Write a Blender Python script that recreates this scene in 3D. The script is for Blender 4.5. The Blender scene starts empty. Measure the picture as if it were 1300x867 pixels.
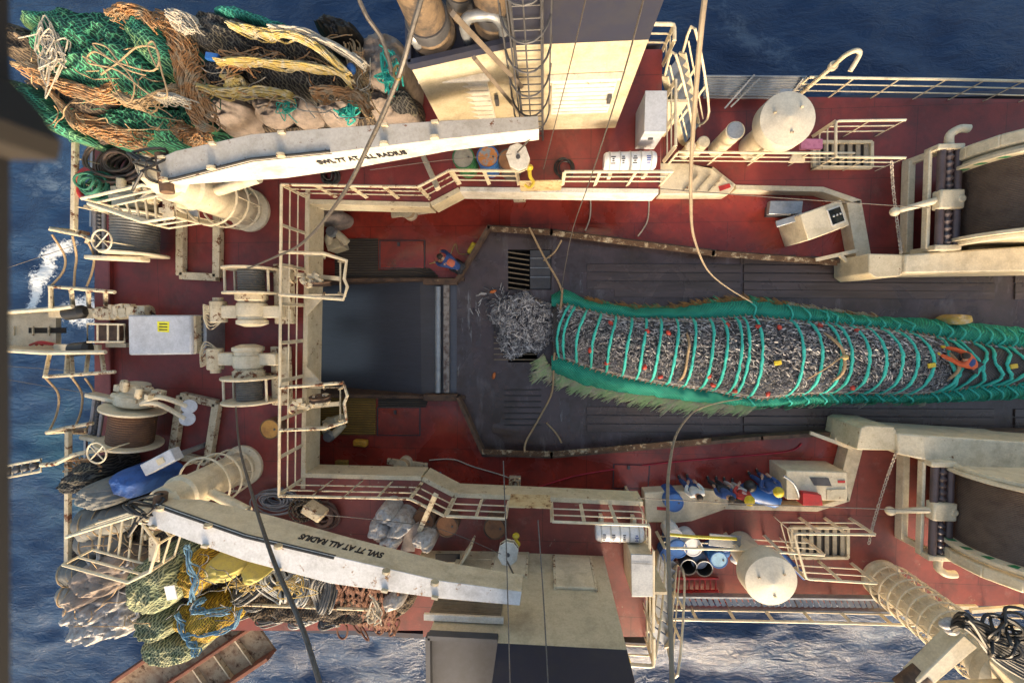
import bpy, math, random
from mathutils import Vector, Matrix, noise
R=math.radians
rnd=random.Random(7)
sc=bpy.context.scene
# ---------- camera, looking down from the mast ----------
F=560.0; H=15.1
def vn(v): v=Vector(v); v.normalize(); return v
_n=vn((40,31.5,-F)); _z=-_n
_x=vn(Vector((1,0,0))-_n*_n.x); _y=_z.cross(_x)
M=Matrix((( _x.x,_y.x,_z.x),(_x.y,_y.y,_z.y),(_x.z,_y.z,_z.z)))   # world->camera
Mi=M.transposed()
cd=bpy.data.cameras.new('camera'); cam=bpy.data.objects.new('camera',cd); sc.collection.objects.link(cam)
cd.sensor_width=36; cd.lens=36*F/1300; cd.clip_start=0.02; cd.clip_end=9000
cam.matrix_world=Matrix.Translation((0,0,H))@Mi.to_4x4()
cd.dof.use_dof=True; cd.dof.focus_distance=12.5; cd.dof.aperture_fstop=2.8
sc.camera=cam
# ---------- light ----------
EL=R(15); AZ=(0.16,-0.987)
w=bpy.data.worlds.new('World'); sc.world=w; w.use_nodes=True
nt=w.node_tree; bg=nt.nodes['Background']; sky=nt.nodes.new('ShaderNodeTexSky'); sky.sky_type='NISHITA'
sky.sun_disc=False; sky.sun_elevation=EL; sky.sun_rotation=math.atan2(AZ[0],AZ[1]); sky.air_density=1.0; sky.dust_density=5.0; sky.ozone_density=0.4
wm=nt.nodes.new('ShaderNodeMix'); wm.data_type='RGBA'; wm.blend_type='MULTIPLY'; wm.inputs[0].default_value=1; wm.inputs[7].default_value=(1.06,1.0,.93,1); nt.links.new(sky.outputs[0],wm.inputs[6]); nt.links.new(wm.outputs[2],bg.inputs[0]); bg.inputs[1].default_value=0.15
sl=bpy.data.lights.new('sun','SUN'); sl.energy=1.0; sl.angle=R(10.0); sl.color=(1,0.94,0.85)
so=bpy.data.objects.new('sun',sl); sc.collection.objects.link(so)
so.rotation_euler=Vector((-AZ[0]*math.cos(EL),-AZ[1]*math.cos(EL),-math.sin(EL))).to_track_quat('-Z','Y').to_euler()
so.location=(3,-30,12)
sc.view_settings.view_transform='Standard'; sc.view_settings.look='None'; sc.view_settings.gamma=1; sc.view_settings.exposure=1.62
# ---------- helpers ----------
def P(px,py,z=0.0):
    d=Mi@Vector(((px-650)/F,-(py-433.5)/F,-1)); t=(z-H)/d.z
    return Vector((0,0,H))+d*t
def PP(l,z=0.0): return [P(a[0],a[1],a[2] if len(a)>2 else z) for a in l]
T=-0.5; D=0.0; U=2.4; SEA=-5.5
WL={}
def wl(o): return WL.get(o.name,Vector((0,0,0))) if o else Vector((0,0,0))
def tag(o,label,cat,group=None,kind=None):
    if label: o['label']=label
    if cat: o['category']=cat
    if group: o['group']=group
    if kind: o['kind']=kind
    return o
def thing(name,label,cat,loc,group=None):
    o=bpy.data.objects.new(name,None); sc.collection.objects.link(o); o.location=loc; o.empty_display_size=.3
    WL[o.name]=Vector(loc); return tag(o,label,cat,group)
def frame(d,up=Vector((0,0,1))):
    d=d.normalized()
    if abs(d.dot(up))>.98: up=Vector((0,1,0))
    s=d.cross(up).normalized(); return s,s.cross(d).normalized()
class B:
    def __init__(s): s.v=[]; s.f=[]; s.m=[]; s.mi=0
    def add(s,vs,fs):
        b=len(s.v); s.v+= [tuple(q) for q in vs]; s.f+=[[b+i for i in f] for f in fs]; s.m+=[s.mi]*len(fs); return s
    def prism(s,a,b):
        n=len(a); a=[Vector(q) for q in a]; b=[Vector(q) for q in b]
        # orient so that the outside faces out
        ar=sum((a[i]-a[0]).cross(a[(i+1)%n]-a[0]).z for i in range(n))
        if ar*( (b[0]-a[0]).z or 1)<0: a=a[::-1]; b=b[::-1]
        return s.add(a+b,[list(range(n))[::-1],list(range(n,2*n))]+[[i,(i+1)%n,n+(i+1)%n,n+i] for i in range(n)])
    def slab(s,pts,z0,z1):
        return s.prism([(p.x,p.y,z0) for p in pts],[(p.x,p.y,z1) for p in pts])
    def box(s,c,d,rz=0,rot=None):
        c=Vector(c); m=rot if rot else Matrix.Rotation(rz,3,'Z'); x,y,z=d[0]/2,d[1]/2,d[2]/2
        vs=[c+m@Vector(q) for q in [(-x,-y,-z),(x,-y,-z),(x,y,-z),(-x,y,-z),(-x,-y,z),(x,-y,z),(x,y,z),(-x,y,z)]]
        return s.add(vs,[[3,2,1,0],[4,5,6,7],[0,1,5,4],[1,2,6,5],[2,3,7,6],[3,0,4,7]])
    def bar(s,p,q,wd,h,up=Vector((0,0,1)),w2=None,h2=None):   # box between two points
        p=Vector(p);q=Vector(q); a,u=frame(q-p,up); w2=w2 or wd; h2=h2 or h; vs=[]
        for c,W,Hh in((p,wd,h),(q,w2,h2)):
            vs+=[c-a*W/2-u*Hh/2,c+a*W/2-u*Hh/2,c+a*W/2+u*Hh/2,c-a*W/2+u*Hh/2]
        return s.add(vs,[[0,1,2,3],[7,6,5,4],[4,5,1,0],[5,6,2,1],[6,7,3,2],[7,4,0,3]])
    def tube(s,pts,r,n=6,r1=None,closed=False):
        pts=[Vector(q) for q in pts]; k=len(pts)
        if k<2: return s
        ds=[]
        for i in range(k):
            if closed: d=pts[(i+1)%k]-pts[i-1]
            else: d=pts[min(i+1,k-1)]-pts[max(i-1,0)]
            ds.append(d.normalized() if d.length>1e-9 else Vector((1,0,0)))
        a,u=frame(ds[0]); vs=[]
        for i in range(k):
            a=(a-ds[i]*a.dot(ds[i])); a=a.normalized() if a.length>1e-6 else frame(ds[i])[0]
            u=a.cross(ds[i])
            rr=r if r1 is None else r+(r1-r)*i/(k-1)
            if callable(r): rr=r(i/(k-1))
            for j in range(n):
                t=2*math.pi*j/n; vs.append(pts[i]+a*math.cos(t)*rr+u*math.sin(t)*rr)
        fs=[]
        for i in range(k if closed else k-1):
            i2=(i+1)%k
            for j in range(n): fs.append([i*n+j,i*n+(j+1)%n,i2*n+(j+1)%n,i2*n+j])
        if not closed: fs+=[list(range(n))[::-1],list(range((k-1)*n,k*n))]
        return s.add(vs,fs)
    def cyl(s,p,q,r,r1=None,n=20): return s.tube([p,q],r,n,r1 if r1 is not None else r)
    def lathe(s,prof,c,n=24,ax=Vector((0,0,1))):   # prof: (r, along axis)
        c=Vector(c); ax=Vector(ax).normalized(); a,u=frame(ax,Vector((0,1,0))if abs(ax.z)>.9 else Vector((0,0,1)))
        vs=[c+ax*h+(a*math.cos(2*math.pi*j/n)+u*math.sin(2*math.pi*j/n))*max(r,1e-4) for r,h in prof for j in range(n)]
        k=len(prof); fs=[[i*n+j,i*n+(j+1)%n,(i+1)*n+(j+1)%n,(i+1)*n+j] for i in range(k-1) for j in range(n)]
        fs+=[list(range(n))[::-1],list(range((k-1)*n,k*n))]
        return s.add(vs,fs)
    def ball(s,c,rx,ry=None,rz=None,n=12,m=7,rot=None):
        ry=ry or rx; rz=rz or rx; c=Vector(c); vs=[];fs=[]
        for i in range(m+1):
            ph=math.pi*i/m-math.pi/2
            for j in range(n):
                q=Vector((rx*math.cos(ph)*math.cos(2*math.pi*j/n),ry*math.cos(ph)*math.sin(2*math.pi*j/n),rz*math.sin(ph)))
                vs.append(c+(rot@q if rot else q))
        for i in range(m):
            for j in range(n): fs.append([i*n+j,i*n+(j+1)%n,(i+1)*n+(j+1)%n,(i+1)*n+j])
        return s.add(vs,fs)
    def build(s,name,mat,parent=None,bevel=0,smooth=False,label=None,cat=None,group=None,kind=None,org=None):
        if not s.v: s.box((0,0,0),(.01,.01,.01))
        if parent: o0=wl(parent)
        elif org is not None: o0=Vector(org)
        elif kind in('structure','stuff'): o0=Vector((0,0,0))
        else:
            n=len(s.v); o0=Vector((sum(q[0] for q in s.v)/n,sum(q[1] for q in s.v)/n,min(q[2] for q in s.v)))
        me=bpy.data.meshes.new(name); me.from_pydata([(q[0]-o0.x,q[1]-o0.y,q[2]-o0.z) for q in s.v],[],s.f)
        for mm in (mat if isinstance(mat,(list,tuple)) else [mat]): me.materials.append(mm)
        if isinstance(mat,(list,tuple)): me.polygons.foreach_set('material_index',s.m)
        o=bpy.data.objects.new(name,me); sc.collection.objects.link(o)
        if parent: o.parent=parent
        else: o.location=o0
        WL[o.name]=o0.copy()
        if smooth is True: me.polygons.foreach_set('use_smooth',[True]*len(me.polygons))
        elif smooth=='auto' or smooth is False:
            me.polygons.foreach_set('use_smooth',[True]*len(me.polygons)); me.set_sharp_from_angle(angle=R(38))
        if bevel:
            b=o.modifiers.new('bevel','BEVEL'); b.width=bevel; b.segments=2; b.limit_method='ANGLE'; b.angle_limit=R(40)
        return tag(o,label,cat,group,kind)
def cr(pts,n=8,closed=False):   # catmull-rom smoothing
    pts=[Vector(q) for q in pts]; k=len(pts); out=[]
    for i in range(k if closed else k-1):
        g=lambda j: pts[j%k] if closed else pts[max(0,min(k-1,j))]
        a,b,c,d=g(i-1),g(i),g(i+1),g(i+2)
        for s in range(n):
            t=s/n; out.append(.5*((2*b)+(c-a)*t+(2*a-5*b+4*c-d)*t*t+(3*b-a-3*c+d)*t**3))
    if not closed: out.append(pts[-1])
    return out
# ---------- materials ----------
MC={}
def mat(name,col,rough=.6,metal=0,col2=None,s2=3.0,t2=(.45,.62),rust=0,rs=2.2,rcol=(.16,.055,.02),bump=.0,bs=30,dirt=0,spec=.5,stretch=None,wear=None,seams=None,wet=None):
    if name in MC: return MC[name]
    m=bpy.data.materials.new(name); m.use_nodes=True; n=m.node_tree; L=n.links.new; N=n.nodes.new
    bs_=n.nodes['Principled BSDF']; tc=N('ShaderNodeTexCoord'); src=tc.outputs['Object']
    geo=N('ShaderNodeNewGeometry'); src=geo.outputs['Position']
    if stretch:
        mp=N('ShaderNodeMapping'); mp.inputs['Scale'].default_value=stretch; L(src,mp.inputs[0]); src=mp.outputs[0]
    def nz(scale,det=6,ro=.6,off=0):
        t=N('ShaderNodeTexNoise'); t.inputs['Scale'].default_value=scale; t.inputs['Detail'].default_value=det; t.inputs['Roughness'].default_value=ro
        L(src,t.inputs['Vector']); return t.outputs[0]
    def ramp(o,a,b):
        r=N('ShaderNodeMapRange'); r.inputs[1].default_value=a; r.inputs[2].default_value=b; L(o,r.inputs[0]); return r.outputs[0]
    def mix(f,a,b):
        x=N('ShaderNodeMix'); x.data_type='RGBA'
        L(f,x.inputs[0]) if not isinstance(f,float) else setattr(x.inputs[0],'default_value',f)
        for i,c in((6,a),(7,b)):
            if isinstance(c,tuple): x.inputs[i].default_value=(*c[:3],1)
            else: L(c,x.inputs[i])
        return x.outputs[2]
    c2=col2 or tuple(q*.72 for q in col)
    c=mix(ramp(nz(s2,8,.65),*t2),tuple(col),c2)
    c=mix(ramp(nz(s2*7,4,.7),.35,.75),c,mix(.25,c,(.03,.025,.02)))
    if dirt:
        d=N('ShaderNodeMath'); d.operation='MULTIPLY'; L(ramp(nz(1.1,9,.72),.5,.72),d.inputs[0]); d.inputs[1].default_value=dirt
        c=mix(d.outputs[0],c,(.035,.028,.022))
    if wear:   # wear: (amount, colour, stretch)
        mp=N('ShaderNodeMapping'); mp.inputs['Scale'].default_value=wear[2]; L(geo.outputs['Position'],mp.inputs[0]); t=N('ShaderNodeTexNoise'); t.inputs['Scale'].default_value=2.4; t.inputs['Detail'].default_value=9; t.inputs['Roughness'].default_value=.72; L(mp.outputs[0],t.inputs['Vector'])
        f=N('ShaderNodeMath'); f.operation='MULTIPLY'; L(ramp(t.outputs[0],.56,.72),f.inputs[0]); f.inputs[1].default_value=wear[0]; c=mix(f.outputs[0],c,wear[1])
    if seams:
        bt=N('ShaderNodeTexBrick'); bt.inputs['Scale'].default_value=1; bt.inputs['Brick Width'].default_value=seams[0]; bt.inputs['Row Height'].default_value=seams[1]; bt.inputs['Mortar Size'].default_value=.012; bt.inputs['Mortar Smooth'].default_value=.3; L(geo.outputs['Position'],bt.inputs['Vector'])
        f=N('ShaderNodeMath'); f.operation='MULTIPLY'; L(bt.outputs['Fac'],f.inputs[0]); f.inputs[1].default_value=.55; c=mix(f.outputs[0],c,(.03,.015,.012))
    if rust:
        th=.72-.25*rust
        rf=ramp(nz(rs,10,.78),th,th+.05); c=mix(rf,c,mix(ramp(nz(rs*9,4),.4,.6),rcol,tuple(q*.45 for q in rcol)))
        rr=N('ShaderNodeMapRange'); L(rf,rr.inputs[0]); rr.inputs[3].default_value=rough; rr.inputs[4].default_value=.9; L(rr.outputs[0],bs_.inputs['Roughness'])
    else: bs_.inputs['Roughness'].default_value=rough
    if wet:
        t=N('ShaderNodeTexNoise'); t.inputs['Scale'].default_value=.55; t.inputs['Detail'].default_value=7; t.inputs['Roughness'].default_value=.65; t.inputs['Distortion'].default_value=.6; L(geo.outputs['Position'],t.inputs['Vector'])
        q=ramp(t.outputs[0],.44,.56); rr=N('ShaderNodeMapRange'); L(q,rr.inputs[0]); rr.inputs[3].default_value=wet; rr.inputs[4].default_value=rough+.1; L(rr.outputs[0],bs_.inputs['Roughness'])
        f=N('ShaderNodeMath'); f.operation='MULTIPLY_ADD'; L(q,f.inputs[0]); f.inputs[1].default_value=-.3; f.inputs[2].default_value=.3; c=mix(f.outputs[0],c,mix(.45,c,(.02,.014,.012)))
    L(c,bs_.inputs['Base Color']); bs_.inputs['Metallic'].default_value=metal; bs_.inputs['Specular IOR Level'].default_value=spec
    if bump:
        b=N('ShaderNodeBump'); b.inputs['Strength'].default_value=bump; b.inputs['Distance'].default_value=.03; L(nz(bs,5,.6),b.inputs['Height']); L(b.outputs[0],bs_.inputs['Normal'])
    MC[name]=m; return m
cream=mat('cream_paint',(.60,.52,.36),.5,col2=(.52,.44,.29),rust=.5,rs=3.2,dirt=.35,bump=.1,bs=12)
creamr=mat('cream_paint_rusty',(.60,.52,.36),.55,col2=(.5,.42,.28),rust=.75,rs=4,dirt=.5,bump=.15)
creamc=mat('cream_paint_clean',(.66,.58,.42),.45,col2=(.56,.48,.33),dirt=.4,rust=.33,rs=4,wear=(.3,(.35,.26,.15),(2,2,.4)))
white=mat('white_paint',(.70,.67,.60),.5,col2=(.60,.56,.47),rust=.42,rs=4,dirt=.5,rcol=(.35,.19,.07),wear=(.3,(.42,.3,.16),(2,2,.4)))
whitec=mat('white_plastic',(.8,.8,.8),.35,col2=(.72,.73,.74))
topshade=mat('shaded_boom_top',(.42,.40,.37),.6,col2=(.36,.34,.3),rust=.5,rs=4.5,dirt=.3)  # greyer than the boom side: the weaker sun on top is coloured in
red=mat('red_deck_paint',(.21,.03,.025),.42,col2=(.14,.022,.02),s2=.8,wear=(.25,(.24,.12,.10),(1,.5,1)),dirt=.6,seams=(2.6,2.2),rust=.2,rs=1.6,bump=.12,bs=18,rcol=(.12,.05,.03))
redw=mat('red_deck_worn',(.22,.045,.033),.5,col2=(.15,.034,.028),s2=.7,wear=(.3,(.3,.2,.16),(1,1,1)),dirt=.6,seams=(2.6,2.2),rust=.4,rs=1.8,bump=.12,bs=18,rcol=(.38,.29,.2))
redl=mat('red_deck_wet',(.36,.045,.028),.3,col2=(.22,.026,.018),s2=.6,dirt=.5,rust=.3,rs=.9,bump=.1,bs=10,rcol=(.16,.07,.04),wet=.1,seams=(3.1,1.6),wear=(.35,(.3,.1,.07),(1,1,1)))
steel=mat('worn_steel_deck',(.080,.056,.058),.3,col2=(.042,.027,.022),s2=.7,wear=(.5,(.22,.21,.22),(.7,.16,1)),dirt=.75,rust=.34,rs=1.1,rcol=(.10,.05,.03),bump=.15,bs=14,wet=.1)
plank=mat('dark_planks',(.088,.062,.057),.4,col2=(.05,.033,.025),s2=.9,wear=(.35,(.19,.17,.17),(.15,1.4,1)),dirt=.6,rust=.4,rs=1.4,rcol=(.10,.055,.03),bump=.25,bs=10,stretch=(.25,2,1),wet=.16)
rampm=mat('ramp_steel',(.085,.09,.108),.2,col2=(.09,.095,.115),s2=1.0,rust=.2,rs=1.2,rcol=(.2,.22,.24),stretch=(.2,5,1))
rusty=mat('rusty_steel',(.13,.075,.045),.8,col2=(.06,.035,.025),s2=4,rust=.35,rs=5,rcol=(.45,.34,.2),bump=.3)
navy=mat('navy_paint',(.018,.022,.045),.5,col2=(.025,.028,.045),dirt=.2,rust=.1,rs=6,rcol=(.3,.3,.3))
dgrey=mat('dark_grey_steel',(.06,.062,.07),.55,col2=(.045,.045,.05),dirt=.2)
mgrey=mat('galvanised_steel',(.36,.38,.40),.45,.6,col2=(.28,.3,.32),dirt=.25,rust=.1)
lgrey=mat('light_grey_box',(.50,.52,.56),.5,col2=(.44,.46,.5),dirt=.3,rust=.1)
blackr=mat('black_rubber',(.012,.012,.013),.5,col2=(.02,.02,.02))
wirem=mat('wire_rope',(.11,.10,.09),.5,.4,col2=(.07,.06,.05),s2=30)
wired=mat('wound_wire',(.19,.145,.12),.5,.3,col2=(.14,.105,.088),bump=.3,bs=60)
wireg=mat('wound_grey_wire',(.16,.16,.155),.5,.3,col2=(.11,.11,.105))
wireb=mat('wound_brown_wire',(.15,.075,.04),.7,.1,col2=(.1,.05,.03),dirt=.3)
chainm=mat('rusty_chain',(.15,.06,.035),.8,col2=(.08,.035,.022),s2=20)
rope=mat('tan_rope',(.42,.30,.17),.9,col2=(.32,.22,.12),s2=20,bump=.4,bs=80)
ropew=mat('pale_rope',(.52,.47,.38),.9,col2=(.4,.35,.27),s2=20,bump=.4,bs=80)
ropeo=mat('orange_rope',(.46,.23,.09),.9,col2=(.42,.32,.20),s2=5,dirt=.5,bump=.5,bs=60)
ropey=mat('yellow_rope',(.50,.36,.10),.9,col2=(.52,.46,.32),s2=6,dirt=.45,bump=.5,bs=60)
ropeg=mat('green_rope',(.03,.16,.10),.9,col2=(.02,.11,.07),s2=14,bump=.4,bs=60)
teal=mat('turquoise_rope',(.05,.56,.46),.75,col2=(.02,.36,.30),s2=25,bump=.4,bs=70)
ropeb=mat('blue_rope',(.09,.22,.36),.9,col2=(.2,.33,.42),s2=25)
hosek=mat('grey_hose',(.10,.105,.11),.55,col2=(.16,.165,.17),s2=8)
yel=mat('yellow_paint',(.62,.46,.02),.5,col2=(.5,.36,.03),dirt=.2)
yelg=mat('yellow_grating',(.33,.19,.03),.7,col2=(.22,.13,.03),dirt=.3)
redp=mat('red_paint',(.45,.02,.02),.5,col2=(.3,.02,.02))
blue=mat('blue_plastic',(.02,.13,.42),.4,col2=(.02,.1,.33),dirt=.2)
bluet=mat('blue_tarp',(.02,.09,.32),.7,col2=(.015,.06,.22),bump=.3,bs=4)
sack=mat('woven_sack',(.32,.26,.22),.95,col2=(.22,.18,.15),s2=5,bump=.4,bs=14,dirt=.3)
plas=mat('plastic_bags',(.42,.42,.42),.4,col2=(.27,.24,.22),s2=9,bump=.7,bs=12,dirt=.3)
fend=mat('grey_canvas',(.19,.195,.185),.8,col2=(.14,.145,.14),s2=3,bump=.4,bs=6,dirt=.3)
darkhole=mat('interior_shade',(.012,.010,.009),.8)  # near-black colour stands in for the shade inside openings
glass=mat('dark_glass',(.01,.014,.016),.1,col2=(.02,.03,.03))
orange=mat('orange_oilskin',(.62,.10,.02),.6,col2=(.5,.08,.02),s2=9,bump=.4,bs=20)
skin=mat('skin',(.42,.24,.16),.5,col2=(.38,.21,.14))
bwork=mat('blue_workwear',(.03,.07,.22),.85,col2=(.02,.05,.16),s2=9,bump=.4,bs=20)
kwork=mat('dark_workwear',(.02,.022,.03),.85,col2=(.035,.035,.04),s2=9,bump=.4,bs=20)
wshirt=mat('white_shirt',(.65,.64,.62),.85,col2=(.5,.5,.48),s2=9,bump=.4,bs=20)
rshirt=mat('red_jacket',(.45,.04,.03),.8,col2=(.33,.03,.03),s2=9,bump=.4,bs=20)
hair=mat('dark_hair',(.02,.014,.01),.7)
# ---------- the sea ----------
def wave_z(x,y):
    v=Vector((x*.16,y*.30,0)); a=noise.fractal(v,1.0,2.1,4)*.45
    a+=noise.fractal(Vector((x*.7+9,y*1.2,3)),.9,2.2,4)*.10
    return a
xs=[-3000,-900,-300,-120,-70]+[-45+90*i/330 for i in range(331)]+[70,120,300,900,3000]
ys=[-3000,-900,-300,-120,-60]+[-36+72*i/270 for i in range(271)]+[60,120,300,900,3000]
b=B(); nx,ny=len(xs),len(ys)
b.v=[(x,y,SEA+(wave_z(x,y) if abs(x)<46 and abs(y)<37 else 0)) for y in ys for x in xs]
b.f=[[j*nx+i,j*nx+i+1,(j+1)*nx+i+1,(j+1)*nx+i] for j in range(ny-1) for i in range(nx-1)]; b.m=[0]*len(b.f)
m=bpy.data.materials.new('sea_water'); m.use_nodes=True; n=m.node_tree; L=n.links.new; N=n.nodes.new; pb=n.nodes['Principled BSDF']
g=N('ShaderNodeNewGeometry')
def nzn(sc_,st=(1,1,1),det=8,ro=.6,dist=0):
    mp=N('ShaderNodeMapping'); mp.inputs['Scale'].default_value=st; L(g.outputs['Position'],mp.inputs[0])
    t=N('ShaderNodeTexNoise'); t.inputs['Scale'].default_value=sc_; t.inputs['Detail'].default_value=det; t.inputs['Roughness'].default_value=ro; t.inputs['Distortion'].default_value=dist
    L(mp.outputs[0],t.inputs['Vector']); return t.outputs[0]
def mr(o,a,b_,c=0,d=1):
    r=N('ShaderNodeMapRange'); r.inputs[1].default_value=a; r.inputs[2].default_value=b_; r.inputs[3].default_value=c; r.inputs[4].default_value=d; L(o,r.inputs[0]); return r.outputs[0]
def mth(op,a,b_):
    r=N('ShaderNodeMath'); r.operation=op; r.use_clamp=False
    for i,q in((0,a),(1,b_)):
        if isinstance(q,(int,float)): r.inputs[i].default_value=q
        else: L(q,r.inputs[i])
    return r.outputs[0]
def mxc(f,a,b_):
    x=N('ShaderNodeMix'); x.data_type='RGBA'; L(f,x.inputs[0])
    for i,c in((6,a),(7,b_)):
        if isinstance(c,tuple): x.inputs[i].default_value=(*c,1)
        else: L(c,x.inputs[i])
    return x.outputs[2]
def blob(px,py,rx,ry,ang=0):
    c=P(px,py,SEA); mp=N('ShaderNodeMapping'); mp.vector_type='TEXTURE'; mp.inputs['Location'].default_value=c; mp.inputs['Rotation'].default_value=(0,0,ang); mp.inputs['Scale'].default_value=(rx,ry,50)
    L(g.outputs['Position'],mp.inputs[0]); ln=N('ShaderNodeVectorMath'); ln.operation='LENGTH'; L(mp.outputs[0],ln.inputs[0])
    return mr(ln.outputs['Value'],1.0,0.15)
streak=nzn(1.1,(1,1.6,1),10,.72,1.2)
fine=nzn(5,(1,1.4,1),8,.7,.6)
foam=blob(40,372,.75,2.4,R(-12))
for a in((72,318,2.0,.6,R(20)),(105,395,1.7,1.3,0),(52,345,.8,1.7,R(-35))): foam=mth('MAXIMUM',foam,blob(*a))
fm=mr(mth('ADD',mth('MULTIPLY',foam,.5),mth('MULTIPLY',fine,.95)),.70,.86)
foam2=blob(120,640,3.5,3.2)
for a in((60,230,3.2,2.2,0),(1000,830,7,2.0,R(12)),(1120,800,5,1.6,R(30)),(1080,118,1.3,1,0),(480,860,4,1.5,0),(960,50,6,1.6,R(-35))): foam2=mth('MAXIMUM',foam2,blob(*a))
f2=mr(mth('ADD',mth('MULTIPLY',foam2,.30),mth('MULTIPLY',streak,.75)),.60,.80,0,.38)
turq=mth('MULTIPLY',blob(110,590,4.5,5,0),mr(nzn(.5,(1,1,1),5,.6,.8),.35,.7))
base=mxc(mr(nzn(.22,(1,1.5,1),4,.5,.5),.35,.7),(.012,.036,.092),(.02,.055,.125))
c=mxc(turq,base,(.03,.10,.14)); c=mxc(f2,c,(.22,.29,.36)); c=mxc(fm,c,(.62,.66,.68))
L(c,pb.inputs['Base Color']); L(mr(fm,0,1,.16,.9),pb.inputs['Roughness']); pb.inputs['IOR'].default_value=1.33
bp=N('ShaderNodeBump'); bp.inputs['Strength'].default_value=1.0; bp.inputs['Distance'].default_value=.12
L(mth('ADD',mth('MULTIPLY',nzn(1.6,(.7,1.7,1),10,.62,.9),1.0),mth('MULTIPLY',nzn(7,(1,1.6,1),6,.65,.5),.22)),bp.inputs['Height']); L(bp.outputs[0],pb.inputs['Normal'])
b.build('sea',m,kind='structure',smooth=True)
# ---------- decks ----------
def sheet(b,pts,z,th=.06): return b.slab(pts,z-th,z)
up_out_top=[(120,305),(120,118),(500,118),(560,63),(841,63)]
in_top=[(388,253),(548,257),(583,237),(838,240)]
in_bot=[(382,606),(537,610),(577,631),(818,642)]
b=B()
sheet(b,PP([(120,253),(120,110),(388,110),(388,253)],U),U)                           # aft top corner
sheet(b,PP([(388,110),(548,110),(548,257),(388,253)],U),U)
sheet(b,PP([(548,63),(841,63),(838,240),(583,237),(548,257)],U),U)
sheet(b,PP([(120,253),(388,253),(382,606),(120,606)],U),U)
o_=b.build('upper_deck',red,kind='structure')
b=B()
sheet(b,PP([(120,606),(382,606),(537,610),(537,800),(120,800)],U),U)
sheet(b,PP([(537,610),(577,631),(818,642),(820,808),(537,808)],U),U)
b.build('upper_deck_starboard',redw,kind='structure')
b=B()
sheet(b,PP([(841,122),(1500,128),(1500,330),(1106,325),(1093,254),(1045,237),(933,235),(905,212),(830,205),(830,122)],D),D)
b.build('side_deck',redw if 0 else red,kind='structure')
b=B()
sheet(b,PP([(818,762),(1500,772),(1500,560),(1099,548),(1078,636),(1037,649),(920,646),(878,661),(815,664)],D),D)
b.build('side_deck_starboard',redw,kind='structure')
# lowest working level: red margins and steel lane
b=B()
sheet(b,PP([(360,215),(1200,215),(1200,340),(1060,334),(905,322),(700,297),(622,291),(582,357),(360,357)],T),T)
sheet(b,PP([(360,503),(584,503),(615,572),(700,575),(960,552),(1200,546),(1200,690),(360,690)],T),T)
b.build('trawl_deck',redl,kind='structure')
b=B()
lane=[(622,288),(905,318),(1060,332),(1500,332),(1500,560),(1060,552),(700,578),(612,578),(582,505),(582,357)]
# grate wells are real holes: build the lane from rectangles around them
def rect(x0,y0,x1,y1): sheet(b,PP([(x0,y0),(x1,y0),(x1,y1),(x0,y1)],T+.02),T+.02,.05)
sheet(b,PP([(700,296),(760,303),(905,323),(1060,335),(1500,352),(1500,545),(1060,545),(960,553),(760,573),(700,580),(700,560)],T+.02),T+.02,.05)
sheet(b,PP([(622,288),(700,296),(700,306),(613,306)],T+.02),T+.02,.05)
sheet(b,PP([(613,306),(645,306),(645,560),(606,560),(582,505),(582,357)],T+.02),T+.02,.05)
rect(645,306,700,317); rect(645,368,700,397); rect(682,397,700,460); rect(627,397,627.5,460); rect(645,460,700,560)
sheet(b,PP([(606,560),(700,560),(700,580),(612,580)],T+.02),T+.02,.05)
b.build('steel_lane',steel,kind='structure')
# battens of the lane
b=B()
for side,(yy,x0s) in enumerate((((329,340,351,362,372),(1010,745,745,745,780)),((521,532,543,523,533),(745,745,745,945,945)))):
    for k,y in enumerate(yy):
        k<(5 if side==0 else 3) and b.bar(P(x0s[k],y,T+.035),P(940,y+1,T+.035),.27,.03); 
        if side and k>2: continue
        b.bar(P(944,y+1,T+.045),P(1262,y+3,T+.045),.25,.05); b.bar(P(1288,y+3,T+.045),P(1500,y+4,T+.045),.25,.05)
b.build('lane_boards',plank,kind='structure',bevel=.008)
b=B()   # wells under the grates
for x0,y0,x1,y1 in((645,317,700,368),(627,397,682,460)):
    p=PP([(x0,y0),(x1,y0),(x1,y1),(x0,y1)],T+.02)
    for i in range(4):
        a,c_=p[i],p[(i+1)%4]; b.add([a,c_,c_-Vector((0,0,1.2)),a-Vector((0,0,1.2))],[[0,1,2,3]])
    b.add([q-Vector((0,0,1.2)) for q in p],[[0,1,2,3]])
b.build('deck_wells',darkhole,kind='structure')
# stern ramp
b=B()
q0=P(590,357,T+.01); q1=P(590,502,T+.01); xs0=q0.x; xr=P(553,400,T).x; xe=P(330,400,T).x-6
y0,y1=q0.y,q1.y
prof=[(xs0,T+.01),(xr,T-.02),(xr-.6,T-.18),(xr-1.5,T-.5),(xe,T-4.6)]
for (xa,za),(xb,zb) in zip(prof,prof[1:]): b.add([(xa,y0,za),(xb,y0,zb),(xb,y1,zb),(xa,y1,za),(xa,y0,za-.1),(xb,y0,zb-.1),(xb,y1,zb-.1),(xa,y1,za-.1)],[[0,1,2,3],[7,6,5,4],[0,4,5,1],[2,6,7,3]])
b.build('stern_ramp',rampm,kind='structure')
t=thing('ramp_coaming','low rusty steel walls along both sides of the dark stern ramp','coaming',P(480,357,T-1))
for yy,s in((y0,1),(y1,-1)):
    b=B(); b.slab([Vector((xs0,yy,0)),Vector((xe,yy,0)),Vector((xe,yy+s*.12,0)),Vector((xs0,yy+s*.12,0))],T-4.5,T+.12); b.build('side_wall',rusty,t)
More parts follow.
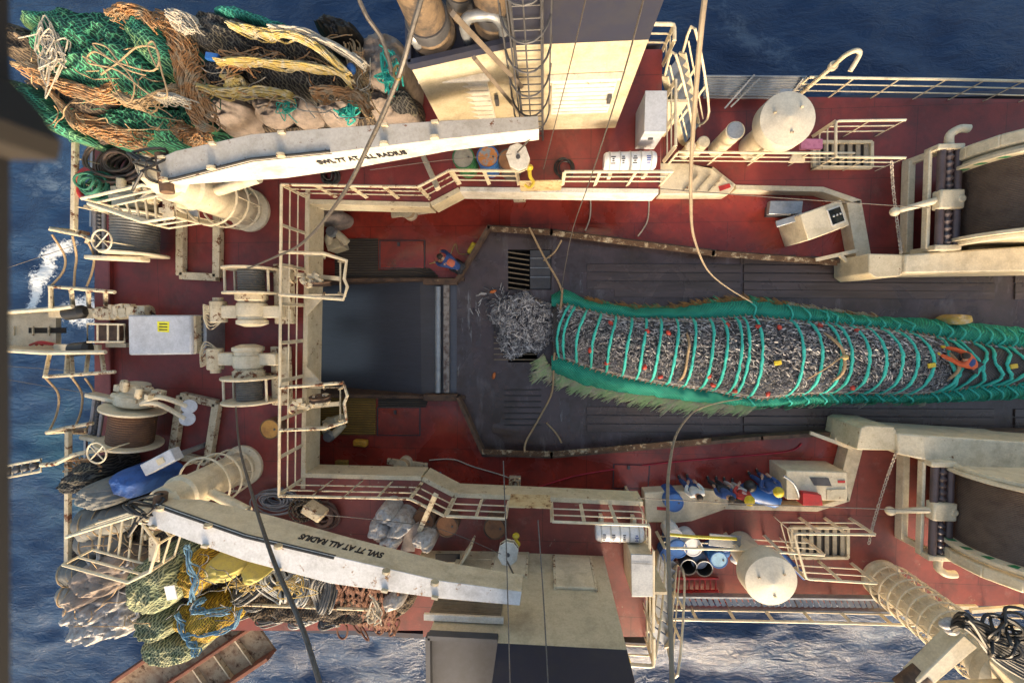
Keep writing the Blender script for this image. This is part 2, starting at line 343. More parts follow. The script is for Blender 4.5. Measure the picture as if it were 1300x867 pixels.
# wooden / steel border of the steel lane
def wallpath(name,pts,z0,z1,th,m_,par=None,**k):
    b=B()
    for a,c_ in zip(pts,pts[1:]):
        d=(c_-a); d.z=0; s=Vector((-d.y,d.x,0)).normalized()*th/2; e=d.normalized()*th*.3
        b.slab([a-s-e,c_-s+e,c_+s+e,a+s-e],z0,z1)
    return b.build(name,m_,par,**k)
t=thing('lane_bulwark','low rusty bulwark with peeling cream edge along the upper side of the lane','bulwark',P(800,305,T))
wallpath('wall',PP([(582,357),(622,291),(700,296),(905,322),(1060,334),(1300,345)],T),T-.1,T+.42,.12,rusty,t)
peel=mat('peeling_cream',(.52,.44,.29),.7,col2=(.3,.2,.11),s2=5,t2=(.42,.56),rust=1.15,rs=3.4,rcol=(.13,.07,.035),bump=.3)
wallpath('cap',PP([(624,291),(700,296),(905,322),(1060,334)],T+.42),T+.42,T+.47,.17,peel,t)
t=thing('lane_bulwark','low rusty bulwark with peeling cream edge along the lower side of the lane','bulwark',P(800,570,T))
wallpath('wall',PP([(584,503),(615,572),(700,575),(960,552),(1060,546),(1300,545)],T),T-.1,T+.42,.12,rusty,t)
wallpath('cap',PP([(614,573),(700,576),(900,559)],T+.42),T+.42,T+.47,.17,peel,t)
# rollers at the ramp head
t=thing('ramp_roller','worn steel roller bar across the head of the stern ramp','roller',P(560,430,T))
b=B(); b.cyl(P(556,364,T+.14),P(556,498,T+.14),.11); b.build('roller',mgrey,t)
b=B(); b.slab(PP([(564,362),(571,362),(571,498),(564,498)],T),T,T+.14); b.build('sill_beam',mat('scraped_sill',(.3,.27,.24),.6,col2=(.1,.06,.05),s2=5),t,bevel=.01)
for yy in(358,503):
    b=B(); b.slab(PP([(540,yy-4),(582,yy-4),(582,yy+4),(540,yy+4)],T),T,T+.32); b.build('end_block',rusty,t,bevel=.02)
scr=mat('scraped_paint',(.075,.06,.065),.4,col2=(.05,.035,.032),wear=(.85,(.42,.44,.46),(2.4,.35,1)),dirt=.3,wet=.12)
b=B(); b.slab(PP([(580,362),(598,358),(600,470),(596,498),(580,500)],T+.024),T+.02,T+.024); b.slab(PP([(603,372),(611,372),(611,440),(604,440)],T+.024),T+.02,T+.024); b.build('scraped_paint_patch',scr,kind='structure')
b=B(); b.slab(PP([(722,325),(740,325),(740,372),(724,372)],T+.024),T+.02,T+.024); b.slab(PP([(710,505),(722,505),(724,535),(711,535)],T+.024),T+.02,T+.024); b.build('scraped_paint_patch',scr,kind='structure')
# ---------- hull ----------
b=B()
t=thing('ship_hull','rust streaked dark hull of the trawler under its decks','hull',P(690,402,SEA))
ht=P(500,63,U).y; hb=P(500,808,U).y; xl=P(120,400,U).x; XR=26
def hs(y,x0,x1,z1): 
    s=1 if y>0 else -1
    return B().slab([Vector((x0,y,0)),Vector((x1,y,0)),Vector((x1,y-s*.15,0)),Vector((x0,y-s*.15,0))],SEA-1,z1)
hull=mat('hull_paint',(.03,.035,.06),.5,col2=(.05,.04,.05),rust=.3)
yt2=P(1000,123,D).y; yb2=P(1000,763,D).y; xm=P(838,200,U).x
ytl=P(300,110,U).y; ybl=P(300,800,U).y
hs(ytl,xl,P(548,100,U).x,U-.07).build('side_plating',hull,t); hs(ybl,xl,P(537,800,U).x,U-.07).build('side_plating',hull,t)
hs(ht,P(548,63,U).x,xm,U-.07).build('side_plating',hull,t); hs(hb,P(537,800,U).x,xm,U-.07).build('side_plating',hull,t)
hs(yt2,xm,XR,D-.07).build('side_plating',hull,t); hs(yb2,xm,XR,D-.07).build('side_plating',hull,t)
for ya,yb_ in((ytl,y0+.15),(y1-.15,ybl)):
    b=B(); b.slab([Vector((xl,ya,0)),Vector((xl+.2,ya,0)),Vector((xl+.2,yb_,0)),Vector((xl,yb_,0))],SEA-1,U-.07); b.build('transom_plating',hull,t)
# inner bulkheads carrying the upper deck, set back under it
for pts in (((560,180),(838,180)),((560,690),(818,690)),((360,180),(560,180)),((360,690),(560,690))):
    wallpath('inner_bulkhead',PP(pts,T),T,U-.07,.08,cream,t)
for pts in (((838,122),(838,212)),((817,665),(817,762))):
    wallpath('inner_bulkhead',PP(pts,U),T,U-.07,.08,cream,t)
# ---------- fascia beams under the upper deck edge ----------
def fascia(name,label,pts,z,h,th=.14,m_=cream,lip=.02):
    pts=PP(pts,z)
    b=B()
    for i,(a,c_) in enumerate(zip(pts,pts[1:])):
        d=(c_-a).normalized(); s=Vector((-d.y,d.x,0))
        if s.dot(-a-Vector((0,0,0)))<0: s=-s   # towards the lane
        b.slab([a,c_,c_+s*th,a+s*th],z-h,z+lip)
    return b.build(name,m_,label=label,cat='deck beam',bevel=.01)
fascia('deck_beam','cream beam under the upper deck edge above the stern ramp',[(388,240),(382,620)],U,.85)
fascia('deck_beam','cream beam under the deck edge beside the round grey capstan',[(392,253),(546,257),(582,238)],U,.75)
fascia('deck_beam','beam coloured sunlit white under the railing above the brown lane',[(584,237.5),(836,240)],U,.75,m_=white)  # white in place of cream puts the sunlight into the beam colour
fascia('deck_beam','cream beam under the deck edge left of the plastic bags',[(387,606),(535,610),(575,631)],U,.8)
fascia('deck_beam','long cream beam under the railing behind the white liferaft canister by the green hoops end',[(577,631),(816,642)],U,.75)
housem=mat('house_cream',(.53,.46,.32),.55,col2=(.45,.385,.26),dirt=.4,rust=.2,rs=4,wear=(.35,(.3,.22,.12),(2.5,1,.3)))
# ---------- deck houses ----------
def PY(px,py,Y):
    d=Mi@Vector(((px-650)/F,-(py-433.5)/F,-1)); t=Y/d.y; return Vector((0,0,H))+d*t
def house(name,label,s,yf,xl_,xm_,xr_,yfl,yback,htop,hleft,navyz,mleft):
    t=thing(name,label,'deck house',((xl_+xr_)/2,(yf+yback)/2,U))
    b=B(); b.slab([Vector((xm_,yf,0)),Vector((xr_,yf,0)),Vector((xr_+.05,yback,0)),Vector((xm_,yback,0))],U,navyz); b.build('wall',housem,t)
    b=B(); b.slab([Vector((xm_,yf+.003*s,0)),Vector((xr_+.003,yf+.003*s,0)),Vector((xr_+.05,yback,0)),Vector((xm_,yback,0))],navyz,htop); b.build('upper_wall',navy,t)
    b=B(); b.slab([Vector((xl_,yfl,0)),Vector((xm_-.003,yf+.01*s,0)),Vector((xm_-.003,yback,0)),Vector((xl_,yback,0))],U,hleft); b.build('side_wall',housem,t)
    b=B(); b.slab([Vector((xl_,yfl,0)),Vector((xm_-.01,yf+.01*s,0)),Vector((xm_-.01,yback,0)),Vector((xl_,yback,0))],hleft,hleft+.03); b.build('roof',mleft,t)
    b=B()
    for a,c in (((xl_,yfl),(xm_-.01,yf)),((xl_,yfl),(xl_,yback))):
        a=Vector((*a,0));c=Vector((*c,0)); d=(c-a).normalized(); q=Vector((-d.y,d.x,0))*.05
        b.slab([a-q,c-q,c+q,a+q],hleft+.03,hleft+.22)
    b.build('roof_coaming',mleft,t)
    return t
yT=P(700,165,U).y; xTl=P(574,163,U).x; xTm=P(653,60,U+3.9).x; xTr=P(781,165,U).x
t1=house('funnel_house','cream deck house with white louvre doors, caged ladder and exhaust pipes on top',1,yT,xTl,xTm,xTr,yT-.35,yT+4.6,U+7.2,U+3.9,U+3.9,navy)
def louvre(par,pts,Y,s,m_,n=9,name='louvre_door',split=True):
    a,b_,c,d=[PY(*q,Y) for q in pts]   # bottom-left, bottom-right, top-right, top-left
    x0=(a.x+d.x)/2; x1=(b_.x+c.x)/2; z0=(a.z+b_.z)/2; z1=(c.z+d.z)/2
    if z0>z1: z0,z1=z1,z0
    b=B(); b.box(((x0+x1)/2,Y-s*.03,(z0+z1)/2),(x1-x0,.06,z1-z0)); o=b.build(name,m_,par,bevel=.012)
    b=B(); w_=(x1-x0)
    for (u0,u1) in (((.02,.49),(.51,.98)) if split else ((.03,.97),)):
        for i in range(n):
            z=z0+(z1-z0)*(i+.5)/n; b.box((x0+w_*(u0+u1)/2,Y-s*.067,z),(w_*(u1-u0),.012,(z1-z0)/n*.8),rot=Matrix.Rotation(s*R(8),3,'X'))
    b.build('slats',m_,o)
    b=B(); b.box(((x0+x1)/2,Y-s*.075,z1+.04),(x1-x0+.16,.15,.07)); b.build('drip_ledge',white,o,bevel=.01)
    return o,x0,x1,z0,z1
o,x0,x1,z0,z1=louvre(t1,[(566,155),(629,152),(619,97),(534,97)],yT-.12,1,white)
b=B(); b.box((x1+.13,yT-.2,z0+(z1-z0)*.55),(.09,.12,.3)); b.build('door_latch',dgrey,t1,bevel=.01)
o,x0,x1,z0,z1=louvre(t1,[(697,142),(770,142),(786,96),(704,95)],yT-.01,1,white)
b=B(); b.box((x1-.08,yT-.12,z0+(z1-z0)*.5),(.09,.12,.3)); b.build('door_latch',dgrey,t1,bevel=.01)
# caged ladder
xa,xb=P(666,152,U).x,P(689,152,U).x; yl=yT-.28
b=B()
for x in (xa,xb): b.tube([(x,yl,U+.02),(x,yl,U+9.3)],.03)
for i in range(31): b.tube([(xa,yl,U+.3+i*.3),(xb,yl,U+.3+i*.3)],.016)
ld=thing('caged_ladder','dark caged vertical ladder up the front of the cream house','ladder',((xa+xb)/2,yl,U)); b.build('ladder',dgrey,ld)
b=B(); xc=(xa+xb)/2
for i in range(9):
    z=U+2.1+i*.85; b.tube([(xc+.42*math.cos(a),yl-.02-.62*math.sin(a),z) for a in [math.pi*k/10 for k in range(11)]],.02)
for k in(1,3,5,7,9): 
    a=math.pi*k/10; b.tube([(xc+.42*math.cos(a),yl-.02-.62*math.sin(a),U+2.1) ,(xc+.42*math.cos(a),yl-.02-.62*math.sin(a),U+8.9)],.014)
b.build('cage',dgrey,ld)
# braces beside the ladder
b=B(); b.bar(PY(602,74,yT-.9),PY(665,150,yT-.35),.07,.07); b.bar(PY(575,18,yT-1.0),PY(662,110,yT-.35),.08,.08); b.build('stay_bar',mat('stay_paint',(.16,.13,.1),.6),ld)
# exhausts and vents on the left roof
zr=U+3.93
exm=mat('exhaust_lagging',(.17,.12,.075),.7,col2=(.05,.04,.035),s2=4,dirt=.6)
for (px,py,r,h,lab) in ((550,45,.36,1.9,'broad tan exhaust pipe nearest the roof corner'),(592,8,.30,1.6,'short tan exhaust pipe at the photo edge between two others'),(630,28,.34,1.7,'brown stained exhaust pipe beside the caged ladder')):
    e=thing('exhaust_pipe',lab,'exhaust pipe',P(px,py,zr)); c=P(px,py,zr)
    B().lathe([(r*1.25,0),(r*1.25,.1),(r*1.02,.12),(r,.2),(r,h),(r*.8,h+.05)],c).build('pipe',exm,e,bevel=0)
    B().lathe([(r*1.12,.3),(r*1.14,.34),(r*1.14,.5),(r*1.1,.54)],c).build('clamp_band',dgrey,e)
    B().lathe([(r*.7,h+.052),(r*.7,h+.07)],c).build('bore',darkhole,e)  # black disc paints the shade inside the pipe mouth
for i,(px,py) in enumerate(((533,62),(546,60),(558,57))):
    c=P(px,py,zr); tag(B().lathe([(.1,0),(.1,.3),(.13,.32),(.13,.38),(.08,.46),(0,.5)],c,14).build('roof_vent',mgrey,smooth='auto'),['leftmost of three small grey mushroom vents in a row on the roof','middle one of three small grey mushroom vents in a row','rightmost of three small grey mushroom vents in a row'][i],'vent','small vents on the house roof')
c=P(617,50,zr); tag(B().tube(cr([c+Vector((-.35,0,0)),c+Vector((-.35,0,.4)),c+Vector((-.2,0,.65)),c+Vector((.2,0,.65)),c+Vector((.35,0,.4)),c+Vector((.35,0,.1))],5),.1,10).build('gooseneck_vent',mgrey),'grey arched gooseneck vent on the dark roof','vent')
# lower house (starboard)
yB=P(700,703,U).y; xBl=P(583,703,U).x; xBm=P(632,820,U+3.6).x; xBr=P(766,703,U).x
t2=house('deck_house','cream deck house with grey flat roof at the bottom of the photo',-1,yB,xBl,xBm,xBr,yB+.0,yB-4.6,U+5.5,U+3.4,U+3.65,dgrey)
louvre(t2,[(561,752),(634,765),(640,790),(538,784)],yB+.03,-1,mat('grey_louvre',(.2,.18,.15),.6,dirt=.4))
def wpanel(par,px0,px1,pz0,pz1,Y,s,m_,name='wall_hatch'):
    a=PY(px0,pz0,Y);c=PY(px1,pz1,Y); b=B(); b.box(((a.x+c.x)/2,Y+.04,(a.z+c.z)/2),(abs(c.x-a.x),.08,abs(c.z-a.z))); o=b.build(name,m_,par,bevel=.02)
    b=B()
    for dx in(-1,1): b.box(((a.x+c.x)/2+dx*abs(c.x-a.x)*.5,Y+.05,(a.z+c.z)/2),(.07,.1,abs(c.z-a.z)+.1))
    b.build('hinge_strip',creamr,o,bevel=.01)
wpanel(t2,703,757,709,750,yB,-1,creamc); wpanel(t2,628,668,706,733,yB,-1,creamc)
tag(B().slab(PP([(745,667),(765,667),(765,700),(745,700)],U),U,U+.01).build('deck_scuff',redw,kind='structure'),None,None) if 0 else None
# open hatch flap on the low coaming in front
c=PP([(540,700),(700,704),(700,716),(540,712)],U+.3)
tb=thing('hatch_coaming','low cream step with a dark open hatch and raised triangular flap','hatch',P(590,700,U))
b=B(); b.slab(PP([(536,698),(672,700),(672,705),(536,705)],U),U,U+.45); b.build('coaming',cream,tb,bevel=.02)
b=B(); b.slab(PP([(553,703),(584,703),(584,713),(553,713)],U+.45),U+.44,U+.47); b.build('opening',darkhole,tb)  # flat black sheet paints the shade inside the hatch
b=B(); a=P(584,712,U+.45); c=P(603,680,U+.45); b.bar(a+Vector((0,0,.3)),c+Vector((0,0,.3)),.05,.65); b.build('flap',creamr,tb,bevel=.01)
# ---------- railings ----------
def railing(name,label,pts,z,h=1.2,m_=creamc,mids=2,gap=1.0,group=None,closed=False,r=.04,skip=None,base=None):
    pts=[Vector(p) if isinstance(p,Vector) else P(p[0],p[1],p[2] if len(p)>2 else z) for p in pts]
    zb=[p.z for p in pts]; L_=thing(name,label,'railing',pts[0],group)
    for k in range(mids+1):
        hh=h*(k+1)/(mids+1); q=[p+Vector((0,0,hh)) for p in pts]
        rr=r if k==mids else r*.5
        # rounded corners
        out=[q[0]]
        for i in range(1,len(q)-1):
            a=(q[i-1]-q[i]); c=(q[i+1]-q[i]); u=min(.1,a.length*.4,c.length*.4)
            out+=[q[i]+a.normalized()*u,q[i]+(a.normalized()+c.normalized())*u*.2,q[i]+c.normalized()*u]
        out.append(q[-1])
        B().tube(out,rr,8,closed=False).build('top_rail' if k==mids else 'mid_rail',m_,L_)
    for a,c in zip(pts,pts[1:]):
        n_=max(1,round((c-a).length/gap))
        for i in range(n_+ (1 if c is pts[-1] else 0)):
            p=a.lerp(c,i/n_); d=(c-a).normalized()
            b=B(); b.box(p+Vector((0,0,h/2)),(.10,.022,h-.02),rot=Matrix.Rotation(math.atan2(d.y,d.x)+math.pi/2*0+R(25),3,'Z')); b.build('post',m_,L_)
    return L_
railing('railing','three bar cream railing around the stern end of the ramp opening',[(388,250),(384,608)],U,group='railings of the upper deck')
railing('railing','rusty white railing above the stretch of deck with the grey capstan',[(388,250),(546,253),(582,234)],U,group='railings of the upper deck',m_=creamr)
railing('railing','three bar railing in front of the green and blue oil drums',[(584,234),(659,235)],U,group='railings of the upper deck')
railing('railing','three bar railing in front of the upper white liferaft canister',[(714,236),(838,236)],U,group='railings of the upper deck')
railing('railing','rusty railing above the plastic bags and hose coils',[(384,609),(536,612),(576,632)],U,group='railings of the upper deck',m_=creamr)
railing('railing','three bar railing beside the rusty oil drum lids near the lower house',[(578,632),(646,635)],U,group='railings of the upper deck')
railing('railing','three bar railing in front of the lower white liferaft canister',[(700,638),(812,642),(812,668)],U,group='railings of the upper deck')
for (x0,x1,yy,lab) in ((660,713,236,'stained yellow plate closing the gap between upper railings'),(647,699,636,'stained yellow plate closing the gap between lower railings')):
    b=B(); a=P(x0,yy,U+.75);c=P(x1,yy,U+.75); b.box((a+c)/2,(abs(c.x-a.x),.04,.85)); tag(b.build('gate_plate',mat('stained_plate',(.6,.48,.27),.55,col2=(.42,.27,.12),rust=.6,rs=6),bevel=.01),lab,'gate plate')
railing('railing','railing with slanting posts along the sea side by the white davit arm',[(1000,123),(1160,126),(1340,131)],D,1.15,gap=1.12,group='outer railings of the side decks')
railing('railing','white top railing at the outer edge beside the lower walkway',[(828,762),(1010,765),(1200,770),(1400,775)],D,.95,gap=1.3,group='outer railings of the side decks',mids=1)
railing('railing','railing between the white tanks and the recess with the control cabinet',[(848,209),(950,210),(1054,211)],D,1.1,gap=1.15,group='rails along the recesses')
railing('railing','railing above the blue drums and the recess with the crewmen',[(833,674),(920,676),(1020,682)],D,1.1,gap=1.3,group='rails along the recesses')
railing('stair_railing','three bar guard rail around the stairwell by the upper white tank',[(1112,173),(1031,174),(1031,216),(1112,217)],D,1.15,gap=.9)
railing('stair_railing','three bar guard rail around the stairwell by the lower white tank',[(1078,657),(983,656),(998,709),(1080,714)],D,1.15,gap=.9)
railing('railing','cream rail round the outer corner of the upper house wing',[(790,64),(841,65),(841,84)],U,1.1,group='wing rails',mids=2,r=.05)
railing('railing','cream rail along the edge beside the tall grey locker',[(842,130),(842,206)],U,1.15,group='wing rails',mids=2)
railing('railing','cream rail along the outer edge beside the white worn deck patch',[(817,672),(817,766)],U,1.15,group='wing rails',mids=2)
railing('railing','cream rail at the bottom edge beside the yellow chain hoist',[(785,806),(818,808),(818,775)],U,1.1,group='wing rails',mids=2,r=.05)
railing('railing','rusty white rail along the sea edge behind the netting pile',[(380,118),(512,118)],U,1.15,group='wing rails',mids=1,r=.045,m_=creamr)
railing('railing','rusty rail below the hose coils and rusty chains',[(300,735),(498,742)],U,1.15,group='wing rails',mids=1,r=.045,m_=creamr)
# stairs from the upper deck down to the side decks
def stair(label,a,b_,w_,n,group=None):
    t=thing('deck_stair',label,'stair',b_); d=b_-a; f=Vector((d.x,d.y,0)).normalized(); s=Vector((-f.y,f.x,0))
    for k in(-1,1):
        o=s*w_/2*k; B().bar(a+o,b_+o,.05,.22).build('stringer',creamc,t)
        q=[a+o+Vector((0,0,.05)),a+o+Vector((0,0,1.0)),b_+o+Vector((0,0,1.0)),b_+o]
        B().tube(cr(q,4),.035,8).build('handrail',creamc,t)
        B().tube([a+o+Vector((0,0,.5)),b_+o+Vector((0,0,.5))],.022,6).build('mid_rail',creamc,t)
        for u in(.33,.66):
            c=a.lerp(b_,u)+o; B().bar(c,c+Vector((0,0,1.0)),.07,.02).build('baluster',creamc,t)
    for i in range(n):
        c=a.lerp(b_,(i+.5)/n); B().box(c,(.24,w_-.06,.035),rz=math.atan2(f.y,f.x)).build('tread',mgrey,t)
stair('cream steel stair dropping from the upper wing towards the aluminium gangway',P(855,82,U),P(876,172,D),.75,9)
stair('cream steel stair dropping from the lower wing beside the red ladders',P(834,812,U),P(846,705,D),.75,9)
# stairwells with steps
for lab,pts,dy in (('open stairwell with wooden treads below the pink plank',[(1031,182),(1104,182),(1104,214),(1031,214)],1),('open stairwell with dark treads beside the lower white tank',[(1003,668),(1074,668),(1074,706),(1003,706)],-1)):
    t=thing('stairwell',lab,'stairwell',P(pts[0][0],pts[0][1],D)); q=PP(pts,D)
    B().slab(q,D+.004,D+.02).build('well',darkhole,t)  # flat black sheet on the deck paints the shaded depth of the stairwell
    for i in range(7):
        a=q[0].lerp(q[1],(i+.6)/7.2); c=q[3].lerp(q[2],(i+.6)/7.2); B().bar(a+Vector((0,0,.05)),c+Vector((0,0,.05)),.13,.04).build('tread',mat('worn_tread',(.3,.26,.19),.7,dirt=.4),t)
    b=B()
    for i in range(4): b.bar(q[i]+Vector((0,0,.06)),q[(i+1)%4]+Vector((0,0,.06)),.09,.13)
    b.build('coaming',cream,t)
# ---------- lower side deck fascia and gantry beams ----------
fascia('deck_beam','cream beam curving along the recess with the control cabinet',[(905,212),(934,235),(1045,237.5),(1093,254)],D,.48,.16,creamc)
fascia('deck_beam','cream upright deck edge joining the upper gantry block',[(1093,254),(1106,327)],D,.48,.45,creamc)
fascia('deck_beam','cream beam curving along the recess with the crewmen',[(848,664.5),(878,661),(920,646),(1037,649),(1078,636)],D,.48,.16,creamc)
fascia('deck_beam','cream upright deck edge joining the lower gantry block',[(1078,636),(1096,566)],D,.48,.45,creamc)
def beambox(name,label,top,z1,z0,m_=creamc,bev=.05,cat='beam'):
    b=B(); p=PP(top,z1); b.slab(p,z0,z1); return b.build(name,m_,label=label,cat=cat,bevel=bev)
t=thing('lane_gantry_beam','long cream box beam above the top edge of the steel lane','beam',P(1200,340,D))
b=B(); b.slab(PP([(1149,323),(1500,299),(1500,341),(1149,347)],1.3),-.4,1.3); b.build('beam',creamc,t,bevel=.05)
b=B(); b.slab(PP([(1103,322),(1147,323),(1149,341),(1143,351),(1112,353),(1103,347)],1.2),-.4,1.2); b.build('end_block',cream,t,bevel=.03)
b=B(); b.bar(P(1035,330,0.0),P(1090,318,0.3),.12,.12); b.bar(P(1066,324,.2),P(1095,350,.2),.1,.1); b.build('brace',creamc,t,bevel=.01)
t=thing('lane_gantry_beam','long cream box beam below the bottom edge of the steel lane','beam',P(1200,560,D))
b=B(); b.slab(PP([(1140,550),(1500,575),(1500,650),(1140,577)],1.3),-.4,1.3); b.build('beam',creamc,t,bevel=.05)
b=B(); b.slab(PP([(1093,543),(1100,540),(1135,542),(1141,552),(1138,572),(1088,571)],1.2),-.4,1.2); b.build('end_block',cream,t,bevel=.03)
b=B(); b.bar(P(1028,549,0.0),P(1083,569,0.3),.12,.12); b.bar(P(1060,558,.2),P(1088,540,.2),.1,.1); b.build('brace',creamc,t,bevel=.01)
# box structures at the transition next to the stairs
t=thing('side_casing','sloping cream casing with ribs and a red sign by the upper stair','casing',P(860,235,T))
b=B(); b.prism(PP([(838,246),(905,258),(930,262),(905,258)],T)[:3]+[P(838,215,T)],PP([(838,214,D+.2),(880,214,D+.2),(936,238,D+.1),(838,216,D+.2)])) if 0 else b.slab(PP([(838,207),(872,207),(905,214),(933,238),(925,247),(838,247)],D+.1),T,D+.1); b.build('casing',creamc,t,bevel=.03)
b=B(); 
for x in(868,884,900): b.bar(P(x,244,D+.13),P(x+18,224,D+.13),.06,.06)
b.build('ribs',creamr,t)
B().slab(PP([(912,237),(926,233),(928,238),(914,243)],D+.11),D+.1,D+.115).build('sign_plate',redp,t)
t=thing('side_casing','flat cream casing with a small red plate near the lone blue barrel','casing',P(860,640,T))
b=B(); b.slab(PP([(818,625),(872,623),(905,627),(925,630),(925,642),(880,658),(848,663),(820,663)],D+.05),T,D+.05); b.build('casing',creamc,t,bevel=.03)
B().slab(PP([(834,643),(848,644),(848,648),(834,647)],D+.06),D+.05,D+.065).build('sign_plate',redp,t)
B().slab(PP([(885,622),(915,622),(915,640),(885,638)],D+.12),D+.05,D+.12).build('lid',cream,t,bevel=.02)
# aluminium gangways stowed along the rails
t=thing('gangway','long aluminium gangway stowed along the upper sea rail','gangway',P(900,118,D))
b=B()
for i in range(9): 
    y=97+i*3.4; b.bar(P(893,y,.9-.07*i),P(1024 if i<5 else 990,y+1,.9-.07*i),.035,.06)
b.build('side_rails',mgrey,t)
B().bar(P(893,112,.35),P(1010,113,.35),.5,.04).build('walkway',mat('aluminium',(.5,.51,.52),.4,.7,col2=(.3,.28,.22)),t)
for (a,c) in(((920,138),(958,95)),((928,136),(965,100)),((1000,125),(1020,100))): B().bar(P(*a,.3),P(*c,1.0),.05,.05).build('stay',mgrey,t)
t=thing('gangway','long grey gangway with ribbed treads along the lower sea rail','gangway',P(950,760,D))
b=B()
for y in(755,771): b.bar(P(822,y,.35),P(1150,y+4,.35),.06,.22)
b.build('side_rails',mgrey,t)
b=B()
for i in range(44):
    x=826+i*7.4; b.bar(P(x,757+i*.09,.28),P(x+5,768+i*.09,.36),.13,.03)
b.build('treads',mgrey,t)
# ---------- text ----------
def text(s,size,m_,origin,xdir,ydir,par,name='lettering',sy=1.0,sx=1.0,depth=.002):
    c=bpy.data.curves.new('t','FONT'); c.body=s; c.size=size; c.align_x='CENTER'; c.align_y='CENTER'; c.extrude=depth; c.offset=.004*size/.1
    o=bpy.data.objects.new('t',c); sc.collection.objects.link(o); bpy.context.view_layer.update()
    me=bpy.data.meshes.new_from_object(o.evaluated_get(bpy.context.evaluated_depsgraph_get())); bpy.data.objects.remove(o)
    x=Vector(xdir).normalized(); y=Vector(ydir).normalized(); z=x.cross(y); base=Vector(origin)-wl(par)
    for v in me.vertices: v.co=base+x*v.co.x*sx+y*v.co.y*sy+z*v.co.z
    me.materials.clear(); me.materials.append(m_); me.name=name
    o=bpy.data.objects.new(name,me); sc.collection.objects.link(o); o.parent=par; WL[o.name]=wl(par).copy(); return o
blk=mat('black_marking',(.015,.015,.02),.6)
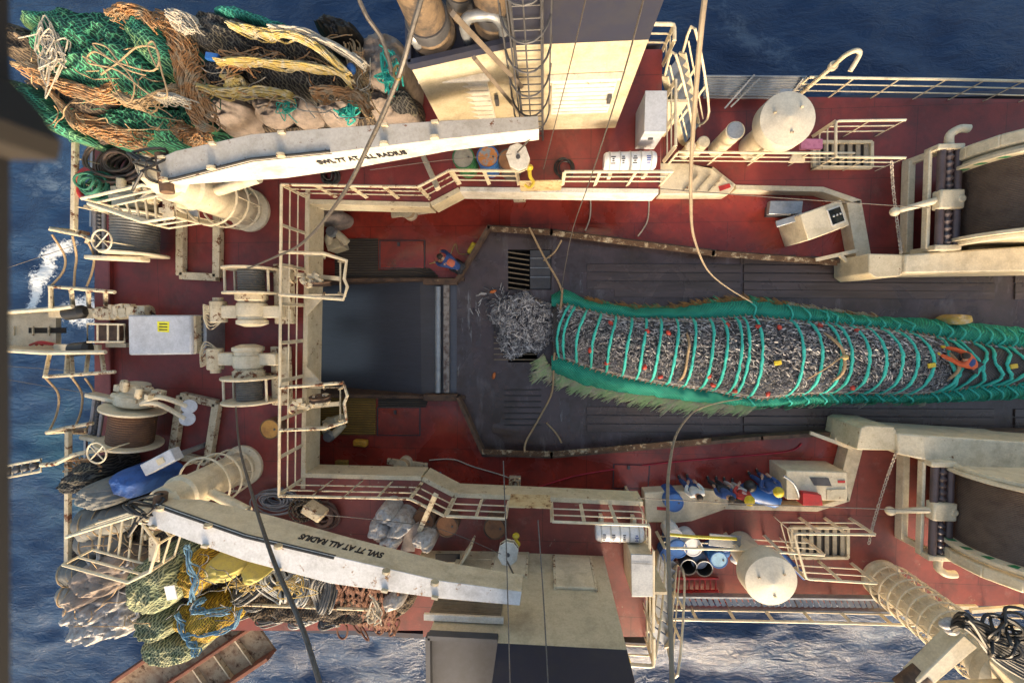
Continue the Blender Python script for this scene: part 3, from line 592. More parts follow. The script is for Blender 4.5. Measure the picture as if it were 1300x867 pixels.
# ---------- deck cranes ----------
def crane(label,base,sec,zt,tz,txt_at,flip,hook,hlabel,mtop):
    t=thing('deck_crane',label,'crane',base)
    b=B(); b.lathe([(.62,0),(.62,.1),(.46,.16),(.44,2.2),(.52,2.25),(.52,2.4),(.44,2.45),(.42,2.9)],base,28); b.build('pedestal',creamc,t)
    for k in range(3):
        z=base.z+.5+.55*k; c=Vector((base.x,base.y,z)); B().tube([c+Vector((math.cos(a)*(.62+.06*k),math.sin(a)*(.62+.06*k),0)) for a in [2*math.pi*i/24 for i in range(24)]],.03,6,closed=True).build('guard_ring',creamc,t)
    b=B()
    for i in range(8):
        a=2*math.pi*i/8; b.tube([base+Vector((math.cos(a)*.44,math.sin(a)*.44,.5)),base+Vector((math.cos(a)*.64,math.sin(a)*.64,.5)),base+Vector((math.cos(a)*.72,math.sin(a)*.72,1.6))],.015,5)
    b.build('guard_spokes',creamc,t)
    # boom: sections of (outer top, inner top, depth), pixel pairs at zt
    rows=[]
    for (po,pi_,dep,z) in sec:
        o=P(po[0],po[1],z); i=P(pi_[0],pi_[1],z); rows.append((o,i,dep))
    for nm,mm,sl in (('boom',creamc if flip else white,0),('boom_top_tone',mtop,1)):  # side and top colours hold the sun and shade on each boom
        b=B(); vs=[]; 
        for o,i,dep in rows:
            if sl: e=(o-i).normalized()*.03; d=Vector((0,0,.02)); vs+=[o+e+d,i-e+d,i-e-d*.0+Vector((0,0,.001)),o+e+Vector((0,0,.001))]
            else: vs+=[o,i,i-Vector((0,0,dep)),o-Vector((0,0,dep))]
        n=len(rows); fs=[[0,1,2,3],[4*n-1,4*n-2,4*n-3,4*n-4]]
        for k in range(n-1):
            for j in range(4): a=4*k+j; c=4*k+(j+1)%4; fs.append([a,a+4,c+4,c])
        if flip: fs=[f[::-1] for f in fs]
        b.add(vs,fs); b.build(nm,mm,t,bevel=.012)
    # slewing head between pedestal and boom root
    r0=rows[0]; root=(r0[0]+r0[1])/2-Vector((0,0,r0[2]*.5)); head=base+Vector((0,0,2.95))
    d=rows[-1][1]-rows[0][1]; d.normalize()
    hx=head+(root-head)*.0
    b=B(); e=(root-head); b.bar(head-Vector((0,0,.1)),root,.62,.55,w2=.34,h2=.9); b.build('slewing_head',creamc,t,bevel=.03)
    B().cyl(root-d.cross(Vector((0,0,1)))*.42,root+d.cross(Vector((0,0,1)))*.42,.14).build('pivot_pin',rusty,t)
    # luffing cylinder
    k=rows[2]; m_=(k[0]+k[1])/2-Vector((0,0,k[2]+.05)); st=base+Vector((0,0,1.9))+d*.45
    b=B(); b.cyl(st,st.lerp(m_,.6),.13); b.build('luffing_cylinder',creamc,t); B().cyl(st.lerp(m_,.6),m_,.07).build('luffing_rod',mgrey,t)
    # hoses
    rr=random.Random(3)
    for k in range(7):
        q=[head+Vector((rr.uniform(-.25,.25),rr.uniform(-.25,.25),.1)),head.lerp(root,.35)+Vector((rr.uniform(-.5,.5),rr.uniform(-.5,.5),rr.uniform(.1,.5))),head.lerp(root,.7)+Vector((rr.uniform(-.4,.4),rr.uniform(-.45,.45),rr.uniform(.2,.5))),root+Vector((rr.uniform(-.2,.2),rr.uniform(-.2,.2),.45))]
        B().tube(cr(q,6),.028,6).build('hose',blackr,t)
    q=[rows[0][1]+Vector((0,0,.05))]+[r[1]+Vector((0,0,.04)) for r in rows[1:4]]
    for k in range(2): B().tube([p-Vector((0,0,.08*k)) for p in q],.03,6).build('hose',blackr,t)
    # lettering on the side that faces the lane
    for a,c in zip(rows,rows[1:]): pass
    ia,ic=rows[txt_at],rows[txt_at+1]; x=(ic[1]-ia[1]).normalized(); yv=Vector((0,0,1)); s=(ia[1]-ia[0]).normalized()
    if flip: x=-x
    mid=ia[1].lerp(ic[1],tz)-Vector((0,0,ia[2]*.45))
    nrm=x.cross(yv); mid+=nrm*.012
    text('SWL 7T AT ALL RADIUS',.13,blk,mid,x,yv,t,sy=2.3,sx=1.45)
    # eye plates, brackets
    for kk,u in ((0,.35),(1,.5),(2,.4),(3,.5),(3,.95)):
        if kk+1<len(rows):
            p=rows[kk][1].lerp(rows[kk+1][1],u); b=B(); b.lathe([(.05,-.03),(.09,-.03),(.09,.03),(.05,.03)],p+Vector((0,0,.09)),12,ax=x.cross(Vector((0,0,1)))); b.build('eye_plate',creamr,t)
            p=rows[kk][0].lerp(rows[kk+1][0],u); b=B(); b.box(p+Vector((0,0,.05)),(.14,.05,.1),rz=math.atan2(x.y,x.x)); b.build('bracket',creamr,t)
    # tip sheave and hook block hanging on a short wire
    tip=(rows[-1][0]+rows[-1][1])/2; hp=hook
    h=thing('hook_block',hlabel,'hook block',hp)
    tp=Vector((hp.x,hp.y,tip.z-.3))
    B().tube([tip-Vector((0,0,.3)),Vector(hp)+Vector((0,0,.35))],.02,6).build('fall_wire',wirem,t)
    ang=R(20 if not flip else -10)
    m2=Matrix.Rotation(ang,3,'Z'); sh=[(-.3,-.15),(-.12,-.36),(.12,-.36),(.3,-.15),(.3,.2),(.12,.38),(-.12,.38),(-.3,.2)]
    b=B(); b.slab([Vector(hp)+m2@Vector((x_*.8,y_*.8,0)) for x_,y_ in sh],hp.z+.02,hp.z+.07); b.build('side_plate',white,h,bevel=.01)
    b=B(); b.slab([Vector(hp)+m2@Vector((x_*.8,y_*.8,0)) for x_,y_ in sh],hp.z-.13,hp.z-.08); b.build('side_plate',creamr,h,bevel=.01)
    B().lathe([(.2,-.07),(.14,-.03),(.14,.0),(.2,.01)],Vector(hp),20).build('sheave',dgrey,h)
    B().lathe([(.05,.071),(.05,.1)],Vector(hp),12).build('pin',dgrey,h)
    return t,rows
tA,rA=crane('deck crane with a boom coloured sunlit white and shaded grey on top, above the oil drums',P(318,268,U),
  [((200,205),(206,231),.25,5.9),((224,194),(225,227),.4,6.0),((320,173),(320,203),1.25,6.0),((420,165),(420,193),1.05,6.0),((560,156),(560,176),.7,6.0),((683,150),(684,163),.6,6.0)],6,.2,3,False,P(658,201,U+2.4),'white hook block hanging over the oil drums',topshade)
tB,rB=crane('deck crane with a boom coloured shaded cream and sunlit rusty white on top, above the rusty chains',P(310,590,U),
  [((188,664),(198,640),.35,5.9),((215,674),(225,650),.7,6.0),((311,709),(311,680),1.0,6.0),((420,738),(425,707),.85,6.0),((560,757),(560,738),.75,6.0),((660,766),(662,752),.65,6.0)],6,.97,2,True,P(645,702,U+2.0),'cream hook block hanging in front of the lower house',mat('rusty_sunlit_top',(.62,.62,.62),.55,col2=(.54,.54,.53),rust=.5,rs=2.6,dirt=.45,rcol=(.30,.17,.08)))  # whiter top has the sunlight coloured in, over real rust
# dangling yellow hooks
def hookpart(label,pts,r=.05):
    t=thing('lifting_hook',label,'hook',pts[-1]); B().tube(cr(pts,6),r,8,r1=r*.6).build('hook',yel,t); B().ball(pts[0],r*2,r*1.6,r*2.4).build('swivel',yel,t)
c=P(672,213,U+1.6); hookpart('yellow lifting hook beside the white hook block',[c,c+Vector((.02,-.2,-.05)),c+Vector((.1,-.33,-.1)),c+Vector((0,-.45,-.12)),c+Vector((-.12,-.38,-.1))])
c=P(655,680,U+1.0); hookpart('small yellow lifting hook on the worn red deck above the lower house',[c,c+Vector((0,-.15,-.05)),c+Vector((.08,-.28,-.1)),c+Vector((0,-.4,-.12)),c+Vector((-.1,-.3,-.1))])
c=P(795,845,U); q=[P(788,812,U+1.2),P(793,825,U+1.0),P(800,845,U+.8),P(797,862,U+.7)]; hookpart('yellow chain hoist hanging at the bottom edge stair',q)
# operator platforms of the cranes
def platform(label,pts,z,mp):
    t=thing('crane_platform',label,'platform',P(pts[0][0],pts[0][1],U)); q=PP(pts,z)
    for k in range(3):
        z_=.36*k+.02; b=B(); b.tube([p+Vector((0,0,z_)) for p in q],.03 if k<2 else .04,8,closed=False); b.build('rail',creamc,t)
    for p in q: B().tube([p,p+Vector((0,0,.76))],.03,6).build('post',creamc,t)
    c=sum(q,Vector())/len(q); B().bar(Vector((c.x,c.y,U)),Vector((c.x,c.y,z)),.14,.14).build('support',cream,t,bevel=.01)
    b=B(); 
    for i in range(6): u=(i+.5)/6; b.bar(q[0].lerp(q[1],u),q[-1].lerp(q[-2],u),.05,.03)
    b.build('floor_grating',cream,t)
    b=B(); b.box(mp,(.28,.62,.04),rz=R(-3)); b.build('step_plate',creamr,t,bevel=.01)
platform('cream railed crane platform over the grey wire drum near green rope',[(142,262),(215,246),(252,252),(254,284),(215,290),(150,268)],U+2.0,P(214,262,U+2.6))
platform('cream railed crane platform over the canvas fenders and sacks',[(122,664),(205,638),(232,672),(222,705),(196,718),(118,697)],U+2.0,P(196,697,U+2.6))
# ---------- winches ----------
def ribbed(r,l,n,dr=.012):
    pr=[]
    for i in range(n*4+1): pr.append((r+dr*math.sin(i*math.pi/2),-l/2+l*i/(n*4)))
    return [(.02,-l/2)]+pr+[(.02,l/2)]
def disc(b,c,ax,r,th,n=36): b.lathe([(.03,-th/2),(r*.99,-th/2),(r,-th/2+.01),(r,th/2-.01),(r*.99,th/2),(.03,th/2)],c,n,ax=ax); return b
def spool(t,c,ax,rd,ld,rf,md,th=.06,nr=16):
    B().lathe(ribbed(rd,ld,nr),c,36,ax=ax).build('drum',md,t,smooth='auto')
    for s in(-1,1): disc(B(),c+ax*s*(ld/2+th/2),ax,rf,th).build('flange',creamc,t)
def small_winch(label,px,py,s):
    c=P(px,py,U+.78); t=thing('mooring_winch',label,'winch',Vector((c.x,c.y,U)),'twin winches beside the stern ramp railing'); ax=Vector((0,s,0))
    spool(t,c,ax,.34,.62,.72,wireg,nr=9)
    for a in (R(160),R(200),R(20),R(330)):
        o=Vector((math.cos(a)*.67,0,math.sin(a)*.6)); B().tube([c+o-ax*.32,c+o+ax*.32],.035,8).build('tie_bar',creamc,t)
    m=c-ax*.36; 
    b=B(); b.lathe([(.42,0),(.42,.16),(.36,.2),(.34,.24)],m,28,ax=-ax); b.build('gear_ring',creamr,t)
    b=B(); b.lathe([(.3,.24),(.38,.26),(.4,.34),(.4,.6),(.36,.62),(.36,.72),(.41,.74),(.41,.84),(.2,.92)],m,28,ax=-ax); b.build('gearbox',creamc,t)
    b=B(); b.box(m-ax*.5+Vector((-.62,0,-.05)),(.5,.36,.36)); b.build('motor_housing',creamc,t,bevel=.04)
    b=B(); b.lathe([(.2,-.3),(.22,-.28),(.22,.28),(.2,.3)],m-ax*.5+Vector((-1.0,0,0)),18,ax=ax); b.lathe([(.14,.3),(.14,.4)],m-ax*.5+Vector((-1.0,0,0)),14,ax=ax); b.build('hydraulic_motor',creamr,t)
    b=B(); b.box(c+ax*(-.35)+Vector((.75,0,-.35)),(.5,1.7,.25)); b.build('base_frame',creamr,t,bevel=.02)
    b=B(); b.box(c-ax*.86+Vector((.5,0,-.05)),(.7,.34,.3)); b.build('bearing_arm',creamc,t,bevel=.03)
    for i in range(6):
        q=[m-ax*(.4+.03*i)+Vector((-1.1,0,.1)),m-ax*(.3+.06*i)+Vector((-1.25,0,.25)),m-ax*(.5+.1*i)+Vector((-1.2,0,.1)),m-ax*(.75)+Vector((-.9,0,0))]
        B().tube(cr(q,4),.018,6).build('pipe',creamr,t)
small_winch('cream spool winch with grey wire, upper one beside the ramp railing',319,357,1)
small_winch('cream spool winch with grey wire, lower one with a wire leading down',317,494,-1)
def net_winch(label,c,ax,rd,ld,rf,md,ang,s,brown):
    t=thing('sweep_winch',label,'winch',Vector((c.x,c.y,U))); side=ax.cross(Vector((0,0,1)))   # points stern- or forward-ward
    if side.x<0: side=-side
    spool(t,c,ax,rd,ld,rf,md,nr=14)
    # guide rollers at the stern side
    for k in(0,1,2):
        o=c-side*(rf+.22+.14*k)-Vector((0,0,.05)); b=B()
        if k==1: b.lathe(ribbed(.06,ld*1.25,12,.014),o,14,ax=ax)
        else: b.cyl(o-ax*ld*.62,o+ax*ld*.62,.055)
        b.build('guide_roller',mat('roller_steel',(.26,.25,.26),.4,.3) if k!=1 else dgrey,t)
    for e in(-1,1):
        b=B(); b.bar(c+ax*e*(ld*.66)-side*(rf+.62),c+ax*e*(ld*.66)+side*.3,.12,.34); b.build('side_frame',creamc,t,bevel=.03)
    # gearbox and hydraulic block
    g=c+ax*s*(ld/2+.35); rr=random.Random(5)
    b=B(); b.lathe([(.45,-.2),(.5,-.16),(.5,.1),(.34,.2),(.3,.42)],g,26,ax=ax*s); b.build('gearbox',creamc,t)
    for i in range(12):
        p=g+side*rr.uniform(-.3,.9)+ax*s*rr.uniform(-.1,.45)+Vector((0,0,rr.uniform(.15,.5))); b=B()
        if i%2: b.box(p,(rr.uniform(.12,.3),rr.uniform(.1,.2),rr.uniform(.1,.25)),rz=ang)
        else: b.lathe([(.07,-.15),(.09,-.13),(.09,.1),(.06,.15)],p,12,ax=side if i%4 else ax)
        b.build('valve_block',creamr,t,bevel=.01)
    for i in range(2):
        p0=g+side*.5+Vector((0,0,.35)); q=[p0,p0+side*.5+ax*s*(.1+.2*i),p0+side*1.1+ax*s*(-.25+.36*i)-Vector((0,0,.3)),] 
        b=B().tube(cr(q,5),.07,10); b.build('hydraulic_pipe',creamc,t)
        e=q[-1]; B().lathe([(.02,-.02),(.2,-.02),(.2,.02),(.02,.02)],e+side*.06,20,ax=Vector((.5,0,1))).build('pipe_flange',lgrey,t)
    # floor frame
    z=U+.12
    a0=c+side*(rf*.9); fr=[a0-ax*ld*.95,a0+side*1.15-ax*ld*.95,a0+side*1.15+ax*ld*1.0,a0+ax*ld*1.0]
    for i in range(4):
        p,q=fr[i],fr[(i+1)%4]; B().bar(Vector((p.x,p.y,z)),Vector((q.x,q.y,z)),.22,.2).build('floor_frame',creamr,t,bevel=.015)
    # hand wheel
    w_=c-ax*s*(ld*.35)+Vector((0,0,rf+.5))-side*-.35
    b=B(); b.tube([w_+Vector((math.cos(a),math.sin(a),0))*.27 for a in [2*math.pi*i/24 for i in range(24)]],.022,6,closed=True)
    for k in range(4): a=math.pi/4+math.pi/2*k; b.tube([w_,w_+Vector((math.cos(a),math.sin(a),0))*.27],.016,5)
    b.tube([w_,w_-Vector((0,0,rf+.2))],.02,6); b.build('hand_wheel',creamc,t)
    return t
net_winch('sweep winch with a thick grey wire drum under the cream crane platform',P(172,298,U+.9),Vector((-.05,-1,0)).normalized(),.55,1.05,.78,wireg,0,-1,0)
net_winch('sweep winch with a rust brown drum and white hand wheel',P(168,540,U+.9),Vector((-.2,-1,0)).normalized(),.55,.95,.8,wireb,R(-11),-1,1)
# big trawl winches on the side decks
def trawl_winch(label,x,ya,yb,rx0,ry0,ry1,rc,s):
    zc=1.75; Y1=P(x,ya,zc).y; Y2=P(x,yb,zc).y; rf=2.05; cx=P(x,ya,zc).x+rf; c=Vector((cx,(Y1+Y2)/2,zc)); ld=abs(Y1-Y2)
    t=thing('trawl_winch',label,'winch',Vector((cx,c.y,D))); ax=Vector((0,1,0))
    B().lathe(ribbed(1.72,ld,42,.014),c,96,ax=ax).build('drum',wired,t,smooth='auto')
    for e in(-1,1):
        b=B(); disc(b,c+ax*e*(ld/2+.05),ax,rf,.1,96); o=b.build('flange',creamc,t)
        b=B(); cc=c+ax*e*(ld/2+.13)
        b.tube([cc+Vector((math.cos(a)*rf*.9,0,math.sin(a)*rf*.9)) for a in [2*math.pi*i/80 for i in range(80)]],.1,8,closed=True); b.build('rim',creamc,o)
        # green marks on the inner face
        if e==s:
            for k in range(24):
                b=B()
                a=R(15*k+5); u=Vector((math.cos(a),0,math.sin(a))); v=Vector((-u.z,0,u.x)); q=c+ax*e*(ld/2-.004)
                tri=[q+u*1.8-v*.02,q+u*2.0+v*.02,q+u*1.98+v*.22,q+u*1.78+v*.1]; b.add(tri+[p-ax*e*.003 for p in tri],[[0,1,2,3],[7,6,5,4]]); b.build('green_mark',mat('green_marks',(.02,.22,.08),.5),o)
    # brake band casing on the outboard side
    for k in range(7):
        a=R(60+22*k); u=Vector((math.cos(a),0,math.sin(a))); p=c+ax*s*(ld/2+.42)+u*1.85; b=B(); b.box(p,(.8,.34,.3),rot=Matrix.Rotation(-a+math.pi/2,3,'Y')); b.build('brake_casing',creamc,t,bevel=.05)
    b=B(); b.slab([Vector((cx-.6,c.y-ld/2-.5,0)),Vector((cx+2,c.y-ld/2-.5,0)),Vector((cx+2,c.y+ld/2+.5,0)),Vector((cx-.6,c.y+ld/2+.5,0))],D,D+.35); b.build('bed_frame',cream,t,bevel=.03)
    # spooling gear
    z=1.35; g=thing('spooling_gear',label.replace('big trawl winch','twin roller spooling gear').replace('with dark wire drum ','')+(' upper' if 0 else ''),'winch guide',P(rx0,ry0,D))
    a=P(rx0+2,ry0,z); d=P(rx0+2-.035*(ry1-ry0),ry1,z)
    for k,dx in enumerate((-.22,0,.22)):
        o=Vector((dx,0,0.03 if k!=1 else 0)); l=(d-a).length; b=B()
        if k==1: b.lathe(ribbed(.1,l,14,.03),(a+d)/2,18,ax=(d-a).normalized())
        else: b.cyl(a+o,d+o,.1)
        b.build('roller' if k!=1 else 'lead_screw',mat('purple_steel',(.10,.075,.08),.4,.2),g)
    b=B(); cc=a.lerp(d,rc); b.box(cc+Vector((0,0,.02)),(.66,.55,.32)); b.lathe([(.12,.0),(.12,.2)],cc+Vector((.25,0,.0)),14); b.build('carriage',creamc,g,bevel=.05)
    for p in(a,d):
        b=B(); b.box(p+Vector((-.05,0,-.1)),(.72,.16,.5)); b.build('end_plate',creamc,g,bevel=.03)
    b=B(); b.bar(a+Vector((-.4,.0,-.2)),d+Vector((-.4,0,-.2)),.1,.2); b.bar(Vector((a.x-.2,a.y,D+.2)),Vector((d.x-.2,d.y,D+.2)),.2,.3); b.bar(Vector((a.x-.2,a.y,D)),a,.12,.2); b.bar(Vector((d.x-.2,d.y,D)),d,.12,.2); b.build('back_frame',creamc,g,bevel=.02)
    b=B(); b.cyl(cc+Vector((-.3,0,0)),cc+Vector((-1.15,-.22*1,-.35)),.1,.07); b.ball(cc+Vector((-1.15,-.22,-.35)),.14); b.build('crank_arm',creamc,g)
    q=(a if s>0 else d); e=Vector((0,s,0)); b=B(); b.tube(cr([q+e*.05,q+e*.35,q+e*.5+Vector((.2,0,.05)),q+e*.5+Vector((.45,0,.05))],6),.11,14); b.build('drive_elbow',creamc,g)
trawl_winch('big trawl winch with dark wire drum at the upper right edge',1226,212,300,1203,188,315,.52,1)
trawl_winch('big trawl winch with dark wire drum at the lower right edge',1214,602,690,1194,588,706,.5,-1)
# ---------- mushroom ventilators, vents ----------
def mushroom(label,tp,rt,zt,zb,rs):
    c=P(tp[0],tp[1],zt); c.z=D; t=thing('mushroom_ventilator',label,'ventilator',c,'mushroom ventilators')
    B().lathe([(rs,0),(rs,zb+.05)],c,28).build('stem',creamc,t)
    b=B(); b.lathe([(rs,zb),(rt*.97,zb),(rt,zb+.03),(rt,zt-.06),(rt*.98,zt),(rt*.06,zt+.16),(0.01,zt+.165)],c,48); b.build('hood',mat('hood_paint',(.62,.57,.46),.5,col2=(.56,.51,.41),dirt=.25,rust=.12,rs=4),t,smooth='auto')
    for k in range(3): a=R(40+120*k); B().box(c+Vector((math.cos(a)*rt*.55,math.sin(a)*rt*.55,zt+.11)),(.07,.04,.05)).build('lug',creamr,t)
mushroom('upper round cream ventilator hood beside the upper sea rail',(1000,151),.75,2.1,1.62,.42)
mushroom('lower round cream ventilator hood beside the ribbed gangway',(979,737),.75,2.1,1.5,.45)
def canvent(label,p,r,h,m2=mgrey):
    t=thing('deck_vent',label,'vent',p); B().lathe([(r,0),(r,h-.05),(r*1.05,h-.04),(r*1.05,h)],p,24).build('body',creamc,t); B().lathe([(r*.95,h+.001),(r*.9,h+.03),(.01,h+.04)],p,24).build('cap',m2,t)
canvent('cream standing vent with a grey lid left of the upper tank hood',P(909,190,D),.26,1.45)
canvent('stubby cream vent nearest the upper stair foot',P(868,197,D),.16,.7,creamc)
canvent('short cream vent standing behind the upper recess rail',P(882,193,D),.18,.8,creamc)
# ---------- stern crane column at the lower right ----------
c=P(1118,733,D); t=thing('crane_column','tall ringed cream crane column with head at the lower right corner','crane',c)
B().lathe([(.62,0),(.62,.12),(.5,.14),(.5,3.6),(.62,3.65),(.62,3.95),(.5,4.0)],c,36).build('column',creamc,t)
for k in range(9):
    z=.5+.36*k; B().tube([c+Vector((math.cos(a)*.68,math.sin(a)*.68,z)) for a in [2*math.pi*i/32 for i in range(32)]],.028,6,closed=True).build('guard_ring',creamc,t)
for k in range(14):
    a=2*math.pi*k/14; u=Vector((math.cos(a),math.sin(a),0)); b=B(); b.tube([c+u*.68+Vector((0,0,.4)),c+u*.68+Vector((0,0,3.45))],.018,5)
    for j in range(9): b.tube([c+u*.5+Vector((0,0,.5+.36*j)),c+u*.68+Vector((0,0,.5+.36*j))],.014,4)
    b.build('guard_bar',creamc,t)
hd=c+Vector((0,0,4.0))
b=B(); b.lathe([(.75,-.1),(.8,0),(.8,.2),(.6,.4),(.5,.9)],hd,36); b.build('slewing_ring',creamc,t)
a1=P(1222,805,4.9); b=B(); b.bar(hd+Vector((0,0,.6)),P(1310,850,5.2),.95,.9); b.build('boom',creamc,t,bevel=.04)
b=B(); b.bar(a1,P(1160,862,4.9),.42,.4,w2=.3); b.build('jib_arm',creamc,t,bevel=.03)
b=B(); b.lathe([(.22,-.3),(.22,.3)],P(1158,864,4.9),20,ax=Vector((1,1,0))); b.build('jib_joint',rusty,t)
b=B(); b.bar(P(1100,874,4.6),P(1320,867,4.8),.12,.2); b.build('lower_rail',cream,t)
rr=random.Random(11)
for k in range(12):
    q=[P(1208+rr.uniform(-4,4),800+rr.uniform(-5,5),5.2),P(1225+rr.uniform(-5,5),785+rr.uniform(-8,12),5.6+rr.uniform(0,.3)),P(1262,798+k*3.5,5.5),P(1310,822+k*4,5.4)]
    B().tube(cr(q,6),.035,6).build('hose',blackr,t)
for k in range(9):
    p=P(1265+rr.uniform(0,30),775+rr.uniform(0,60),5.6); b=B(); b.tube(cr([p+Vector((math.cos(a)*.3,math.sin(a)*.25,rr.uniform(-.1,.2))) for a in [i*1.05 for i in range(6)]],4,True),.03,6,closed=True); b.build('hose_loop',blackr,t)
b=B()
for k in range(5): b.ball(P(1207+rr.uniform(-6,6),795+rr.uniform(-6,6),5.3),.15,.11,.1)
tag(b.build('cloth_wrap',plas,t),None,None)
for k,(p,q) in enumerate(((P(1188,770,1.6),P(1240,770,1.6)),(P(1232,775,2.2),P(1300,770,2.4)))):
    B().bar(p,q,.1,.1).build('strut',creamc,t)
# ---------- davit arm ----------
t=thing('davit','cream pipe davit with a bent arm reaching over the upper sea rail','davit',P(1012,128,D))
dv=P(1008,127,D); B().tube(cr([dv+Vector(q) for q in((0,0,0),(0,0,1.0),(0,0,2.0),(.03,.03,2.35),(.2,.06,2.5),(.33,-.02,2.45),(.2,-.36,2.3))],5),.06,12).build('arm',creamc,t)
b=B(); b.lathe([(.12,-.05),(.12,.05)],dv+Vector((0,0,1.9)),14); b.build('collar',creamc,t)
# ---------- lockers, cabinets, boxes ----------
def box_thing(name,label,cat,top,zt,zb,m_,parts=None,bevel=.02,group=None):
    q=PP(top,zt); c=sum(q,Vector())/len(q); t=thing(name,label,cat,(c.x,c.y,zb),group); B().slab(q,zb,zt).build('body',m_,t,bevel=bevel); return t,q
t,q=box_thing('locker','tall light grey locker on the upper wing deck','locker',[(819,117),(846,117),(845,168),(818,168)],U+1.15,U,lgrey)
B().slab([p.lerp((q[0]+q[2])/2,-.03) for p in q],U+1.15,U+1.19).build('lid',lgrey,t,bevel=.01)
B().box(q[2].lerp(q[3],.55)+Vector((0,-.03,-.35)),(.12,.04,.05)).build('handle',dgrey,t)
t,q=box_thing('locker','cream locker with galvanised top on the lower wing deck','locker',[(801,703),(828,704),(829,756),(802,756)],U+1.15,U,creamc)
B().slab([p.lerp((q[0]+q[2])/2,-.02) for p in q],U+1.15,U+1.18).build('lid',mgrey,t,bevel=.01)
B().slab([q[0].lerp(q[2],.2)+Vector((0,0,.04)),q[1].lerp(q[3],.2)+Vector((0,0,.04)),q[1].lerp(q[2],.2)+Vector((0,0,.04)),q[0].lerp(q[3],.2)+Vector((0,0,.04))],U+1.19,U+1.2).build('hinge_strip',dgrey,t)
# stern box
t,q=box_thing('equipment_box','large light grey box with a yellow warning sticker at the stern','box',[(162,400),(242,400),(243,450),(163,451)],U+1.0,U,lgrey,bevel=.05)
B().slab(PP([(242,401),(248,401),(250,449),(243,449)],U+.9),U,U+.9).build('side_plate',creamr,t)
for k in range(7): B().slab(PP([(249,403+k*6.6),(259,403+k*6.6),(259,407.5+k*6.6),(249,407.5+k*6.6)],U+.7),U,U+.7).build('rubber_block',dgrey,t,bevel=.02)
B().slab(PP([(258,401),(262,401),(262,449),(258,449)],U+.75),U,U+.75).build('end_rail',mgrey,t,bevel=.01)
B().slab(PP([(199.5,408),(215,408.5),(214.5,422),(200,421)],U+1.003),U+1.001,U+1.004).build('sticker',mat('yellow_sticker',(.72,.68,.02),.5),t)
for k in range(3): B().slab(PP([(202,410.5+k*3.6),(212.5,410.8+k*3.6),(212.5,412.2+k*3.6),(202,412+k*3.6)],U+1.006),U+1.0045,U+1.006).build('printed_line',blk,t)
t=thing('box_cage','small cream open frame beside the light grey stern box','frame',P(135,425,U))
b=B()
for z in(.5,.9):
    q=PP([(111,411),(158,412),(158,434),(111,434)],U+z)
    b.tube(q,.03,6,closed=True)
for x in(124,137,150): b.tube([P(x,411,U+.9),P(x,434,U+.9)],.025,6)
b.build('frame',creamc,t); B().slab(PP([(126,413),(152,413),(152,432),(126,432)],U+.4),U,U+.4).build('core',rusty,t)
B().slab(PP([(134,435),(160,436),(160,441),(134,441)],U+.25),U,U+.25).build('foot',creamc,t)
# hydraulic unit above the grey box
t=thing('hydraulic_unit','lumpy cream hydraulic unit above the light grey stern box','machine',P(155,396,U)); rr=random.Random(2)
b=B(); b.cyl(P(126,398,U+.5),P(190,396,U+.5),.2); b.build('cylinder',creamr,t)
for k in range(14): b=B(); b.box(P(124+k*4.6,396+rr.uniform(-3,3),U+.62),(rr.uniform(.12,.25),rr.uniform(.2,.42),rr.uniform(.1,.3)),rz=rr.uniform(-.2,.2)); b.build('valve_block',creamr,t,bevel=.02)
B().tube(cr([P(190,396,U+.5),P(196,399,U+.5),P(199,402,U+.3)],4),.03).build('hose',blackr,t)
# stern chute and its frames
t=thing('stern_chute','cream open chute with a dark slot reaching out over the stern','chute',P(60,425,U))
B().slab(PP([(-40,398),(71,398),(71,445),(-40,440)],U+.05),U-.1,U+.05).build('floor_plate',creamc,t)
B().slab(PP([(36,416),(84,416),(84,423),(36,423)],U+.06),U+.05,U+.056).build('slot',darkhole,t)  # thin black sheet paints the shade in the slot
for x in(18,42,62): B().bar(P(x,414,U+.1),P(x,426,U+.1),.04,.04).build('cross_bar',creamr,t)
for k,pts in enumerate((([(-40,400),(78,391),(92,389),(90,378)]),([(-40,442),(60,448),(134,447),(134,440)]))):
    q=PP(pts,U+.9); B().bar(q[0]-Vector((0,0,.45)),q[1]-Vector((0,0,.45)),.07,.9).build('side_plate',creamc,t,bevel=.01); B().tube(q[:3],.06,8).build('side_rail',creamc,t)
b=B()
for k in range(3): b.tube(cr([P(38+k*8,438,U+.2),P(52,434+k,U+.3),P(74,438,U+.25)],5),.035,6)
b.build('red_strap',redp,t)
for k,(pp) in enumerate(((90,397),(97,443))):
    tt=thing('fairlead_roller',['dark oval fairlead at the upper side of the stern chute','dark oval fairlead at the lower side of the stern chute'][k],'roller',P(pp[0],pp[1],U)); B().lathe([(.1,-.35),(.2,-.25),(.2,.25),(.1,.35)],P(pp[0]+5,pp[1],U+.6),18,ax=Vector((1,.1,0))).build('roller',blackr,tt); B().bar(P(pp[0]-26,pp[1],U+.45),P(pp[0]+30,pp[1]+1,U+.45),.3,.14).build('bracket',creamc,tt,bevel=.02)
def sternframe(label,pts,posts,z):
    t=thing('stern_rail_frame',label,'frame',P(pts[0][0],pts[0][1],U))
    B().tube(PP(pts,z),.05,8).build('top_rail',creamr,t)
    for a,b_ in posts: B().bar(P(a[0],a[1],z),P(b_[0],b_[1],U+.2),.11,.08).build('post',creamr,t)
sternframe('cream railing frame over the white wake above the chute',[(146,371),(92,366),(64,364),(64,392)],[((64,364),(66,391)),((90,366),(93,391)),((112,368),(113,391)),((134,370),(134,388))],U+1.0)
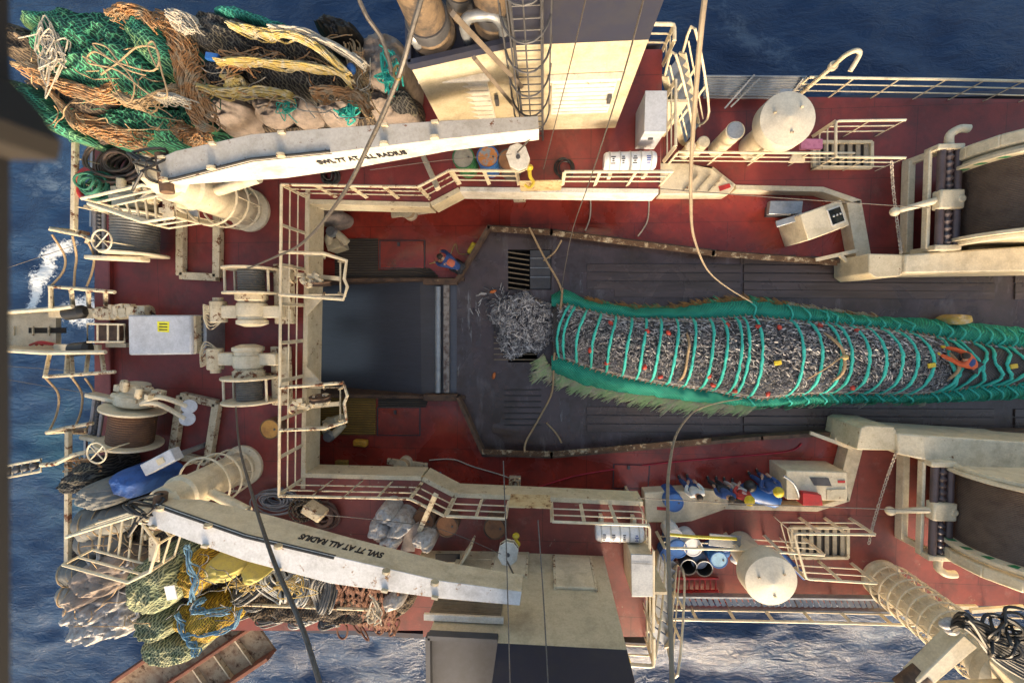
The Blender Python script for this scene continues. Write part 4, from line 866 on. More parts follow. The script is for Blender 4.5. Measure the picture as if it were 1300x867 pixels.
sternframe('cream railing frame below the stern chute',[(58,478),(92,476),(146,472)],[((57,478),(63,449)),((84,475),(86,448)),((92,478),(90,448)),((109,474),(112,450)),((132,472),(129,450))],U+1.0)
sternframe('rusty cream frame hanging off the stern near the grey drum',[(64,291),(104,299),(118,306)],[((64,291),(98,294)),((98,294),(112,297)),((110,307),(128,300))],U+1.2)
sternframe('rusty cream frame hanging off the stern near the brown drum',[(59,549),(84,543),(118,537)],[((59,549),(110,545)),((84,548),(112,549))],U+1.2)
for lab,a,b_ in (('long rusty vertical pole over the sea left of the green nets',(96,170),(94,292)),('long rusty vertical pole over the sea left of the blue tarpaulin',(87,548),(86,716))):
    t=thing('boundary_pole',lab,'pole',P(a[0],a[1],U)); B().bar(P(*a,U+1.25),P(*b_,U+1.25),.12,.12).build('pole',creamr,t,bevel=.01)
    for u in(.25,.5,.75): 
        p=P(*a,U+1.25).lerp(P(*b_,U+1.25),u); B().tube([p,p+Vector((.85,-.15,-.6))],.02,5).build('stay',creamr,t)
    B().bar(P(a[0]+22,a[1]+2,U+.3),P(b_[0]+22,b_[1]-4,U+.3),.07,.07).build('inner_rail',mgrey,t)
t=thing('lattice_lamp','white lattice light frame with a rusty arm reaching off the stern','lamp frame',P(60,585,U+1))
b=B(); q=PP([(4,592),(52,583),(52,598),(4,607)],U+1.6); b.tube(q,.035,6,closed=True)
for x,y in((16,590),(28,588),(40,585)): b.tube([P(x,y,U+1.6),P(x,y+14,U+1.6)],.02,5)
b.build('frame',creamc,t); B().tube(cr([P(52,590,U+1.6),P(70,588,U+1.55),P(95,577,U+1.4),P(125,572,U+1.2)],4),.06,8).build('arm',creamr,t)
for k in range(4): B().ball(P(11+k*11,598-k*2.2,U+1.55),.11,.11,.12).build('lamp',dgrey,t)
for k,(x0,x1,x2) in enumerate(((82,62,62),(97,92,88),(119,108,106))):
    for s in(0,1):
        q=[P(x1 if k else 66,300 if k else 298,U+1.2),P(x0,325,U+.9),P(x0-2,345,U+.9),P(x1+2,364,U+1)] if s==0 else [P(x1 if k else 58,480,U+1),P(x1+12,500,U+.7),P(x1+10,525,U+.7),P(x1,548,U+1.2)]
        tag(B().tube(cr(q,6),.028,6).build('safety_rope',rope),['hanging','slack','thin'][k]+' guard rope between the stern frames '+['above the chute','below the chute'][s]+[', outermost of three',', middle of three',', nearest the deck'][k],'rope','guard ropes between the stern frames')
# red curb strip at the stern edge
b=B(); b.slab(PP([(120,305),(137,305),(139,606),(120,606)],U+.02),U,U+.02); b.build('stern_kerb',mat('faded_red',(.24,.06,.06),.5,col2=(.2,.05,.05),dirt=.3),kind='structure')
b=B(); b.slab(PP([(137,305),(139,305),(141,606),(139,606)],U+.12),U,U+.12); b.build('stern_kerb_lip',red,kind='structure')
# hydraulic pedestal box tied at the lower crane
t=thing('junction_box','blue grey junction box leaning beside the blue tarpaulin','box',P(206,585,U))
c=P(206,585,U+1.6); B().box(c,(1.0,.34,.3),rz=R(27)).build('case',lgrey,t,bevel=.02); B().box(c+Vector((.1,.05,.16)),(.22,.16,.02),rz=R(27)).build('label_plate',cream,t); B().bar(Vector((c.x,c.y,U)),c,.12,.12).build('leg',mgrey,t)
# control stations in the recesses
def console(label,c,rz,s):
    t=thing('control_console',label,'control cabinet',(c.x,c.y,T)); m=Matrix.Rotation(rz,3,'Z')
    pr=[(-.75,0),(.75,0),(.75,1.0),(-.1,1.35),(-.75,1.35)]
    a=[c+m@Vector((x,-.42,0))+Vector((0,0,z)) for x,z in pr]; d=[c+m@Vector((x,.42,0))+Vector((0,0,z)) for x,z in pr]
    b=B(); n=5; b.add(a+d,[list(range(n)),list(range(n,2*n))[::-1]]+[[(i+1)%n,i,n+i,n+(i+1)%n] for i in range(n)]); b.build('cabinet',creamc,t,bevel=.03)
    sl=Matrix.Rotation(math.atan2(.35,.85),3,'Y'); cc=c+m@Vector((.32,0,0))+Vector((0,0,1.2))
    B().box(cc,(.62,.55,.03),rot=m@sl).build('panel_frame',white,t,bevel=.005); B().box(cc+Vector((0,0,.012)),(.52,.45,.03),rot=m@sl).build('panel_window',glass,t)
    for i in range(3): B().lathe([(.03,0),(.035,.03),(.01,.05)],cc+m@sl@Vector((-.15+.15*i,.02,.03)),10).build('knob',mgrey,t)
    return t
console('cream control cabinet with a sloping dark control panel',P(1019,289,T),R(20),1)
t=thing('hydraulic_bench','grey steel bench with a red bucket beside the control cabinet','bench',P(1003,262,T)); B().slab(PP([(978,255),(1020,255),(1018,272),(976,272)],T+.9),T+.7,T+.9).build('top',mgrey,t,bevel=.02); B().slab(PP([(985,257),(1016,257),(1014,270),(984,270)],T+.7),T,T+.7).build('base',dgrey,t)
B().lathe([(.12,0),(.15,.28),(.13,.28),(.1,.03)],P(976,268,T+.0),16).build('bucket',redp,None,label='small red bucket on the floor beside the steel bench',cat='bucket')
tag(B().bar(P(985,285,T+.9),P(1028,272,T+1.1),.2,.08).build('lever_arm',mgrey,bevel=.02),'grey steel lever arm pointing left from the control cabinet','lever')
t=thing('hydraulic_cabinet','long cream cabinet beside the crewmen, with a red box at its front','cabinet',P(1037,620,T)); B().slab(PP([(998,597),(1076,599),(1076,636),(999,634)],T+1.1),T,T+1.1).build('body',creamc,t,bevel=.03)
B().slab(PP([(1028,606),(1052,607),(1056,617),(1034,616)],T+1.12),T+1.1,T+1.12).build('vent_grille',dgrey,t); B().slab(PP([(1050,622),(1074,621),(1074,633),(1050,634)],T+1.13),T+1.1,T+1.13).build('louvre',cream,t)
B().slab(PP([(1064,610),(1073,610),(1073,613),(1064,613)],T+1.12),T+1.1,T+1.12).build('red_label',redp,t)
t2_,q=box_thing('red_box','square red box on the front of the long cream cabinet','box',[(1019,625),(1043,628),(1045,642),(1020,642)],T+1.3,T+.85,redp)
B().tube(cr([P(995,604,T+1.2),P(1006,612,T+1.25),P(1012,622,T+1.2),P(1014,630,T+1.15)],4),.04,8).build('pipe',mgrey,t)
# ---------- liferaft canisters ----------
def canister(label,c,L_,r):
    t=thing('liferaft_canister',label,'liferaft',(c.x,c.y,U)); ax=Vector((1,0,0)); h=L_/2
    B().lathe([(.02,-h),(r*.8,-h),(r*.97,-h+.05),(r,-h+.1),(r,h-.1),(r*.97,h-.05),(r*.8,h),(.02,h)],c,32,ax=ax).build('shell',whitec,t)
    for k in range(5): x=-h+.14+k*(L_-.28)/4; B().lathe([(r+.001,-.018),(r+.016,-.015),(r+.016,.015),(r+.001,.018)],c+ax*x,32,ax=ax).build('strap',mat('pale_strap',(.5,.5,.48),.6),t)
    rr=random.Random(int(c.x*10))
    for k,x in enumerate((-.42,-.18,.1,.42)):
        for j in range(4):
            a=R(62+j*13); u=Vector((0,-math.cos(a),math.sin(a))) if 1 else 0; p=c+ax*(x*L_*.8)+u*(r+.003); B().box(p,(rr.uniform(.05,.12),.028,.004),rot=Matrix.Rotation(math.pi/2-a,3,'X')).build('printed_line',blk if k!=3 else mat('blue_print',(.02,.06,.3),.5),t)
    for x in(-.35,.35): B().slab([c+Vector((x*L_-.05,-.3,0)),c+Vector((x*L_+.05,-.3,0)),c+Vector((x*L_+.05,.3,0)),c+Vector((x*L_-.05,.3,0))],U,c.z-r*.75).build('cradle',creamc,t)
canister('white banded liferaft canister behind the upper railing',P(799,205,U+.55),1.35,.24)
canister('white banded liferaft canister behind the lower railing',P(786,676,U+.55),1.3,.24)
# ---------- drums and barrels ----------
def drum(label,c,mb,ml,h=.88,r=.29,group=None,m_open=False):
    t=thing('oil_drum',label,'drum',c,group); pr=[(r*.98,0),(r,.02),(r,h*.33-.02),(r*1.03,h*.33),(r,h*.33+.02),(r,h*.66-.02),(r*1.03,h*.66),(r,h*.66+.02),(r,h-.02),(r*1.02,h),(r*.93,h),(r*.93,h-.025),(.01,h-.025)]
    B().lathe(pr,c,32).build('barrel',mb,t); B().lathe([(r*.9,h-.022),(r*.9,h-.012),(.01,h-.012)],c,28).build('lid',ml,t)
    B().lathe([(.03,h-.012),(.03,h+.01)],c+Vector((r*.5,0,0)),10).build('bung',dgrey,t)
dg='oil drums behind the upper railing'
def DP(px,py,h=.88,z0=U): c=P(px,py,z0+h); c.z=z0; return c
drum('green oil drum with a dusty grey lid',DP(588,200),mat('green_drum',(.03,.16,.06),.5,rust=.3),mat('dusty_lid',(.25,.25,.22),.7,dirt=.3),group=dg)
drum('blue oil drum with an orange rust lid',DP(619,199),blue,mat('orange_lid',(.42,.17,.05),.8,col2=(.2,.25,.3),s2=6,t2=(.5,.6)),group=dg)
drum('brown rusty oil drum right of the blue one',DP(646,203),dgrey,mat('brown_lid',(.24,.12,.06),.8,rust=.5),group=dg)
brl=mat('rusty_brown_lid',(.22,.10,.045),.8,col2=(.15,.07,.035),rust=.4)
for i,(x,y) in enumerate(((537,662),(567,668),(628,671))):
    drum(['rusty brown drum lid tucked beside the plastic bags','rusty brown drum just right of the railing kink','rusty yellow brown drum standing alone under the railing'][i],DP(x,y,.5),rusty,brl,h=.5,r=.32,group='rusty drums by the lower railing')
drum('low drum with a yellow brown lid beside the stern ramp railing',DP(342,545,.4),rusty,mat('yellow_brown_lid',(.35,.2,.05),.7,col2=(.25,.13,.04)),h=.4,r=.3)
for x,y,r,h,m1,m2,lab in ((861,697,.29,.9,blue,blue,'blue barrel standing between the white barrel and the rail'),(880,695,.29,.9,whitec,whitec,'white lidded barrel in the lower barrel group'),(857,682,.26,.8,whitec,whitec,'white topped tub at the far left of the barrel group'),(888,712,.26,.5,mat('slate_blue',(.1,.15,.25),.5),mat('slate_blue',(.1,.15,.25),.5),'slate grey barrel in front of the white lidded barrel'),(913,711,.27,.8,blue,mat('light_blue_lid',(.25,.45,.65),.5),'blue barrel with a pale label on its lid'),(848,704,.24,.5,blue,blue,'small blue barrel lowest at the left of the group')):
    drum(lab,DP(x,y,h,D),m1,m2,h=h,r=r,group='barrels on the lower side deck')
for x,y,lab in ((874,719,'black open tub left of the other black tub'),(894,721,'black open tub beside the red ladders, right of its twin')):
    c=DP(x,y,.6,D); t=thing('tub',lab,'tub',c,'black tubs'); B().lathe([(.2,0),(.27,.6),(.28,.6),(.28,.63),(.24,.63),(.18,.05),(.01,.05)],c,28).build('tub_body',blackr,t); B().tube([c+Vector((math.cos(a)*.26,math.sin(a)*.26,.64)) for a in [math.pi*i/10 for i in range(11)]],.012,5).build('handle',mgrey,t)
c=P(846,624,T); drum('blue barrel standing left of the men in the recess',c,blue,blue,h=.95,r=.3)
t=thing('gas_bottle','blue barrel lying on its side behind the crewmen','barrel',P(962,632,T)); B().lathe([(.05,-.62),(.22,-.6),(.3,-.5),(.3,.5),(.22,.6),(.05,.62)],P(965,628,T+.62),28,ax=Vector((1,-.25,0))).build('barrel',blue,t); B().box(P(965,628,T+.15),(.7,.5,.3),rz=R(-14)).build('stand',dgrey,t)
rr=random.Random(4)
for k in range(5):
    b=B(); c=P(925+rr.uniform(-12,18),700+rr.uniform(-8,14),D+.3); b.ball(c,rr.uniform(.18,.32),rr.uniform(.15,.25),.16,12,8)
    o=b.build('plastic_sack',[bluet,blue,plas,bluet,lgrey][k],smooth=True); tag(o,['crumpled blue plastic sack nearest the lower tank hood','blue plastic sack among the barrels and grey sheet','dirty white plastic sack by the blue barrels','second blue plastic sack in the rubbish heap','grey plastic sack on top of the rubbish heap'][k],'sack','sacks by the barrels')
tag(B().box(P(920,686,D+.75),(1.0,.4,.05),rz=R(-3)).build('sheet_metal',mgrey,bevel=.01),'grey metal sheet leaning over the blue barrels under the rail','metal sheet')
tag(B().tube(cr([P(848,678,D+1.05),P(880,681,D+1.06),P(935,684,D+1.05)],4),.05,8).build('yellow_pipe',yel),'long yellow pipe lashed along the lower recess rail','pipe')
tag(B().lathe([(.1,-.6),(.1,.6)],P(1005,716,D+.4),14,ax=Vector((1,-1,0))).build('blue_roll',bluet),'blue roll poking out beside the lower tank hood','roll')
# red ladders
for (a,b_,w_,n,lab) in ((P(858,742,D+.1),P(912,742,D+.1),.45,8,'short red steel ladder lying on the deck by the black tubs'),(P(858,752,D+.25),P(924,763,D+.15),.16,2,'long narrow red ladder seen edge on beside the gangway')):
    t=thing('red_ladder',lab,'ladder',a,'red ladders'); s=Vector((0,1,0))*w_/2
    for k in(-1,1): B().bar(a+s*k,b_+s*k,.06,.08).build('side_rail',redp,t)
    for i in range(n): p=a.lerp(b_,(i+.5)/n); B().bar(p-s,p+s,.04,.04).build('rung',redp,t)
# pink plank, small deck things
tag(B().slab(PP([(1017,176),(1045,176),(1045,189),(1017,189)],1.1),.98,1.1).build('foam_block',mat('pink_foam',(.38,.14,.24),.9,col2=(.3,.1,.18),s2=8),bevel=.02),'pink foam block lashed to the rail beside the upper stairwell','foam block')
tag(B().slab(PP([(1002,206),(1022,206),(1022,194),(1008,194)],.8),.74,.8).build('cream_board',creamc),'small cream board beside the pink foam block','board')
# ---------- netting materials ----------
def netmat(name,line,gap,cell=.10,ang=45,width=.32,warp=.5,col2=None,tuft=None,asp=1.0):
    m=bpy.data.materials.new(name); m.use_nodes=True; n=m.node_tree; L=n.links.new; N=n.nodes.new; pb=n.nodes['Principled BSDF']
    g=N('ShaderNodeTexCoord'); 
    no=N('ShaderNodeTexNoise'); no.inputs['Scale'].default_value=1.6; no.inputs['Detail'].default_value=3; L(g.outputs['Object'],no.inputs['Vector'])
    sc_=N('ShaderNodeVectorMath'); sc_.operation='SCALE'; sc_.inputs['Scale'].default_value=warp; L(no.outputs['Color'],sc_.inputs[0])
    ad=N('ShaderNodeVectorMath'); L(g.outputs['Object'],ad.inputs[0]); L(sc_.outputs[0],ad.inputs[1])
    fs=[]
    for s in(1,-1):
        mp=N('ShaderNodeMapping'); mp.inputs['Rotation'].default_value=(0,0,R(s*ang)); L(ad.outputs[0],mp.inputs[0])
        sx=N('ShaderNodeSeparateXYZ'); L(mp.outputs[0],sx.inputs[0])
        q=N('ShaderNodeMath'); q.operation='PINGPONG'; q.inputs[1].default_value=cell/2; L(sx.outputs[0],q.inputs[0])
        r=N('ShaderNodeMapRange'); r.inputs[1].default_value=cell/2*width; r.inputs[2].default_value=cell/2*width*.45; L(q.outputs[0],r.inputs[0]); fs.append(r.outputs[0])
    mx=N('ShaderNodeMath'); mx.operation='MAXIMUM'; L(fs[0],mx.inputs[0]); L(fs[1],mx.inputs[1])
    def mixc(f,a,b):
        x=N('ShaderNodeMix'); x.data_type='RGBA'; L(f,x.inputs[0])
        for i,c in((6,a),(7,b)):
            if isinstance(c,tuple): x.inputs[i].default_value=(*c,1)
            else: L(c,x.inputs[i])
        return x.outputs[2]
    n2=N('ShaderNodeTexNoise'); n2.inputs['Scale'].default_value=2.2; n2.inputs['Detail'].default_value=6; L(g.outputs['Object'],n2.inputs['Vector'])
    r2=N('ShaderNodeMapRange'); r2.inputs[1].default_value=.4; r2.inputs[2].default_value=.65; L(n2.outputs[0],r2.inputs[0])
    ln=mixc(r2.outputs[0],line,col2 or tuple(q*.6 for q in line))
    n3=N('ShaderNodeTexNoise'); n3.inputs['Scale'].default_value=9; n3.inputs['Detail'].default_value=4; L(g.outputs['Object'],n3.inputs['Vector']); r3=N('ShaderNodeMapRange'); r3.inputs[1].default_value=.52; r3.inputs[2].default_value=.75; r3.inputs[4].default_value=.7; L(n3.outputs[0],r3.inputs[0]); ln=mixc(r3.outputs[0],ln,tuple(.5*q+.03 for q in line))
    L(mixc(mx.outputs[0],gap,ln),pb.inputs['Base Color']); pb.inputs['Roughness'].default_value=.8
    bp=N('ShaderNodeBump'); bp.inputs['Strength'].default_value=.9; bp.inputs['Distance'].default_value=.03; L(mx.outputs[0],bp.inputs['Height']); L(bp.outputs[0],pb.inputs['Normal'])
    return m
ngreen=netmat('green_netting',(.045,.30,.17),(.006,.045,.03),.085,40,.36,.3,(.10,.36,.18))
ngreen2=netmat('green_netting_fine',(.05,.36,.22),(.006,.06,.04),.065,45,.4,.35,(.22,.33,.13))
nteal=netmat('teal_netting',(.05,.38,.27),(.01,.12,.09),.08,50,.42,.3)
nblack=netmat('black_netting',(.085,.085,.085),(.012,.012,.014),.075,48,.34,.4,(.16,.14,.09))
nbrown=netmat('brown_netting',(.16,.12,.08),(.03,.022,.018),.08,40,.42,.5)
ngrey=netmat('grey_green_netting',(.30,.35,.20),(.05,.07,.04),.075,45,.45,.4,(.34,.33,.20))
nyel=netmat('yellow_netting',(.55,.36,.03),(.14,.08,.01),.06,40,.45,.4,(.42,.30,.04))
ncod=netmat('codend_netting',(.02,.40,.27),(.004,.16,.11),.06,45,.5,.15,(.015,.30,.21))
def mound(name,label,cat,out,zb,zt,m_,fold=.18,fs=(1.2,3.2),fa=0,seed=0,group=None,parent=None,nu=128,nv=36,flat=.5,zref=None):
    zr=zref if zref is not None else (zb*.4+zt*.6); pts=[P(x,y,zr) for x,y in out]; pts=cr(pts,8,True); n=len(pts)
    c=sum(pts,Vector())/n; b=B(); vs=[]; ca,sa=math.cos(fa),math.sin(fa)
    for i in range(nv+1):
        u=i/nv
        for j in range(nu):
            t=j/nu*n; k=int(t); o=pts[k%n].lerp(pts[(k+1)%n],t-k); p=c.lerp(o,math.sin(u*math.pi/2)**.9 if u<1 else 1)
            x,y=(p.x*ca+p.y*sa),(-p.x*sa+p.y*ca)
            f=noise.noise(Vector((x*fs[0]+seed*7.3,y*fs[1]+noise.noise(Vector((x,y,seed)))*1.2,seed*3.1)))
            f=1-abs(f)*2.4; f2=noise.fractal(Vector((x*3+seed,y*5,seed)),1,2,4); f3=1-abs(noise.noise(Vector((x*fs[0]*2.3,y*fs[1]*2.2,seed+5))))*3
            z=zb+(zt-zb)*(max(0,1-u**2.6))**flat + (f*fold*.5+f2*fold*.45+f3*fold*.16)*(1 if u<.97 else .3)
            vs.append((p.x,p.y,max(z,zb-.3) if u<1 else zb-.25))
    fs_=[[i*nu+j,i*nu+(j+1)%nu,(i+1)*nu+(j+1)%nu,(i+1)*nu+j] for i in range(nv) for j in range(nu)]
    a=(Vector(vs[(nv)*nu])-c).cross(Vector(vs[nv*nu+3])-c).z
    fs_=[f[::-1] for f in fs_] if a>0 else fs_
    b.add(vs,fs_)
    b.add([vs[nv*nu+j] for j in range(nu)],[list(range(nu)) if a<0 else list(range(nu))[::-1]])
    return b.build(name,m_,parent,smooth=True,label=label,cat=cat,group=group)
def strands(name,label,path,width,n,r,m_,cat='rope',seed=0,z=4,lump=.12,group=None,hair=.0,arch=.25):
    rr=random.Random(seed); base=cr(PP(path,z),7); b=B(); k=len(base)
    n=int(n*2.3); r*=.55
    for i in range(n):
        o=rr.uniform(-1,1); ph=rr.uniform(0,6); am=rr.uniform(.02,lump); pts=[]; s0=int(rr.uniform(0,.25)*k) if hair else 0; e0=k-(int(rr.uniform(0,.3)*k) if hair else 0)
        for q in range(s0,e0):
            d=(base[min(q+1,k-1)]-base[max(q-1,0)]).normalized(); s=Vector((-d.y,d.x,0)); oo=o+.35*math.sin(q*.35+ph)+.18*math.sin(q*.9+ph*2.3)+.25*noise.noise(Vector((q*.12,i*.4,seed)))+hair*rr.uniform(-1,1)
            oo=max(-1.3,min(1.3,oo)); pts.append(base[q]+s*oo*width/2+Vector((0,0,arch*math.sqrt(max(0,1.7-oo*oo))*.8+am*math.sin(q*.6+ph))))
        b.tube(pts,r*rr.uniform(.7,1.2),5)
    return tag(b.build(name,m_),label,cat,group)
G='gear heaped on the upper aft deck'
# floor of the heap: dark mass so nothing shows through
mound('net_heap_core','dark tangled netting at the bottom of the upper heap','netting',[(28,70),(120,38),(260,28),(400,48),(515,100),(500,160),(300,178),(120,182),(45,150)],U-.2,U+1.3,nbrown,.4,seed=9,group=G,zref=U+1.0)
mound('net_bundle','largest bright green net bundle with loose brown rope tied over it','netting',[(72,60),(100,38),(150,30),(205,45),(222,90),(228,128),(175,138),(115,126),(78,112)],U+.9,U+2.9,ngreen,.36,(1.0,2.6),R(30),seed=1,group=G)
mound('net_bundle','fan shaped green net bundle left of the thick orange rope band','netting',[(196,36),(222,38),(240,75),(242,100),(220,104),(200,82),(190,58)],U+1.2,U+3.1,ngreen2,.22,(1.2,3),R(70),seed=2,group=G)
mound('net_bundle','long green net roll at the lower left tip of the upper heap','netting',[(30,115),(52,112),(80,132),(106,160),(112,182),(84,176),(48,150),(32,132)],U+.6,U+2.2,ngreen2,.25,(1,3),R(-40),seed=3,group=G)
mound('net_bundle','green net folds along the lower edge of the upper heap','netting',[(112,146),(160,140),(215,146),(262,152),(270,168),(236,186),(180,188),(130,180)],U+.7,U+2.3,ngreen,.3,(1,3),0,seed=4,group=G)
mound('net_bundle','small dark brown net knot at the far left of the upper heap','netting',[(22,66),(40,45),(62,52),(72,72),(60,88),(34,86)],U+.8,U+2.4,nbrown,.3,seed=5,group=G)
mound('net_bundle','bright green scrap of net at the upper left tip of the heap','netting',[(16,50),(28,42),(46,52),(42,66),(24,64)],U+1,U+2.4,ngreen2,.2,seed=6,group=G)
mound('net_bundle','green net patch along the upper edge of the left heap','netting',[(48,38),(90,30),(130,32),(140,42),(96,48),(56,50)],U+1,U+2.6,ngreen2,.2,seed=12,group=G)
mound('net_bundle','dark brown fold hanging between green nets above the lower folds','netting',[(96,140),(120,132),(150,130),(162,136),(140,150),(112,152)],U+1.6,U+2.6,nbrown,.12,seed=13,group=G)
mound('net_bundle','wide black net bundle in the middle of the heap','netting',[(252,36),(300,36),(360,52),(420,72),(438,86),(400,90),(340,84),(280,78),(254,66)],U+1.2,U+2.9,nblack,.34,(.8,3.2),R(-15),seed=7,group=G)
mound('net_bundle','black net bundle between two yellow rope bands','netting',[(320,96),(370,92),(420,96),(446,108),(420,122),(370,124),(328,116)],U+1.2,U+2.6,nblack,.26,(.8,3.4),R(-8),seed=8,group=G)
mound('net_bundle','turquoise net strip running along the top of the black nets','netting',[(278,26),(310,24),(360,42),(400,58),(392,66),(350,52),(300,38)],U+1.6,U+3.0,nteal,.2,(.8,3),R(-20),seed=10,group=G)
mound('net_bundle','black fluffy net tuft at the upper edge by the rusty rail','netting',[(410,42),(430,36),(456,42),(460,56),(430,62),(412,54)],U+1.1,U+2.3,blackr,.3,(3,4),0,seed=11,group=G)
mound('net_bundle','dark net ring around a yellow rope coil in the heap centre','netting',[(268,92),(290,86),(312,92),(316,108),(296,120),(272,114)],U+1.5,U+2.6,nblack,.15,seed=14,group=G)
for i,(o,z1,lab) in enumerate(([[(284,142),(300,132),(330,136),(338,155),(325,172),(290,172)],1.9,'pinkish sack below the heap centre, leftmost of the sack row'],[[(336,140),(356,134),(376,142),(378,160),(352,168),(338,158)],1.7,'creased beige sack, second from the left in the sack row'],[[(372,142),(398,130),(414,140),(414,162),(384,166)],1.8,'beige sack tied with thin cords, third in the sack row'],[[(412,140),(440,130),(458,142),(456,162),(420,164)],1.7,'beige sack partly under a turquoise rope tangle'],[[(472,62),(500,54),(520,70),(522,110),(500,130),(476,122),(468,90)],1.8,'tall beige sack spilling turquoise rope by the cream house'],[[(474,128),(500,130),(524,134),(526,156),(480,160)],1.4,'flat beige sack below the black net patch'])):
    mound('woven_sack',lab,'sack',o,U,U+z1,sack,.28,(1.6,2.2),i*.7,seed=20+i,group='sacks beside the upper heap',nu=64,nv=18)
mound('net_bundle','small black net patch on the tall sack by the house','netting',[(492,120),(518,118),(522,134),(500,140)],U+1.2,U+1.7,nblack,.1,seed=30,group=G)
def tangle(name,label,px,py,z,rx,ry,n,r,m_,seed,cat='rope',group=None,rz=.2,pts=7):
    rr=random.Random(seed); c=P(px,py,z); b=B()
    for i in range(n):
        q=[c+Vector((rr.gauss(0,.5)*rx,rr.gauss(0,.5)*ry,rr.uniform(0,rz))) for _ in range(pts)]; b.tube(cr(q,6),r,5)
    return tag(b.build(name,m_),label,cat,group)
tangle('rope_tangle','turquoise rope tangle on a beige sack under the boom',447,142,U+1.9,.28,.3,8,.022,teal,1)
tangle('rope_tangle','turquoise rope spilling from the tall sack by the house',497,100,U+2.0,.25,.6,9,.022,teal,2)
tangle('rope_tangle','thin teal cord tangle between the beige sacks',366,138,U+1.9,.25,.3,5,.012,teal,3)
tangle('rope_tangle','yellow rope coil inside the dark net ring',297,106,U+2.8,.22,.18,10,.04,ropey,4,rz=.1)
tangle('rope_tangle','white knotted cord tangle at the left of the green nets',68,72,U+3.0,.35,.6,14,.014,ropew,5)
tangle('rope_tangle','loose orange strands above the dark net ring',310,82,U+2.9,.6,.25,12,.015,ropeo,6)
S=strands
S('rope_bundle','thick orange rope band crossing between green and black nets',[(205,36),(228,42),(240,70),(248,105),(258,140),(282,176)],.55,34,.032,ropeo,seed=1,z=U+2.6,hair=.08)
S('rope_bundle','orange fringe rope curling along the lower edge of the big green net',[(40,92),(70,104),(104,118),(140,126),(160,112)],.3,22,.028,ropeo,seed=2,z=U+2.6,hair=.05)
S('rope_bundle','tan and orange strands below the big green bundle',[(100,150),(130,165),(170,178),(200,186)],.4,26,.024,ropeo,seed=3,z=U+2.2,hair=.15)
S('rope_bundle','orange rope band arching over the top edge of the heap',[(150,30),(170,22),(195,28),(210,45)],.28,16,.028,ropeo,seed=4,z=U+2.9,hair=.1)
S('rope_bundle','brown rope band along the lower rim of the fan shaped net',[(160,128),(185,138),(210,130),(236,118)],.2,14,.03,rope,seed=5,z=U+2.7)
S('rope_bundle','frayed orange tail hanging at the lower right of the green nets',[(228,160),(240,172),(262,178),(275,172)],.35,26,.02,ropeo,seed=6,z=U+2.3,hair=.2)
S('rope_bundle','yellow float rope running over the top of the black nets',[(300,40),(340,50),(380,54),(415,72),(450,104)],.13,12,.034,ropey,seed=7,z=U+3.0)
S('rope_bundle','white and yellow rope band under the wide black net',[(285,86),(330,86),(380,90),(430,98),(452,112)],.12,12,.034,ropey,seed=8,z=U+2.9)
S('rope_bundle','pale yellow rope band beside the dark ring above the sacks',[(262,118),(300,124),(340,122),(378,128)],.14,12,.034,ropey,seed=9,z=U+2.6)
S('rope_bundle','short orange rope band ending by the turquoise tangle',[(402,124),(430,122),(458,128),(475,146)],.2,12,.034,ropeo,seed=10,z=U+2.6)
S('rope_bundle','whitish headline rope beside the upper yellow rope',[(352,44),(390,50),(430,66),(470,92)],.14,8,.034,ropew,seed=11,z=U+3.0)
S('rope_bundle','white lashing around the orange band',[(212,132),(228,130),(250,136)],.16,12,.026,ropew,seed=12,z=U+3.0)
S('rope_bundle','tangled grey brown ropes hanging between sacks and rusty rail',[(446,60),(456,90),(462,120),(476,158)],.35,14,.03,rope,seed=13,z=U+1.9,hair=.1)
S('rope_bundle','pinkish rope band at the top edge above the black net',[(226,30),(246,34),(252,50)],.3,16,.03,ropew,seed=14,z=U+2.9)
S('rope_bundle','brown cords along the left rim of the green heap',[(34,90),(60,98),(90,140),(112,168)],.16,10,.026,rope,seed=15,z=U+2.5)
tag(B().tube(cr([P(x,y,U+3.5) for x,y in((128,95),(150,80),(175,60),(200,64),(195,90),(150,80),(120,66),(112,80),(150,90),(190,120),(212,122),(205,90),(196,55),(188,60),(200,88))],6),.018,7).build('loose_rope',rope),'long brown rope looped loosely over the biggest green net','rope')
tag(B().tube(cr([P(x,y,U+3.5) for x,y in((105,72),(120,80),(135,92),(150,120),(165,130),(170,105),(150,78),(135,60),(118,56),(130,68),(160,88),(185,96))],6),.016,7).build('loose_rope',rope),'second brown rope tied in a bow at the middle of the green net','rope')
tag(B().box(P(270,73,U+3.1),(.3,.16,.1),rz=-.2).build('blue_scrap',blue,bevel=.02),'small blue scrap caught in the black net','scrap')
tag(B().ball(P(446,88,U+3.1),.1,.13,.1).build('blue_float',blue),'small blue knot at the end of the yellow float rope','float')
def cords(label,px0,px1,py0,py1,z,n,r,m_,seed):
    q=random.Random(seed); b=B()
    for i in range(n):
        x,y=q.uniform(px0,px1),q.uniform(py0,py1); a=q.uniform(-.6,.6)+(0 if q.random()<.6 else 1.4); pts=[]
        for k in range(q.randrange(5,10)):
            pts.append(P(x,y,z+q.uniform(-.15,.2))); a+=q.gauss(0,.5); x+=math.cos(a)*11; y+=math.sin(a)*8
            x=min(max(x,px0),px1); y=min(max(y,py0),py1)
        b.tube(cr(pts,5),r,5)
    return tag(b.build('cord_tangle',m_),label,'cords')
cords('thin tan cords strewn over the green nets',40,240,45,165,U+2.85,22,.013,rope,101)
cords('thin orange cords strewn over the black nets and sacks',260,460,45,135,U+2.8,20,.013,ropeo,102)
cords('thin white cords strewn over the middle of the upper heap',230,470,40,150,U+2.75,14,.011,ropew,103)
